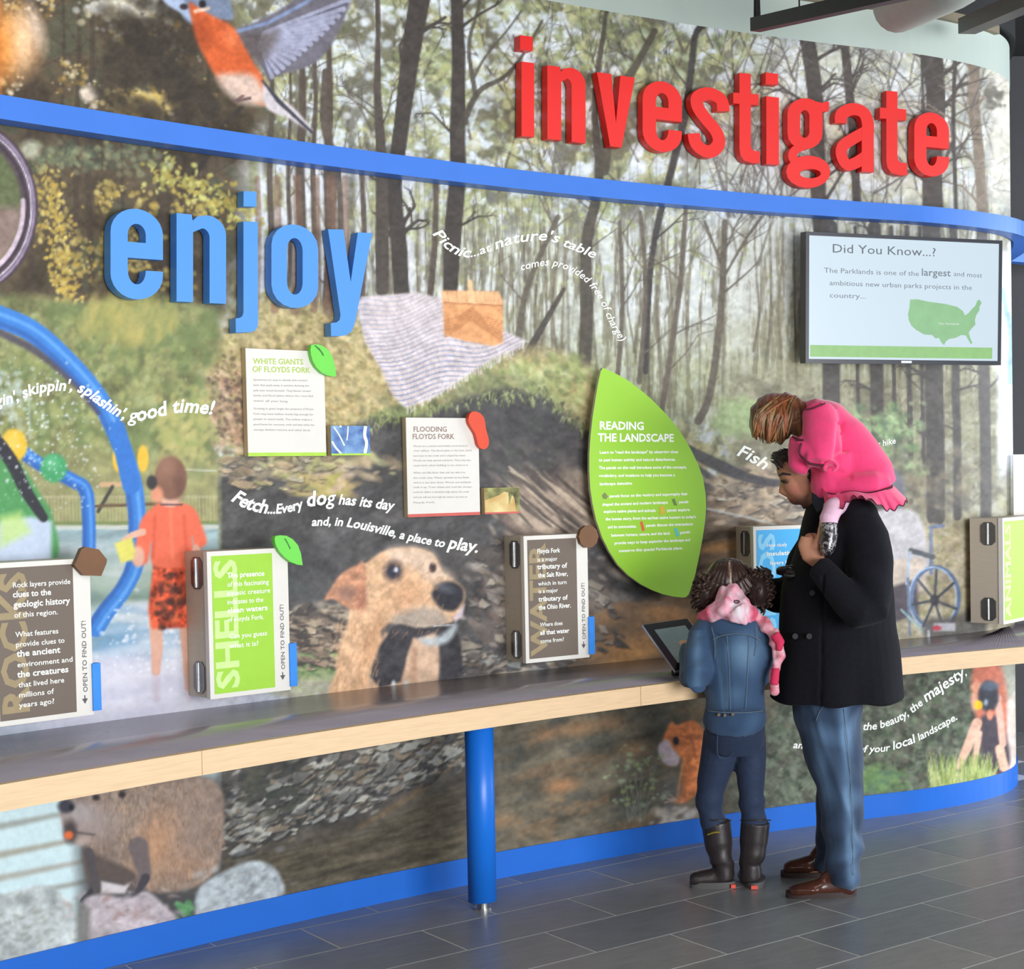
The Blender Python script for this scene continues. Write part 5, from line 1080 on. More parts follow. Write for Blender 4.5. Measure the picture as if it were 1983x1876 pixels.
door_box(1018, 1141, brown_m, 'brown-fronted box about river water between the printed dog and the green leaf panel', 'WATER', MAT['ochre_print'],
         [('Floyds Fork', .19, .66, .86, 1.1), ('is a major', .19, .60, .795, 1), ('tributary of', .19, .80, .735, 1.2), ('the Salt River,', .20, .81, .67, 1.1), ('which in turn', .20, .78, .605, 1), ('is a major', .20, .60, .545, 1), ('tributary of', .20, .80, .48, 1.15), ('the Ohio River.', .20, .86, .415, 1.15), ('Where does', .22, .68, .28, 1), ('all that water', .22, .82, .215, 1.1), ('come from?', .22, .70, .15, 1)], rndk, .82, big=.075)
door_box(1462, 1580, mat('panel_sky', (60, 178, 240), .5, var=.02), 'sky blue-fronted box partly hidden behind the man in the black coat', 'SEEDS', mat('pale_blue_print', (140, 214, 250), .6),
         [('How nicely', .20, .62, .82, 1), ('insulating', .20, .80, .745, 1.1), ('layers have', .26, .80, .665, 1)], None, .84, big=.085, tab=True)
door_box(1944, 2052, MAT['panel_lime'], 'lime-fronted box about animals at the right end of the mural', 'ANIMALS', mat('pale_lime_print', (204, 236, 150), .6), [], None, .84, big=.060, wordspan=(.03, .97))
tag(MB().box(at(1963, 1000, 8.15), (.085, .05, 0), (0, .03, 0), (0, 0, .31)).obj('display_panel', cream, origin=at(1972, 1000, 8.15)), 'narrow cream panel edge standing above the lime animals box', 'panel')

# ---------------------------------------------------------------- white curved lettering printed on the mural
def mtext(txt, path, h, sizes=None, bold=.03, name='lettering', shear=.22, m=None):
    mb = MB(); text_path(txt, path, h, on_wall(.0016), bold, shear, sizes, mb); return tag(mesh_obj(name, np.concatenate(mb.V), mb.F, m or white_t, wall), kind='stuff')
def sz(txt, spans, base=1.0):
    s_ = [base] * len(txt)
    for w_, k in spans:
        i = txt.find(w_)
        for j in range(i, i + len(w_)): s_[j] = k
    return s_
t = "Fetch...Every dog has its day"; mtext(t, [(446, 968), (478, 985), (520, 994), (560, 991), (600, 980), (650, 976), (700, 980), (760, 988)], 20, sz(t, [('Fetch', 1.35), ('Every', .95), ('dog', 1.45)]))
t = "and, in Louisville, a place to play."; mtext(t, [(603, 1018), (660, 1018), (720, 1029), (790, 1046), (850, 1058), (925, 1070)], 17, sz(t, [('play.', 1.45), ('Louisville', 1.1)]))
t = "gin', skippin', splashin', good time!"; mtext(t, [(-8, 787), (30, 778), (70, 762), (120, 756), (160, 762), (200, 790), (250, 815), (300, 808), (350, 798), (412, 802)], 22, sz(t, [('good time!', 1.25)]))
t = "Picnic...at nature's table"; mtext(t, [(836, 452), (868, 484), (905, 498), (950, 486), (1000, 470), (1060, 466), (1100, 480), (1150, 500)], 16, sz(t, [('Picnic', 1.3), ("nature's", 1.3), ('table', 1.15)]), bold=.015)
t = "comes provided free of charge)"; mtext(t, [(1008, 524), (1060, 514), (1105, 526), (1140, 552), (1165, 590), (1180, 625), (1202, 662)], 15, bold=.01)
t = "Fish"; mtext(t, [(1424, 880), (1450, 892), (1480, 910)], 24, bold=.02)
mtext("or hike", [(1690, 868), (1735, 858)], 12, bold=.01)
t = "Capture the beauty, the majesty,"; mtext(t, [(1592, 1412), (1650, 1413), (1700, 1411), (1750, 1392), (1800, 1355), (1873, 1306)], 15, sz(t, [('majesty', 1.4)]), bold=.02)
t = "and the music of your local landscape."; mtext(t, [(1535, 1448), (1600, 1452), (1700, 1456), (1760, 1442), (1810, 1418), (1855, 1392)], 14, sz(t, [('local', 1.2)]), bold=.02)

# ---------------------------------------------------------------- screen
q = [(1569, 455.7), (1565.7, 694.8), (1937, 472.4), (1932, 699)]
R_ = [ray(*k) for k in q]; k_ = np.linalg.svd(np.array([R_[0], -R_[1], -R_[2], R_[3]]).T)[2][-1]; k_ = k_ / k_[0]
Pq = [k_[i] * R_[i] for i in range(4)]; cen = sum(Pq) / 4; s_tv, _ = whit(1750.0, 580.0, .16); Yt = float(wpt(s_tv, 0, .16)[1]); Pq = [p * (Yt / cen[1]) + np.array([0, 0, ZC]) for p in Pq]
TL, BLc, TR, BR = Pq; tu = TR - TL; Wt_ = np.linalg.norm(tu); tu /= Wt_; tv_ = TL - BLc; Ht_ = np.linalg.norm(tv_); tv_ = tv_ / Ht_; tn = np.cross(tu, tv_); tv_ = np.cross(tn, tu); 
if tn[1] > 0: tn = -tn
class PL3:
    def __init__(s, o, u, v, n): s.o, s.u, s.v, s.nn = o, u, v, n
    def p(s, a, b, w=0): a = np.asarray(a, float); b = np.asarray(b, float); return s.o + a[..., None] * s.u + b[..., None] * s.v + w * s.nn
    def f(s, w): return lambda q: s.p(q[:, 0], q[:, 1], w)
TV = PL3(BLc, tu, tv_, tn)
tvr = empty('television', TV.p(Wt_ / 2, 0), 'black-framed flat television asking Did You Know, under the blue ribbon', 'television')
fb = mat('tv_bezel', (40, 42, 50), .3)
def tb(a0, a1, b0, b1, w0, w1): return MB().box(TV.p(a0, b0, w0), tu * (a1 - a0), tv_ * (b1 - b0), tn * (w1 - w0))
e_ = .016; tb(-e_, Wt_ + e_, -e_ * 1.2, Ht_ + e_, -.055, -.004).obj('housing', fb, tvr)
for a0, a1, b0, b1 in ((-e_, 0, -e_ * 1.2, Ht_ + e_), (Wt_, Wt_ + e_, -e_ * 1.2, Ht_ + e_), (0, Wt_, Ht_, Ht_ + e_), (0, Wt_, -e_ * 1.2, 0)): tb(a0, a1, b0, b1, -.004, .004).obj('bezel', fb, tvr)
scr = tb(0, Wt_, 0, Ht_, -.004, -.001).obj('screen', mat('screen_glow', (206, 226, 238), .3, emit=1.0, var=.01, scale=1, glow=True), tvr)
tb(.008, Wt_ - .03, .01, .062, -.001, -.0004).obj('green_bar', mat('screen_green', (146, 204, 116), .4, emit=.9, glow=True), scr)
U = lambda X, Y: ((X - 130) / 1640 * Wt_, (1 - (Y - 115 - (X - 130) * .045) / (1070 - (X - 130) * .03)) * Ht_)
us = [(985, 670), (1050, 668), (1150, 690), (1300, 710), (1350, 722), (1400, 735), (1450, 770), (1470, 810), (1500, 790), (1540, 745), (1560, 730), (1580, 680), (1600, 672), (1618, 700), (1600, 735), (1600, 765), (1570, 810), (1560, 850), (1565, 890), (1530, 925), (1505, 960), (1520, 1010), (1540, 1050), (1525, 1062), (1500, 1020), (1480, 985), (1440, 980), (1390, 1005), (1330, 1015), (1300, 1040), (1288, 1068), (1265, 1050), (1240, 1005), (1210, 1010), (1180, 980), (1110, 975), (1040, 935), (1000, 900), (975, 850), (968, 800), (980, 740)]
mb = MB(); V, F = fill2d([[U(*k) for k in us]]); mb.add(TV.p(V[:, 0], V[:, 1], -.0004), F); mb.obj('country_map', mat('map_green', (142, 200, 138), .4, emit=.9, var=.08, scale=12, glow=True), scr)
ink2 = mat('screen_ink', (84, 92, 106), .5, emit=.9, glow=True)
def tvt(lines, name, m, w=-.0006):
    mb = MB()
    for t, a, b, h_, bd in lines: text_line(t, U(*a), U(*b), h_, TV.f(w), bd, mb=mb)
    mb.obj(name, m, scr)['kind'] = 'stuff'
tvt([('Did You Know...?', (318, 262), (1205, 296), .040, .0)], 'title', ink2)
tvt([('The Parklands is one of the', (255, 436), (1060, 466), .023, .0), ('largest', (1080, 462), (1340, 470), .034, .01), ('and most', (1365, 466), (1620, 482), .023, .0), ('ambitious new urban parks projects in the', (300, 545), (1530, 588), .023, .0), ('country...', (300, 652), (605, 662), .023, .0)], 'lettering', mat('screen_grey', (112, 122, 136), .5, emit=.9, glow=True))
mb = MB(); text_line('The Parklands', U(1235, 890), U(1420, 892), .010, TV.f(-.0002), .0, mb=mb); mb.obj('map_lettering', mat('screen_white', (235, 245, 240), .5, emit=.9, glow=True), scr)['kind'] = 'stuff'
tb(Wt_ * .475, Wt_ * .53, -.014, -.004, .004, .0048).obj('maker_plate', mat('plate_grey', (190, 196, 200), .3, .6), tvr)
cw_ = TV.p(Wt_ / 2, Ht_ / 2, -.06); MB().box(cw_ - tu * .12 - np.array([0, 0, .12]), tu * .24, (0, 0, .24), -tn * .09).obj('wall_bracket', black, tvr)

# ---------------------------------------------------------------- hanging track lamp
tr0, tr1 = at(1462, 38, 6.2), at(1712, -20, 5.3); trk = empty('track_light_bar', tr0, 'black ceiling track bar hung on a thin rod above the red word', 'light fitting')
dv = tr1 - tr0; dv[2] = dv[2] * 0 + (at(1712, -20, 5.3) - tr0)[2]; sd_ = np.cross(dv, (0, 0, 1)); sd_ = sd_ / np.linalg.norm(sd_)
MB().box(tr0 - sd_ * .02 - np.array([0, 0, .045]), dv * 1.25, sd_ * .04, (0, 0, .05)).obj('rail', mat('track_black', (24, 23, 24), .45), trk)
MB().cyl(tr0 + dv * .02, tr0 + dv * .02 + np.array([0, 0, 1.2]), .006).obj('rod', MAT['track_black'], trk)
MB().cyl(tr0 + dv * .02, tr0 + dv * .02 + np.array([0, 0, .10]), .014, .011).obj('collar', MAT['track_black'], trk)
MB().cyl(tr0 + dv * .38, tr0 + dv * .38 + np.array([0, 0, 1.0]), .003).obj('wire', MAT['track_black'], trk)
# ---------------------------------------------------------------- people
def remesh(mb, voxel, iters=6, fac=.5, disp=None, proj_=None):
    """weld overlapping volumes into one continuous skin and smooth it"""
    me = bpy.data.meshes.new('r'); V = np.concatenate(mb.V); me.from_pydata([tuple(map(float, v)) for v in V], [], [tuple(int(i) for i in f) for f in mb.F]); me.update()
    bm = bmesh.new(); bm.from_mesh(me); bmesh.ops.recalc_face_normals(bm, faces=bm.faces); bm.to_mesh(me); bm.free()
    o = bpy.data.objects.new('r', me); COL.objects.link(o)
    md = o.modifiers.new('r', 'REMESH'); md.mode = 'VOXEL'; md.voxel_size = voxel; md.adaptivity = 0
    if iters:
        sm = o.modifiers.new('s', 'SMOOTH'); sm.iterations = iters; sm.factor = fac
    bpy.context.view_layer.update(); ev = o.evaluated_get(bpy.context.evaluated_depsgraph_get()); m2 = ev.to_mesh()
    n = len(m2.vertices); P = np.zeros(n * 3); m2.vertices.foreach_get('co', P); Nn = np.zeros(n * 3); m2.vertices.foreach_get('normal', Nn)
    F = np.zeros(len(m2.loops), np.int32); m2.loops.foreach_get('vertex_index', F); st = [p.loop_total for p in m2.polygons]
    faces = []; k = 0
    for t_ in st: faces.append(tuple(F[k:k + t_])); k += t_
    P = P.reshape(-1, 3); Nn = Nn.reshape(-1, 3)
    bpy.data.objects.remove(o); bpy.data.meshes.remove(me)
    if disp is not None: P = P + Nn * disp(P, Nn)[:, None]
    return P, faces
def skin(name, mb, voxel, m, parent, iters=6, disp=None, colf=None, fac=.5):
    P, F = remesh(mb, voxel, iters, fac, disp); o = mesh_obj(name, P, F, m, parent, True)
    if colf is not None:
        c = o.data.color_attributes.new('tint', 'FLOAT_COLOR', 'POINT'); C4 = np.ones((len(P), 4), np.float32); C4[:, :3] = lin(np.clip(colf(P), 0, 1) * 255.0 / 255.0 if colf(P).max() <= 1 else colf(P) / 255.0); c.data.foreach_set('color', C4.ravel())
    return o
def S3(P, f, seed=0, ph=(1, 1, 1)):
    """smooth pseudo-noise in space, -1..1"""
    r = np.random.RandomState(seed); v = 0
    for i in range(5):
        d = r.normal(size=3) * np.array(ph); d /= np.linalg.norm(d); v = v + np.sin((P @ d) * f * r.uniform(.7, 1.5) + r.uniform(0, 6.3) + 1.5 * np.sin((P @ r.normal(size=3)) * f * .4))
    return v / 3.2
def A(pts): return np.array([at(p[0], p[1], p[2]) for p in pts])
def px2m(Y): return Y / FPX
def T(mb, pts, n=16, side=None, rat=1.0):
    """pts: (picture x, picture y, depth Y, radius px [, depth radius m])"""
    C = A(pts); R = np.array([(p[3] * px2m(p[2]), (p[4] if len(p) > 4 else p[3] * px2m(p[2]) * rat)) for p in pts]); return mb.tube(C, R, n, side=side)
def Bl(mb, x, y, Y, rx, ry, rd=None, ang=0.0):
    s_ = px2m(Y); rd = rx * s_ if rd is None else rd; c, q = math.cos(ang), math.sin(ang)
    # local axes: image right, depth, image up, turned by ang in the picture plane (clockwise positive)
    M = np.array([[c, 0, q], [0, 1, 0], [-q, 0, c]]); return mb.ball(at(x, y, Y), (rx * s_, rd, ry * s_), M=M)
def locks(name, strands, m, parent, n=6, flat=.55):
    mb = MB()
    for C, R in strands:
        C = cat(C, 4); R = np.interp(np.linspace(0, 1, len(C)), np.linspace(0, 1, len(R)), R); mb.tube(C, np.c_[R, R * flat], n)
    o = mb.obj(name, m, parent, True); o['kind'] = 'stuff'; return o
def near(o, pts, lift=.004):
    V = np.zeros(len(o.data.vertices) * 3); o.data.vertices.foreach_get('co', V); V = V.reshape(-1, 3) + np.array(o['_o']); px_, py_ = proj(V); out = []
    for x, y in cat(pts, 6):
        d = (px_ - x) ** 2 + (py_ - y) ** 2; k = np.where(d < 8 ** 2)[0]
        if len(k): out.append((x, y, V[k, 1].min() - lift))
    if not out: return A([(x, y, 6.1) for x, y in pts])
    o_ = np.array(out); o_[:, 2] = np.convolve(np.r_[[o_[0, 2]] * 2, o_[:, 2], [o_[-1, 2]] * 2], np.ones(5) / 5, 'valid'); return A(o_)
rp = np.random.RandomState(11)
SKm = mat('skin', (206, 150, 122), .5, var=.04, scale=40, attr='tint', spec=.35); 

# =============== man in the black coat, side on, looking down to the left
YM = 6.33
man = empty('person', (.10, YM, 0), 'man in black coat and blue jeans with a child in pink on his shoulders', 'person')
b = MB()   # one continuous body: legs, trunk, arms, neck, head
T(b, [(1603, 1352, 6.42, 44, .10), (1615, 1440, 6.42, 34, .075), (1622, 1520, 6.44, 28, .06), (1612, 1600, 6.47, 25, .052), (1602, 1668, 6.50, 17, .04), (1580, 1688, 6.5, 16, .035), (1545, 1690, 6.5, 12, .035)])
T(b, [(1620, 1352, 6.26, 46, .10), (1618, 1440, 6.25, 36, .078), (1620, 1530, 6.23, 29, .06), (1630, 1610, 6.22, 26, .055), (1636, 1690, 6.21, 18, .04), (1610, 1722, 6.2, 16, .035), (1560, 1728, 6.19, 12, .035)])
T(b, [(1612, 1370, 6.34, 52, .16), (1622, 1280, 6.34, 56, .16), (1624, 1180, 6.34, 54, .16), (1630, 1090, 6.34, 58, .18), (1625, 1030, 6.34, 50, .19), (1600, 990, 6.34, 30, .10), (1582, 960, 6.34, 25, .062), (1572, 935, 6.34, 27, .06)], 20)
# cranium, face, jaw
Bl(b, 1556, 908, YM, 45, 44, .078, .15); Bl(b, 1562, 928, YM, 38, 42, .070); Bl(b, 1529, 908, YM, 26, 26, .062)
T(b, [(1532, 912, YM, 26, .062), (1541, 940, YM, 26, .060), (1553, 962, YM, 20, .052), (1558, 972, YM, 14, .042)], 18)
T(b, [(1584, 955, YM, 16, .058), (1570, 968, YM, 15, .048), (1551, 976, YM, 11, .030)], 14)          # jaw and chin
Bl(b, 1514, 917, YM, 8.5, 6.5, .046, .3); Bl(b, 1514, 906, YM, 9, 14, .045)                        # forehead and brow
T(b, [(1522, 926, YM, 8, .010), (1518, 940, YM, 9, .013), (1515, 951, YM, 8.5, .016), (1524, 955, YM, 7.5, .019)], 12)   # nose
Bl(b, 1541, 964, YM, 14, 14, .036, .3); Bl(b, 1530, 965, YM, 6, 4, .022, .5); Bl(b, 1535, 972, YM, 6, 4, .020, .5)
# near arm under the sleeve, hand with fingers round the child's boot
T(b, [(1650, 1025, 6.20, 30), (1676, 1100, 6.10, 25), (1690, 1176, 6.04, 22), (1650, 1150, 6.02, 20), (1606, 1108, 6.05, 16), (1588, 1090, 6.08, 13), (1576, 1078, 6.09, 15)])
T(b, [(1588, 1092, 6.085, 14, .024), (1572, 1073, 6.085, 22, .020), (1564, 1052, 6.09, 21, .018), (1566, 1040, 6.095, 16, .014)], 12)
T(b, [(1578, 1060, 6.075, 9, .014), (1588, 1038, 6.07, 8, .012), (1592, 1016, 6.07, 7, .011), (1592, 1004, 6.07, 5.5, .009)], 10)   # thumb up along the boot
for k, (x0, y0) in enumerate(((1562, 1036), (1556, 1046), (1552, 1057), (1553, 1068))):
    T(b, [(x0 + 10, y0 + 6, 6.095, 7.5, .010), (x0, y0 + 2, 6.115, 7.5, .010), (x0 + 4, y0 + 1, 6.145, 7, .009), (x0 + 18, y0 + 1, 6.16, 6.2, .008)], 10)
# far arm reaching forward
T(b, [(1600, 1030, 6.48, 28), (1560, 1110, 6.52, 24), (1545, 1150, 6.5, 20), (1510, 1150, 6.46, 16), (1488, 1146, 6.44, 12), (1478, 1144, 6.43, 10)])
def man_col(P):
    x, y = proj(P); c = np.tile(np.array([176., 124, 98]), (len(P), 1))
    beard = np.clip(1 - np.abs((x - 1552) / 36) ** 3, 0, 1) * np.clip((y - 955) / 16, 0, 1) * (y < 1000); c = c * (1 - .38 * beard[:, None]) ; 
    red = np.exp(-((x - 1540) / 14) ** 2 - ((y - 948) / 12) ** 2); c[:, 0] += 10 * red; c[:, 1] -= 6 * red
    lips = np.exp(-((x - 1531) / 7) ** 2 - ((y - 969) / 4) ** 2); c = c * (1 - .25 * lips[:, None]) + np.array([30, -8, -4]) * lips[:, None]
    eye = np.exp(-((x - 1520) / 8) ** 2 - ((y - 931) / 3.5) ** 2); c = c * (1 - .45 * eye[:, None])
    return np.clip(c, 0, 255)
skin('body', b, .0055, SKm, man, 5, colf=man_col)
e_ = MB(); T(e_, [(1513, 931, 6.292, 1.8, .004), (1519, 934, 6.282, 2.4, .005), (1526, 934, 6.275, 1.4, .004)], 8); e_.obj('eyelashes', mat('dark_lash', (44, 30, 26), .6), man, True)
e_ = MB(); T(e_, [(1508, 920, 6.292, 1.8, .005), (1517, 917, 6.280, 3.0, .006), (1532, 919, 6.268, 1.8, .004)], 8); hairb = mat('brown_black_hair', (36, 26, 22), .62, var=.3, scale=60, stretch=(1, 1, 8), sheen=.2); e_.obj('eyebrow', hairb, man, True)
# ear
e_ = MB(); T(e_, [(1578, 915, 6.255, 5, .006), (1583, 924, 6.248, 6, .007), (1580, 936, 6.25, 5, .007), (1574, 944, 6.256, 3.5, .006)], 8); skin('ear', e_, .004, SKm, man, 3, colf=lambda P: np.tile(np.array([200., 140, 116]), (len(P), 1)))
# short dark hair
h = MB(); Bl(h, 1560, 898, YM, 48, 40, .083, .1); Bl(h, 1576, 916, YM, 34, 40, .080); Bl(h, 1520, 886, YM, 18, 15, .066, .2); Bl(h, 1508, 884, YM, 14, 10, .050, .3)
st = []
for i in range(170):
    a = rp.uniform(-1, 1); x0 = rp.uniform(1497, 1580); y0 = 871 + abs(x0 - 1530) * .02 + rp.uniform(0, 20) + (x0 < 1512) * 8; Y0 = YM + a * .07
    st.append((A([(x0 + 10, y0 + 12, Y0), (x0 + 3, y0, Y0), (x0 - 6, y0 - 6 + rp.uniform(0, 5), Y0)]), [.004, .0035, .001]))
def cuthair(P, N): 
    x, y = proj(P); face = np.clip((1536 - x) / 14, 0, 1) * np.clip((y - 893) / 8, 0, 1); low = np.clip((y - 925) / 8, 0, 1) * np.clip((1566 - x) / 10, 0, 1)
    return -.045 * np.maximum(face, low) + .0025 * S3(P, 260, 3)
skin('hair', h, .006, hairb, man, 3, disp=cuthair); locks('fringe', st, hairb, man)

# jeans
jm = mat('denim_blue', (60, 92, 130), .8, var=.12, scale=60, bump=.15, bscale=500, attr='tint', sheen=.15)
j = MB()
T(j, [(1606, 1325, 6.42, 58, .13), (1606, 1380, 6.42, 52, .12), (1612, 1450, 6.42, 45, .10), (1622, 1530, 6.44, 39, .088), (1618, 1600, 6.46, 38, .085), (1612, 1650, 6.49, 34, .08), (1606, 1682, 6.5, 31, .075)], 20)
T(j, [(1604, 1325, 6.26, 74, .14), (1604, 1390, 6.25, 66, .13), (1612, 1450, 6.25, 58, .11), (1626, 1520, 6.23, 46, .095), (1632, 1580, 6.22, 41, .09), (1634, 1640, 6.21, 37, .085), (1634, 1680, 6.20, 34, .082), (1636, 1706, 6.2, 30, .08), (1632, 1714, 6.2, 28, .075)], 20)
def jd(P, N):
    x, y = proj(P); low = np.clip((y - 1560) / 90, 0, 1); z = P[:, 2]
    f = .005 * S3(P, 34, 5, (1, .5, .35)) + .003 * np.sin((y * .8 + x * .5) / 16 + 2 * S3(P, 12, 16)) + low * .009 * np.sin((y + .35 * x) / 9.5 + S3(P, 20, 6)) * np.clip(.4 + N[:, 1] * -1, 0, 1)
    f += .006 * np.exp(-((x - (1590 + .33 * (y - 1420))) / 7) ** 2) * (y < 1640) * (N[:, 1] < 0)
    f += -.005 * np.exp(-((x - (1614 + .25 * (y - 1420))) / 9) ** 2) * (y < 1640) * (N[:, 1] < 0)
    return f
def jc(P):
    x, y = proj(P); c = np.tile(np.array([30., 50, 76]), (len(P), 1))
    fade = np.exp(-((x - (1640 + .05 * (y - 1500))) / 12) ** 2) + .7 * np.exp(-((x - (1588 + .1 * (y - 1450))) / 16) ** 2) * np.exp(-((y - 1470) / 90) ** 2) + .5 * np.clip(S3(P, 28, 9), 0, 1)
    c += np.array([64, 76, 82]) * np.clip(fade, 0, 1.2)[:, None] * .8; c *= (1 - .22 * np.clip((y - 1620) / 80, 0, 1) * np.clip(S3(P, 60, 2), 0, 1))[:, None]; return c
jeans = skin('jeans', j, .0075, jm, man, 3, disp=jd, colf=jc)
for pts in ([(1634, 1372), (1644, 1470), (1650, 1560), (1652, 1640), (1652, 1694)], [(1600, 1362), (1588, 1376), (1580, 1396)]): MB().tube(near(jeans, pts, .0008), .0014, 6).obj('seam', mat('jeans_stitch', (96, 110, 122), .8), jeans, True)
# shoes
shm = mat('brown_leather', (74, 40, 28), .28, var=.25, scale=14, bump=.06, bscale=60, coat=.3); som = mat('brown_sole', (52, 38, 34), .6)
def shoe(x0, x1, y, Y, yh, nm='shoe'):
    s_ = px2m(Y); mb = MB(); L = x1 - x0
    T(mb, [(x0 + 8, y - 12, Y - .004, 9, .032), (x0 + L * .16, y - 15, Y - .002, 13, .044), (x0 + L * .35, y - 18, Y, 16, .047), (x0 + L * .55, y - 23, Y, 20, .040), (x0 + L * .75, y - 24, Y, 22, .036), (x1 - 12, y - 20 + yh, Y, 17, .035), (x1 - 4, y - 16 + yh, Y, 10, .030)], 18)
    T(mb, [(x0 + L * .62, y - 30, Y, 24, .036), (x0 + L * .72, y - 48, Y, 20, .034)], 14)
    def d(P, N):
        x, yy = proj(P); return -np.clip((.016 - P[:, 2]) / .01, 0, 3) * 0 + .0018 * np.sin((x - x0) / 5.0) * np.exp(-((x - x0 - L * .48) / 14) ** 2) * (N[:, 2] > 0) + .003 * np.exp(-((yy - (y - 14)) / 2.2) ** 2) * (x < x0 + L * .45)
    o = skin(nm, mb, .005, shm, man, 3, disp=d)
    n_ = 40; q = np.linspace(0, 2 * math.pi, n_, endpoint=False); cx_ = at((x0 + x1) / 2, y, Y); hl = L * s_ / 2
    U_ = np.c_[cx_[0] + hl * 1.0 * np.sign(np.cos(q)) * np.abs(np.cos(q)) ** .8, Y + (.040 + .009 * -np.cos(q)) * np.sign(np.sin(q)) * np.abs(np.sin(q)) ** .75, 0 * q]
    MB().prism(U_, (0, 0, .022)).obj('sole', som, o); return o
shoe(1521, 1660, 1738, 6.19, 0); shoe(1511, 1634, 1694, 6.50, 0)
# coat: one garment with sleeves
cm = mat('black_wool', (20, 20, 26), .9, var=.15, scale=80, bump=.12, bscale=400, sheen=.03, spec=.15)
c = MB()
T(c, [(1622, 1352, 6.34, 133, .25), (1622, 1300, 6.34, 126, .24), (1623, 1220, 6.34, 114, .225), (1622, 1140, 6.34, 109, .22), (1632, 1070, 6.34, 92, .225), (1636, 1020, 6.34, 68, .215), (1626, 990, 6.34, 50, .16), (1604, 975, 6.34, 34, .10)], 36)
T(c, [(1660, 984, 6.20, 34, .075), (1676, 1040, 6.16, 46, .09), (1684, 1090, 6.11, 47, .085), (1688, 1140, 6.06, 43, .08), (1684, 1178, 6.02, 40, .075), (1664, 1180, 6.0, 38, .07), (1640, 1160, 6.0, 34, .065), (1612, 1128, 6.02, 29, .058), (1594, 1106, 6.04, 26, .052), (1584, 1095, 6.05, 24, .05)], 20)
Bl(c, 1664, 994, 6.19, 38, 31, .085)
T(c, [(1604, 1020, 6.50, 36), (1560, 1090, 6.54, 36), (1546, 1134, 6.52, 34), (1524, 1154, 6.48, 36), (1500, 1152, 6.45, 32, .055), (1482, 1148, 6.44, 27, .045)], 18)
T(c, [(1596, 976, 6.36, 20, .10), (1582, 992, 6.34, 24, .11), (1576, 1012, 6.33, 24, .11), (1572, 1040, 6.32, 26, .11), (1566, 1070, 6.31, 28, .10), (1556, 1110, 6.31, 30, .10)], 16)   # collar and lapel
def cd(P, N):
    x, y = proj(P); arm = np.exp(-((x - 1672) / 46) ** 2 - ((y - 1120) / 80) ** 2) * (P[:, 1] < 6.2)
    f = .004 * S3(P, 16, 21, (1, 1, .25)) + arm * .007 * np.sin((y * .9 - x * .55) / 12 + 1.2 * S3(P, 14, 8))
    f += .006 * np.sin(x / 15.0 + .6 * np.sin(y / 50.)) * np.clip((y - 1210) / 120, 0, 1)
    f -= .010 * np.exp(-((x - 1592 + .02 * (y - 1200)) / 2.6) ** 2) * (y > 1110) * (N[:, 1] < -.2)      # front overlap line
    return f
coat = skin('coat', c, .0085, cm, man, 3, disp=cd)
def surf_Y(o, x, y, dflt=6.1):
    V = np.zeros(len(o.data.vertices) * 3); o.data.vertices.foreach_get('co', V); V = V.reshape(-1, 3) + np.array(o['_o']) ; px_, py_ = proj(V); d = (px_ - x) ** 2 + (py_ - y) ** 2; k = np.where(d < 12 ** 2)[0]
    return V[k, 1].min() if len(k) else dflt
for x_, y_ in ((1573, 1148), (1567, 1232), (1540, 1232)):
    Yb = surf_Y(coat, x_, y_); MB().cyl(at(x_, y_, Yb - .006), at(x_, y_, Yb + .004), .011, n=16).obj('button', mat('button_dark', (34, 34, 38), .4), coat)
st = MB(); T(st, [(1598, 990, 6.22, 16, .03), (1590, 965, 6.24, 20, .04), (1586, 950, 6.27, 14, .04)], 12); skin('shirt_collar', st, .006, mat('navy_cotton', (34, 40, 58), .8), man, 3)
# dark glove and phone-sized object in the far hand
gl = MB(); T(gl, [(1508, 1104, 6.31, 8, .03), (1520, 1106, 6.30, 11, .03), (1540, 1106, 6.28, 14, .04), (1562, 1108, 6.26, 13, .04)], 12)
T(gl, [(1560, 1112, 6.24, 12, .03), (1572, 1118, 6.22, 12, .03)], 10)
for k in range(4): T(gl, [(1545, 1100 + 3 * k, 6.26 + .02 * k, 6, .010), (1528, 1099 + 3.5 * k, 6.26 + .02 * k, 5.5, .010), (1514, 1101 + 3 * k, 6.265 + .02 * k, 4.6, .009), (1504, 1103 + 2 * k, 6.28 + .02 * k, 3.6, .008)], 8)
T(gl, [(1548, 1110, 6.24, 6, .012), (1532, 1116, 6.235, 5.5, .011), (1518, 1114, 6.235, 4.4, .010)], 8)
skin('glove', gl, .004, mat('black_leather', (26, 26, 30), .3, var=.2, scale=30, coat=.2), man, 3)

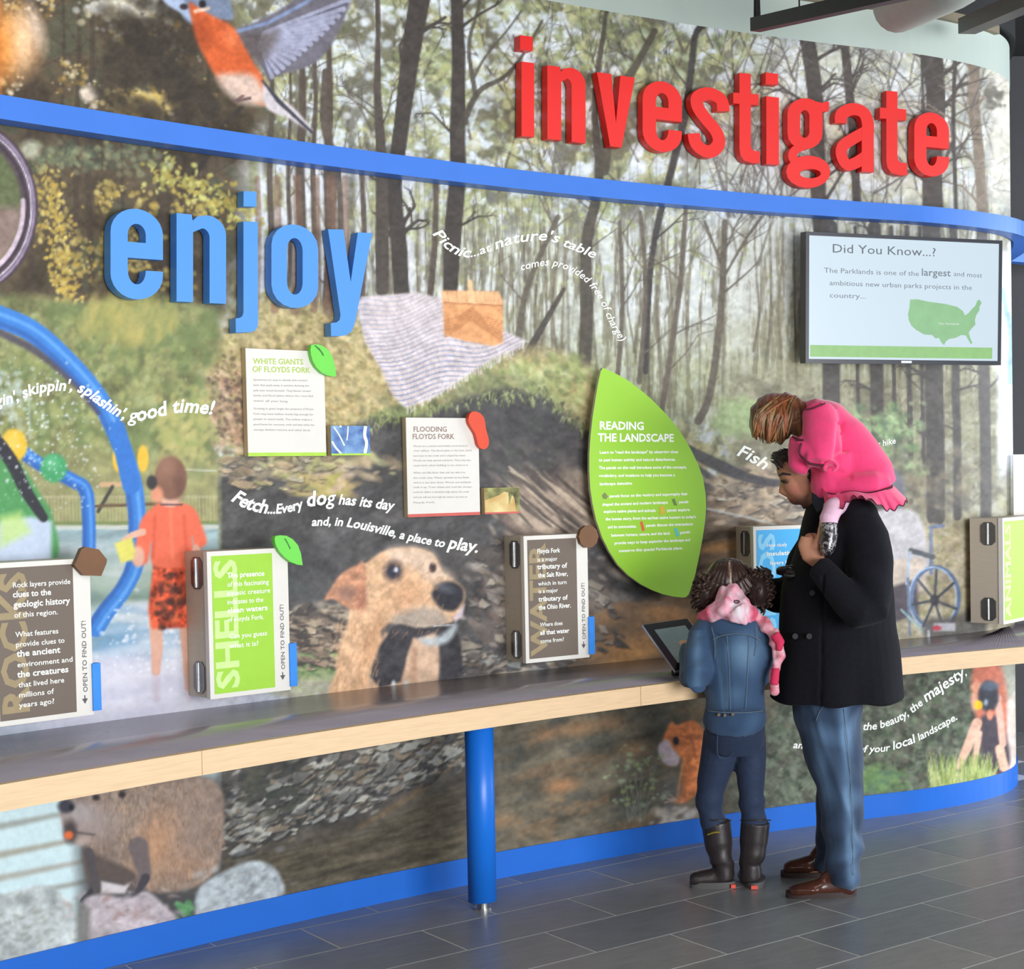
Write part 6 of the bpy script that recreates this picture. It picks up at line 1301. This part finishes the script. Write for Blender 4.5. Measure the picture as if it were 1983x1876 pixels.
# =============== small child on his shoulders, folded forward over his head
kid = empty('person', at(1655, 985, 6.36), 'small child in bright pink fleece coat bent over the head of the man', 'person')
YK = 6.33
b = MB()
Bl(b, 1502, 812, YK, 40, 43, .082, .3)
T(b, [(1525, 812, YK, 24, .05), (1552, 812, YK, 22, .05), (1590, 824, YK, 38, .09), (1630, 858, YK, 46, .10), (1664, 915, YK, 46, .10), (1690, 958, YK, 40, .10)], 18)
T(b, [(1588, 812, 6.24, 22), (1598, 858, 6.20, 18), (1590, 886, 6.18, 15), (1556, 880, 6.20, 12), (1546, 892, 6.22, 10), (1544, 903, 6.23, 8)])
T(b, [(1588, 812, 6.42, 22), (1580, 858, 6.46, 18), (1566, 886, 6.46, 14), (1550, 892, 6.44, 10), (1544, 902, 6.43, 8)])
for sY in (6.20, 6.50): T(b, [(1684, 948, sY + (.06 if sY < 6.3 else -.06), 28), (1640, 968, sY + (.05 if sY < 6.3 else -.05), 22), (1612, 984, sY - (.02 if sY < 6.3 else -.02), 20), (1602, 1030, sY - (.03 if sY < 6.3 else -.03), 16), (1598, 1070, sY - (.03 if sY < 6.3 else -.03), 13), (1582, 1090, sY - .03, 9)])
T(b, [(1480, 806, YK, 8, .05), (1474, 824, YK, 7, .035)], 8); Bl(b, 1466, 818, YK, 6, 7, .014)
skin('body', b, .007, SKm, kid, 5, colf=lambda P: np.tile(np.array([220., 170, 146]), (len(P), 1)))
# bob of reddish-brown hair hanging down
hm = mat('auburn_hair', (130, 84, 50), .42, var=.25, scale=90, attr='tint', sheen=.2)
h = MB(); Bl(h, 1500, 808, YK, 48, 48, .098, .3); T(h, [(1512, 800, YK, 44, .09), (1545, 806, YK, 36, .08), (1568, 810, YK, 24, .062)], 14); T(h, [(1540, 812, 6.27, 26, .03), (1548, 832, 6.28, 20, .03), (1546, 848, 6.29, 10, .02)], 12); T(h, [(1486, 800, YK, 36, .092), (1478, 832, YK, 30, .085), (1476, 848, YK, 20, .075)], 14)
T(h, [(1510, 815, 6.25, 26, .035), (1508, 842, 6.26, 18, .03), (1512, 858, 6.27, 9, .02)], 12)
def kc(P):
    x, y = proj(P); t_ = np.clip((y - 770) / 80, 0, 1)[:, None]; top = np.array([124., 66, 36]); bot = np.array([128., 98, 62]); c = top * (1 - t_) + bot * t_
    lf_ = np.clip((1500 - x) / 40, 0, 1)[:, None]; c = c * (1 - .35 * lf_) + np.array([70, 62, 40]) * .35 * lf_
    s_ = .5 + .5 * np.sin(x / 2.6 - y / 14 + 3 * S3(P, 40, 3)); return c * (.80 + .30 * s_[:, None])
def kdh(P, N):
    x, y = proj(P); return .0035 * np.sin((x - 1495) / 2.4 * 1.0 - (y - 760) / 26 + 1.5 * S3(P, 30, 4)) * np.clip((y - 758) / 30, 0, 1)
hair_k = skin('hair', h, .006, hm, kid, 3, disp=kdh, colf=kc)
lm = [mat('lock_auburn', (138, 74, 38), .5, var=.2, scale=60), mat('lock_brown', (104, 72, 44), .45, var=.2, scale=60), mat('lock_fair', (146, 114, 72), .5, var=.15, scale=60)]
for k in range(3):
    st = []
    for i in range(30):
        q = rp.uniform(0, 1); xt = 1492 + 50 * rp.rand(); yt = 765 + 12 * rp.rand(); xb = 1456 + 72 * q; yb = 838 + 26 * math.sin(q * 3.0) * .5 + rp.uniform(-4, 10); fr = rp.choice([-1, -1, -1, 1]); bulge = 6.33 + fr * (.10 + .012 * rp.rand())
        xm = (xt + xb) / 2 + (-22 if q < .35 else 6 * (q - .5)); st.append((A([(xt, yt, YK + fr * .05), (xm, (yt + yb) / 2 - 6, bulge), (xb, yb, YK + fr * (.085 + .02 * rp.rand()))]), [.002, .0065, .0055, .0012]))
    locks('lock_group', st, lm[k], hair_k)
# pink fleece coat
pk = mat('pink_fleece', (228, 56, 114), .85, var=.05, scale=40, bump=.12, bscale=300, sheen=.35)
c = MB()
T(c, [(1556, 806, YK, 24, .062), (1572, 800, YK, 32, .085), (1596, 818, YK, 46, .115), (1626, 848, YK, 54, .13), (1650, 890, YK, 60, .14), (1668, 930, YK, 66, .15), (1682, 958, YK, 64, .155)], 30)
T(c, [(1612, 880, 6.26, 50, .10), (1618, 930, 6.26, 46, .10), (1620, 962, 6.26, 40, .10)], 20)
T(c, [(1584, 800, 6.24, 34, .07), (1592, 838, 6.18, 38, .07), (1594, 868, 6.15, 37, .065), (1586, 890, 6.14, 27, .055), (1570, 884, 6.15, 22, .05)], 20)
T(c, [(1580, 874, 6.15, 24, .05), (1558, 868, 6.17, 24, .05), (1546, 880, 6.19, 22, .045), (1545, 896, 6.20, 20, .04), (1556, 908, 6.19, 16, .035), (1566, 912, 6.19, 12, .03)], 18)
T(c, [(1546, 850, 6.19, 16, .04), (1540, 866, 6.20, 14, .04), (1538, 884, 6.21, 14, .035)], 12)
T(c, [(1584, 800, 6.42, 34, .07), (1574, 850, 6.47, 34, .07), (1560, 886, 6.46, 26, .055), (1548, 896, 6.44, 20, .045)], 18)
T(c, [(1612, 938, 6.22, 34, .07), (1640, 938, 6.24, 32, .10), (1680, 940, 6.26, 34, .12), (1708, 942, 6.28, 26, .10)], 18)
def kd(P, N):
    x, y = proj(P); arm = np.exp(-((x - 1584) / 32) ** 2 - ((y - 850) / 40) ** 2)
    f = .005 * S3(P, 30, 31, (1, .4, .6)) + .003 * np.sin((x * .5 - y * .8) / 13 + S3(P, 14, 17)) * arm + .007 * np.sin((x * .8 + y * .5) / 11 + 1.3 * S3(P, 16, 7)) * np.clip((y - 880) / 40, 0, 1)
    f -= .012 * np.exp(-(((x - 1624) * .86 + (y - 850) * .12) / 5) ** 2) * (y > 815) * (y < 890) * (N[:, 1] < 0)
    f -= .010 * np.exp(-((y - 896 - .0 * x) / 4.5) ** 2) * (x < 1608) * (x > 1568) * (N[:, 1] < 0)
    f -= .008 * np.exp(-((y - (905 + .35 * (x - 1600))) / 6) ** 2) * (x > 1600) * (x < 1650) * (N[:, 1] < 0)
    return f
pc_ = skin('fleece_coat', c, .0075, pk, kid, 3, disp=kd)
trimm = mat('plum_trim', (84, 16, 44), .7)
for pts in ([(1552, 858), (1548, 876), (1556, 888), (1572, 898), (1596, 901)], [(1535, 846), (1546, 851), (1556, 852)]): MB().tube(near(pc_, pts), .0042, 8).obj('sleeve_trim', trimm, pc_, True)
MB().tube(near(pc_, [(1556, 793), (1572, 791), (1586, 786), (1598, 781)]), .003, 8).obj('collar_trim', trimm, pc_, True)
# gathered frill round the hem
hem = [(1592, 944, 6.18), (1604, 956, 6.135), (1622, 957, 6.115), (1650, 951, 6.10), (1680, 955, 6.10), (1704, 951, 6.13), (1724, 945, 6.20), (1730, 940, 6.34), (1724, 938, 6.48)]
hemb = [(1598, 984, 6.17), (1606, 1000, 6.10), (1632, 982, 6.06), (1655, 962, 6.06), (1690, 970, 6.05), (1722, 988, 6.08), (1752, 974, 6.18), (1756, 968, 6.34), (1748, 964, 6.50)]
H0 = cat(A(hem), 10); H1 = cat(A(hemb), 10); nH = len(H0); V = []; rows = 7
for r_ in range(rows):
    t = r_ / (rows - 1); w_ = np.sin(np.arange(nH) * 1.15 + .6 * np.sin(np.arange(nH) * .37)) * .013 * t; P = H0 * (1 - t) + H1 * t; P = P.copy(); P[:, 1] += w_; P[:, 2] += w_ * .5; V.append(P)
Vf = np.concatenate(V); F = [(r_ * nH + i, r_ * nH + i + 1, (r_ + 1) * nH + i + 1, (r_ + 1) * nH + i) for r_ in range(rows - 1) for i in range(nH - 1)]
Vb = Vf + np.array([0, .004, 0]); k = len(Vf); F2 = [tuple(i + k for i in f[::-1]) for f in F]
fr_ = mesh_obj('hem_frill', np.r_[Vf, Vb], F + F2, pk, pc_, True)
MB().tube(near(pc_, [(1603, 955), (1622, 958), (1650, 952), (1680, 955), (1704, 951), (1728, 943)], .003), .0042, 8).obj('hem_trim', trimm, pc_, True); MB().tube(V[-1], .0022, 6).obj('hem_trim', trimm, pc_, True)
# frilled pocket rosette
st = MB(); tt = np.linspace(0, 5.2, 40); C = A([(1612 + (17 - 2.4 * a_) * math.cos(a_ + 2.6), 904 + (12 - 1.6 * a_) * math.sin(a_ + 2.6), 6.105) for a_ in tt]); st.tube(C, np.c_[np.full(40, .008), np.full(40, .014)], 8); st.obj('pocket_frill', pk, pc_, True)
# near leg: tights and dark patterned boot
tg = MB(); T(tg, [(1680, 950, 6.32, 26, .07), (1640, 962, 6.28, 22, .06), (1614, 984, 6.10, 20, .04), (1605, 1004, 6.075, 19, .038), (1604, 1024, 6.07, 17, .036)], 14); skin('tights', tg, .006, mat('pale_pink_knit', (226, 184, 206), .8, var=.06, scale=60, bump=.1), kid, 3)
bt = MB(); T(bt, [(1606, 1012, 6.062, 17, .036), (1606, 1035, 6.058, 17, .036), (1602, 1056, 6.055, 17, .036), (1600, 1066, 6.05, 14, .034), (1592, 1070, 6.045, 9, .03)], 16)
pm = mat('dark_patterned_leather', (38, 32, 36), .3, c2=(38, 32, 36), coat=.3); Nn_ = pm.node_tree.nodes; Lk = pm.node_tree.links; vo = Nn_.new('ShaderNodeTexNoise'); vo.inputs['Scale'].default_value = 46; vo.inputs['Distortion'].default_value = 2.0
Lk.new([x for x in Nn_ if x.type == 'TEX_COORD'][0].outputs['Object'], vo.inputs[0]); cr = Nn_.new('ShaderNodeValToRGB'); cr.color_ramp.elements[0].position = .50; cr.color_ramp.elements[1].position = .56; cr.color_ramp.elements[0].color = (*lin((34, 26, 30)), 1); cr.color_ramp.elements[1].color = (*lin((150, 146, 148)), 1); Lk.new(vo.outputs[0], cr.inputs[0]); Lk.new(cr.outputs[0], Nn_['Principled BSDF'].inputs['Base Color'])
bo = skin('boot', bt, .005, pm, kid, 2)
for x_, y_ in ((1611, 1028), (1606, 1066)): MB().ball(at(x_, y_, 6.018), .006, 10, 8).obj('stud', chrome, bo)

# =============== girl at the counter, seen from behind
YG = 6.36
girl = empty('person', (-.20, YG, 0), 'girl in denim jacket and tall dark boots seen from behind at the counter', 'person')
b = MB()
Bl(b, 1411, 1132, YG, 45, 52, .092); T(b, [(1413, 1165, 6.33, 24, .045), (1414, 1200, 6.29, 24, .05)], 12)
T(b, [(1414, 1195, 6.29, 34, .07), (1414, 1225, 6.26, 52, .085), (1418, 1290, 6.20, 52, .08), (1422, 1360, 6.22, 50, .08), (1424, 1400, 6.28, 52, .088)], 20)
T(b, [(1372, 1222, 6.26, 20), (1356, 1270, 6.17, 17), (1350, 1310, 6.13, 15), (1338, 1300, 6.19, 13), (1329, 1268, 6.32, 10), (1326, 1256, 6.36, 9)])
for k, (dx, dy) in enumerate(((-8, -5), (-4, -8), (0, -9), (4, -8))): T(b, [(1326, 1256, 6.36, 6, .009), (1326 + dx, 1252 + dy, 6.385, 4, .007), (1326 + dx * 1.5, 1248 + dy, 6.40, 3, .006)], 8)
T(b, [(1326, 1260, 6.355, 5, .008), (1336, 1252, 6.37, 4, .007)], 8)
T(b, [(1458, 1225, 6.26, 20), (1474, 1272, 6.21, 17), (1470, 1308, 6.21, 15), (1452, 1296, 6.36, 12), (1436, 1276, 6.47, 10)])
for dx in (-6, -2, 2, 6): T(b, [(1436 + dx * .4, 1276, 6.47, 5, .008), (1432 + dx, 1270, 6.495, 3.6, .007), (1430 + dx, 1266, 6.51, 3, .006)], 8)
T(b, [(1398, 1400, 6.32, 32), (1388, 1470, 6.34, 26), (1375, 1540, 6.36, 20), (1384, 1592, 6.36, 15), (1400, 1680, 6.36, 13), (1385, 1705, 6.36, 12, .03), (1350, 1708, 6.36, 9, .03)])
T(b, [(1448, 1400, YG, 32), (1452, 1470, 6.34, 25), (1456, 1540, 6.34, 21), (1462, 1600, 6.33, 17), (1454, 1670, 6.34, 12), (1450, 1698, 6.37, 8, .02)])
skin('body', b, .007, SKm, girl, 5, colf=lambda P: np.tile(np.array([222., 176, 152]), (len(P), 1)))
# hair: parted in the middle, two curly bunches
hd = mat('dark_brown_hair', (62, 40, 32), .4, var=.25, scale=90, attr='tint', sheen=.15)
h = MB(); Bl(h, 1411, 1128, YG, 50, 49, .102); T(h, [(1388, 1132, 6.33, 34, .08), (1376, 1160, 6.32, 22, .06)], 14); T(h, [(1434, 1130, 6.33, 34, .08), (1450, 1150, 6.32, 24, .06)], 14)
def hc(P):
    x, y = proj(P); s_ = .5 + .5 * np.sin(np.arctan2(x - 1413, y - 1070) * 46 + 2 * S3(P, 50, 3)); c = np.array([54., 34, 27]) * (.7 + .6 * s_[:, None])
    part = np.exp(-((x - (1413 + .06 * (y - 1090))) / 1.8) ** 2) * (y > 1088) * (y < 1142); return c * (1 - part[:, None]) + np.array([196., 168, 150]) * part[:, None]
def hdp(P, N):
    x, y = proj(P); return .0028 * np.sin(np.arctan2(x - 1413, y - 1060) * 50 + 2 * S3(P, 40, 5)) - .006 * np.exp(-((x - (1413 + .06 * (y - 1090))) / 3.5) ** 2) * (y > 1082) * (y < 1150)
hg = skin('hair', h, .0055, hd, girl, 3, disp=hdp, colf=hc)
def bunch(cx_, cy_, rx, ry, sgn, nm):
    st = []
    for i in range(95):
        a_ = rp.uniform(0, 2 * math.pi); q = math.sqrt(rp.rand()); x = cx_ + rx * q * math.cos(a_); y = cy_ + ry * q * math.sin(a_); Y0 = 6.31 + rp.uniform(-.065, .06) * (1 - q * .6)
        L = rp.uniform(14, 30); fr = rp.uniform(2, 5); pts = []
        for k in range(9):
            t = k / 8.; pts.append((x + fr * math.sin(t * 9 + a_) + sgn * 3 * t, y - L / 2 + L * t, Y0 + fr * .0018 * math.cos(t * 9 + a_)))
        st.append((A(pts), [.003, .0062, .006, .0022]))
    mb = MB(); Bl(mb, cx_, cy_, 6.32, rx * .86, ry * .88, .065); o = skin('hair_bunch', mb, .007, hd, girl, 2, colf=lambda P: np.tile(np.array([44., 28, 22]), (len(P), 1)))
    locks('curl_group', st, mat('curl_brown', (58, 38, 29), .6, var=.35, scale=60), o)
bunch(1368, 1150, 25, 34, -1, 'l'); bunch(1470, 1142, 26, 38, 1, 'r')
# scarf
sc_m = mat('pink_scarf', (232, 150, 172), .8, c2=(244, 200, 208), scale=26, bump=.1, sheen=.2)
s = MB(); T(s, [(1368, 1196, 6.27, 13, .05), (1386, 1184, 6.21, 19, .05), (1412, 1176, 6.175, 26, .045), (1440, 1182, 6.19, 23, .05), (1460, 1196, 6.25, 16, .05)], 16); T(s, [(1414, 1176, 6.20, 34, .06), (1416, 1150, 6.26, 26, .06)], 14)
T(s, [(1424, 1182, 6.15, 22, .03), (1436, 1198, 6.14, 15, .02), (1440, 1208, 6.14, 9, .012)], 12)
sd_ = lambda P, N: .004 * S3(P, 110, 12) + .004 * np.sin(proj(P)[0] / 5.5 + proj(P)[1] / 9)
def scc(P):
    x, y = proj(P); c = np.tile(np.array([236., 168, 186]), (len(P), 1)); w_ = np.exp(-((x - 1432) / 14) ** 2 - ((y - 1186) / 22) ** 2) + .7 * np.clip(S3(P, 90, 61), 0, 1); c = c + (np.array([226., 214, 220]) - c) * np.clip(w_, 0, 1)[:, None]
    e2_ = np.clip((np.abs(x - 1414) - 36) / 10, 0, 1) * .8 + .5 * np.clip(S3(P, 120, 62) - .35, 0, 1); return c + (np.array([214., 60, 96]) - c) * np.clip(e2_, 0, 1)[:, None]
scf = skin('scarf', s, .005, mat('scarf_print', (232, 150, 172), .8, attr='tint', bump=.1, sheen=.2), girl, 2, disp=sd_, colf=scc)
s = MB(); T(s, [(1458, 1186, 6.22, 10, .03), (1478, 1206, 6.20, 13, .02), (1496, 1226, 6.16, 14, .018), (1506, 1250, 6.14, 13, .018), (1505, 1280, 6.13, 12, .018), (1500, 1310, 6.13, 10, .018), (1498, 1344, 6.13, 8, .012)], 14)
skin('scarf_end', s, .005, sc_m, scf, 2, disp=sd_)
s = MB(); T(s, [(1500, 1228, 6.13, 11, .014), (1511, 1244, 6.12, 10, .014), (1508, 1260, 6.12, 6, .012)], 10); skin('scarf_lining', s, .005, mat('cherry_cloth', (206, 44, 84), .8), scf, 2); s = MB(); T(s, [(1503, 1294, 6.11, 8, .012), (1499, 1326, 6.11, 9, .012)], 10); skin('scarf_lining', s, .005, mat('cherry_cloth', (206, 44, 84), .8), scf, 2)
ring_ = A([(1427 + 5 * math.cos(q), 1165 + 2.5 * math.sin(q), 6.150) for q in np.linspace(0, 6.3, 12)]); MB().tube(ring_, .0022, 6).obj('print_spot', mat('dark_plum', (60, 36, 60), .7), scf)
# denim jacket
dj = mat('denim_jacket', (70, 104, 146), .8, var=.10, scale=60, bump=.15, bscale=500, attr='tint', sheen=.15)
c = MB()
T(c, [(1413, 1186, 6.28, 34, .075), (1414, 1200, 6.27, 52, .095), (1416, 1222, 6.255, 66, .11), (1420, 1262, 6.21, 68, .108), (1422, 1310, 6.20, 62, .10), (1424, 1350, 6.21, 60, .10), (1424, 1380, 6.24, 60, .105), (1424, 1396, 6.26, 61, .105)], 32)
T(c, [(1378, 1206, 6.26, 26, .055), (1362, 1232, 6.22, 29, .06), (1354, 1268, 6.16, 29, .055), (1350, 1300, 6.12, 29, .05), (1345, 1320, 6.12, 26, .048), (1338, 1312, 6.15, 22, .045), (1332, 1290, 6.24, 17, .04), (1328, 1266, 6.33, 15, .035), (1328, 1254, 6.38, 13, .03)], 18)
T(c, [(1454, 1206, 6.26, 26, .055), (1470, 1236, 6.23, 27, .06), (1478, 1276, 6.20, 24, .055), (1474, 1312, 6.20, 22, .052), (1456, 1300, 6.34, 18, .045), (1442, 1284, 6.44, 14, .04)], 18)
def dd(P, N):
    x, y = proj(P); f = .0045 * S3(P, 30, 41, (1, .4, .5)) + .003 * np.sin((y * .6 + x * .8) / 14 + 2 * S3(P, 14, 43)); bk = (N[:, 1] < 0) * 1.0
    f -= .006 * np.exp(-((x - (1386 + .12 * (y - 1230))) / 3) ** 2) * (y > 1225) * (y < 1385) * bk
    f -= .004 * np.exp(-((y - (1236 - 10 * np.cos((x - 1428) / 34))) / 2.2) ** 2) * (x > 1388) * (x < 1476) * bk          # yoke seam
    f -= .003 * (np.exp(-((x - (1410 + .05 * (y - 1240))) / 2) ** 2) + np.exp(-((x - (1452 - .06 * (y - 1240))) / 2) ** 2)) * (y > 1238) * (y < 1376) * bk
    f -= .005 * np.exp(-((y - 1377) / 2.0) ** 2) * bk
    f += .004 * np.sin((y + .5 * x) / 8 + S3(P, 20, 3)) * np.exp(-((x - 1352) / 18) ** 2) * (y > 1230)
    return f
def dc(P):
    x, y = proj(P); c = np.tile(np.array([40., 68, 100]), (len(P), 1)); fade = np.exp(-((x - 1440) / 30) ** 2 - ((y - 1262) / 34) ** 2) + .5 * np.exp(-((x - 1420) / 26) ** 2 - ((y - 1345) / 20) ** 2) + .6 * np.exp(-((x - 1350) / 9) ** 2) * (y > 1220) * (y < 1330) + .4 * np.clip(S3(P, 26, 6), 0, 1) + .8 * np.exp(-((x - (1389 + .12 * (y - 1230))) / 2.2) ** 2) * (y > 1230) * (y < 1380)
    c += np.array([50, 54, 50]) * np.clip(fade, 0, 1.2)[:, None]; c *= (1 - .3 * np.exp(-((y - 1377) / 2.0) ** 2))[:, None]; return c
jk = skin('denim_jacket', c, .0065, dj, girl, 3, disp=dd, colf=dc)
for x_, y_ in ((1392, 1384), (1404, 1385), (1419, 1383)): Yb = surf_Y(jk, x_, y_); MB().cyl(at(x_, y_, Yb - .004), at(x_, y_, Yb + .003), .006, n=12).obj('metal_button', mat('brass_dull', (120, 104, 84), .4, .8), jk)
for pts in ([(1380, 1238), (1400, 1230), (1428, 1227), (1456, 1231), (1472, 1240)], [(1408, 1231), (1412, 1300), (1414, 1374)], [(1452, 1232), (1448, 1300), (1444, 1374)], [(1370, 1376), (1396, 1379), (1424, 1380), (1452, 1379), (1478, 1376)], [(1378, 1214), (1384, 1242), (1384, 1276)], [(1464, 1214), (1466, 1240), (1462, 1270)]):
    MB().tube(near(jk, pts, .0008), .0013, 6).obj('seam', mat('jacket_stitch', (104, 118, 130), .8), jk, True)
# dark jeans
j = MB()
T(j, [(1424, 1375, 6.24, 56, .095), (1424, 1400, 6.27, 59, .10), (1422, 1430, 6.32, 58, .105)], 26)
T(j, [(1400, 1420, 6.33, 38, .085), (1394, 1460, 6.345, 36, .08), (1380, 1510, 6.36, 30, .07), (1373, 1560, 6.36, 27, .062), (1383, 1592, 6.36, 26, .058), (1387, 1604, 6.36, 22, .05)], 18)
T(j, [(1450, 1420, YG, 34, .085), (1452, 1460, 6.35, 32, .078), (1454, 1510, 6.34, 27, .068), (1456, 1560, 6.34, 25, .06), (1461, 1590, 6.345, 25, .056), (1462, 1602, 6.345, 22, .05)], 18)
dj2 = mat('denim_dark', (30, 46, 74), .8, var=.15, scale=60, bump=.15, bscale=500, sheen=.1)
dk = skin('jeans', j, .0065, dj2, girl, 3, disp=lambda P, N: .0028 * S3(P, 34, 51) + .003 * np.sin(proj(P)[1] / 7 + S3(P, 30, 2)) * np.clip((proj(P)[1] - 1500) / 40, 0, 1))
MB().tube(near(dk, [(1390, 1416), (1390, 1460), (1406, 1468), (1420, 1458)], .001), .0012, 6).obj('pocket_seam', mat('thread_blue', (70, 90, 120), .7), dk)
# boots
bm_ = mat('dark_boot_leather', (44, 37, 37), .48, var=.2, scale=20, bump=.1, bscale=50, coat=.25)
def boot(top, ank, toe, Y, foot):
    mb = MB(); T(mb, [(*top, Y, 29, .062), (top[0] + (ank[0] - top[0]) * .35, top[1] + 38, Y, 28, .058), (top[0] + (ank[0] - top[0]) * .75, top[1] + 76, Y, 23, .048), (ank[0], ank[1], Y, 21, .044), (ank[0] + 1, ank[1] + 26, Y, 22, .042), (ank[0] + 2, ank[1] + 36, Y, 19, .04)], 20)
    T(mb, foot, 16)
    def d(P, N): x, y = proj(P); return .0035 * np.sin(y / 6.5 + .25 * x / 6 + 1.5 * S3(P, 24, 4)) * np.clip((y - top[1] - 40) / 30, 0, 1) * np.clip((ank[1] + 14 - y) / 10, 0, 1)
    o = skin('boot', mb, .0055, bm_, girl, 3, disp=d)
    r_ = A([(top[0] + 29 * math.cos(q), top[1] - 2, Y + .062 * math.sin(q)) for q in np.linspace(0, 6.2832, 30)]); MB().tube(r_, .003, 6).obj('boot_cuff', bm_, o, True); return o
bl_ = boot((1386, 1590), (1400, 1668), None, 6.36, [(1402, 1696, 6.36, 20, .038), (1384, 1698, 6.36, 17, .038), (1362, 1700, 6.355, 15, .038), (1346, 1702, 6.35, 13, .036), (1337, 1704, 6.35, 10, .030)])
br_ = boot((1463, 1590), (1453, 1668), None, 6.345, [(1454, 1696, 6.345, 20, .036), (1447, 1694, 6.40, 16, .036), (1442, 1690, 6.46, 12, .032)])
solem = mat('grey_sole', (86, 84, 84), .7); heel = mat('coral_heel', (236, 92, 76), .5)
q = np.linspace(0, 2 * math.pi, 30, endpoint=False)
f0 = fl(1380, 1717); MB().prism(np.c_[f0[0] + .090 * np.sign(np.cos(q)) * np.abs(np.cos(q)) ** .7, 6.352 + .036 * np.sign(np.sin(q)) * np.abs(np.sin(q)) ** .8, 0 * q], (0, 0, .024)).obj('sole', solem, bl_)
MB().prism(np.c_[-.112 + .042 * np.cos(q), 6.385 + .085 * np.sin(q), 0 * q], (0, 0, .024)).obj('sole', solem, br_)
hp = fl(1427, 1717); MB().box((hp[0] - .022, 6.315, .002), (.018, 0, 0), (0, .02, 0), (0, 0, .014)).obj('heel_tab', heel, bl_)
hp = fl(1465, 1716); MB().box((hp[0] - .020, 6.296, .002), (.026, 0, 0), (0, .02, 0), (0, 0, .014)).obj('heel_tab', heel, br_)
MB().tube(near(bl_, [(1370, 1616), (1382, 1612), (1394, 1611)], .001), .004, 6).obj('buckle_strap', mat('gold_buckle', (180, 160, 70), .35, .7), bl_)

# =============== tablet on the counter
tab = empty('tablet', at(1310, 1296, 6.40), 'black-framed tablet propped on the counter in front of the girl', 'tablet')
a0, a1, b1 = at(1246, 1210, 6.50), at(1308, 1298, 6.30), at(1430, 1188, 6.72)
v_ = a1 - a0; u_ = b1 - a0; u_ = u_ - v_ * (u_ @ v_) / (v_ @ v_); u_ = u_ / np.linalg.norm(u_) * .20; v_ = v_ / np.linalg.norm(v_); Lv = np.linalg.norm(a1 - a0); nt = np.cross(u_ / .2, v_)
if nt @ (np.array([0, 0, 1.65]) - a0) < 0: nt = -nt
uu = u_ / .2
def tbx(x0, x1, y0, y1, w0, w1): return MB().box(a0 + uu * x0 + v_ * y0 + nt * w0, uu * (x1 - x0), v_ * (y1 - y0), nt * (w1 - w0))
tbx(-.003, .203, -.003, Lv + .003, -.010, -.001).obj('shell', mat('silver_rim', (200, 204, 206), .3, .9), tab); tbx(0, .2, 0, Lv, -.001, .001).obj('bezel', mat('tablet_black', (16, 15, 17), .2), tab)
tbx(.030, .170, .040, Lv - .040, .001, .0014).obj('screen', mat('tablet_screen', (122, 140, 138), .15, emit=.12, var=.05), tab)
ctr = a0 + uu * .10 + v_ * Lv * .6; MB().box((ctr[0] - .05, ctr[1] - .0, ZCT), (.10, 0, 0), (0, .10, 0), (0, 0, .02)).obj('stand_foot', black, tab)
MB().tube([ctr - nt * .012, np.array([ctr[0], ctr[1] + .05, ZCT + .015])], .014, 10).obj('stand_stem', black, tab)
MB().tube([a1 + uu * .0 - nt * .02 - v_ * .01, a1 + uu * .10 - nt * .02 - v_ * .01], .016, 10).obj('stand_lip', black, tab)
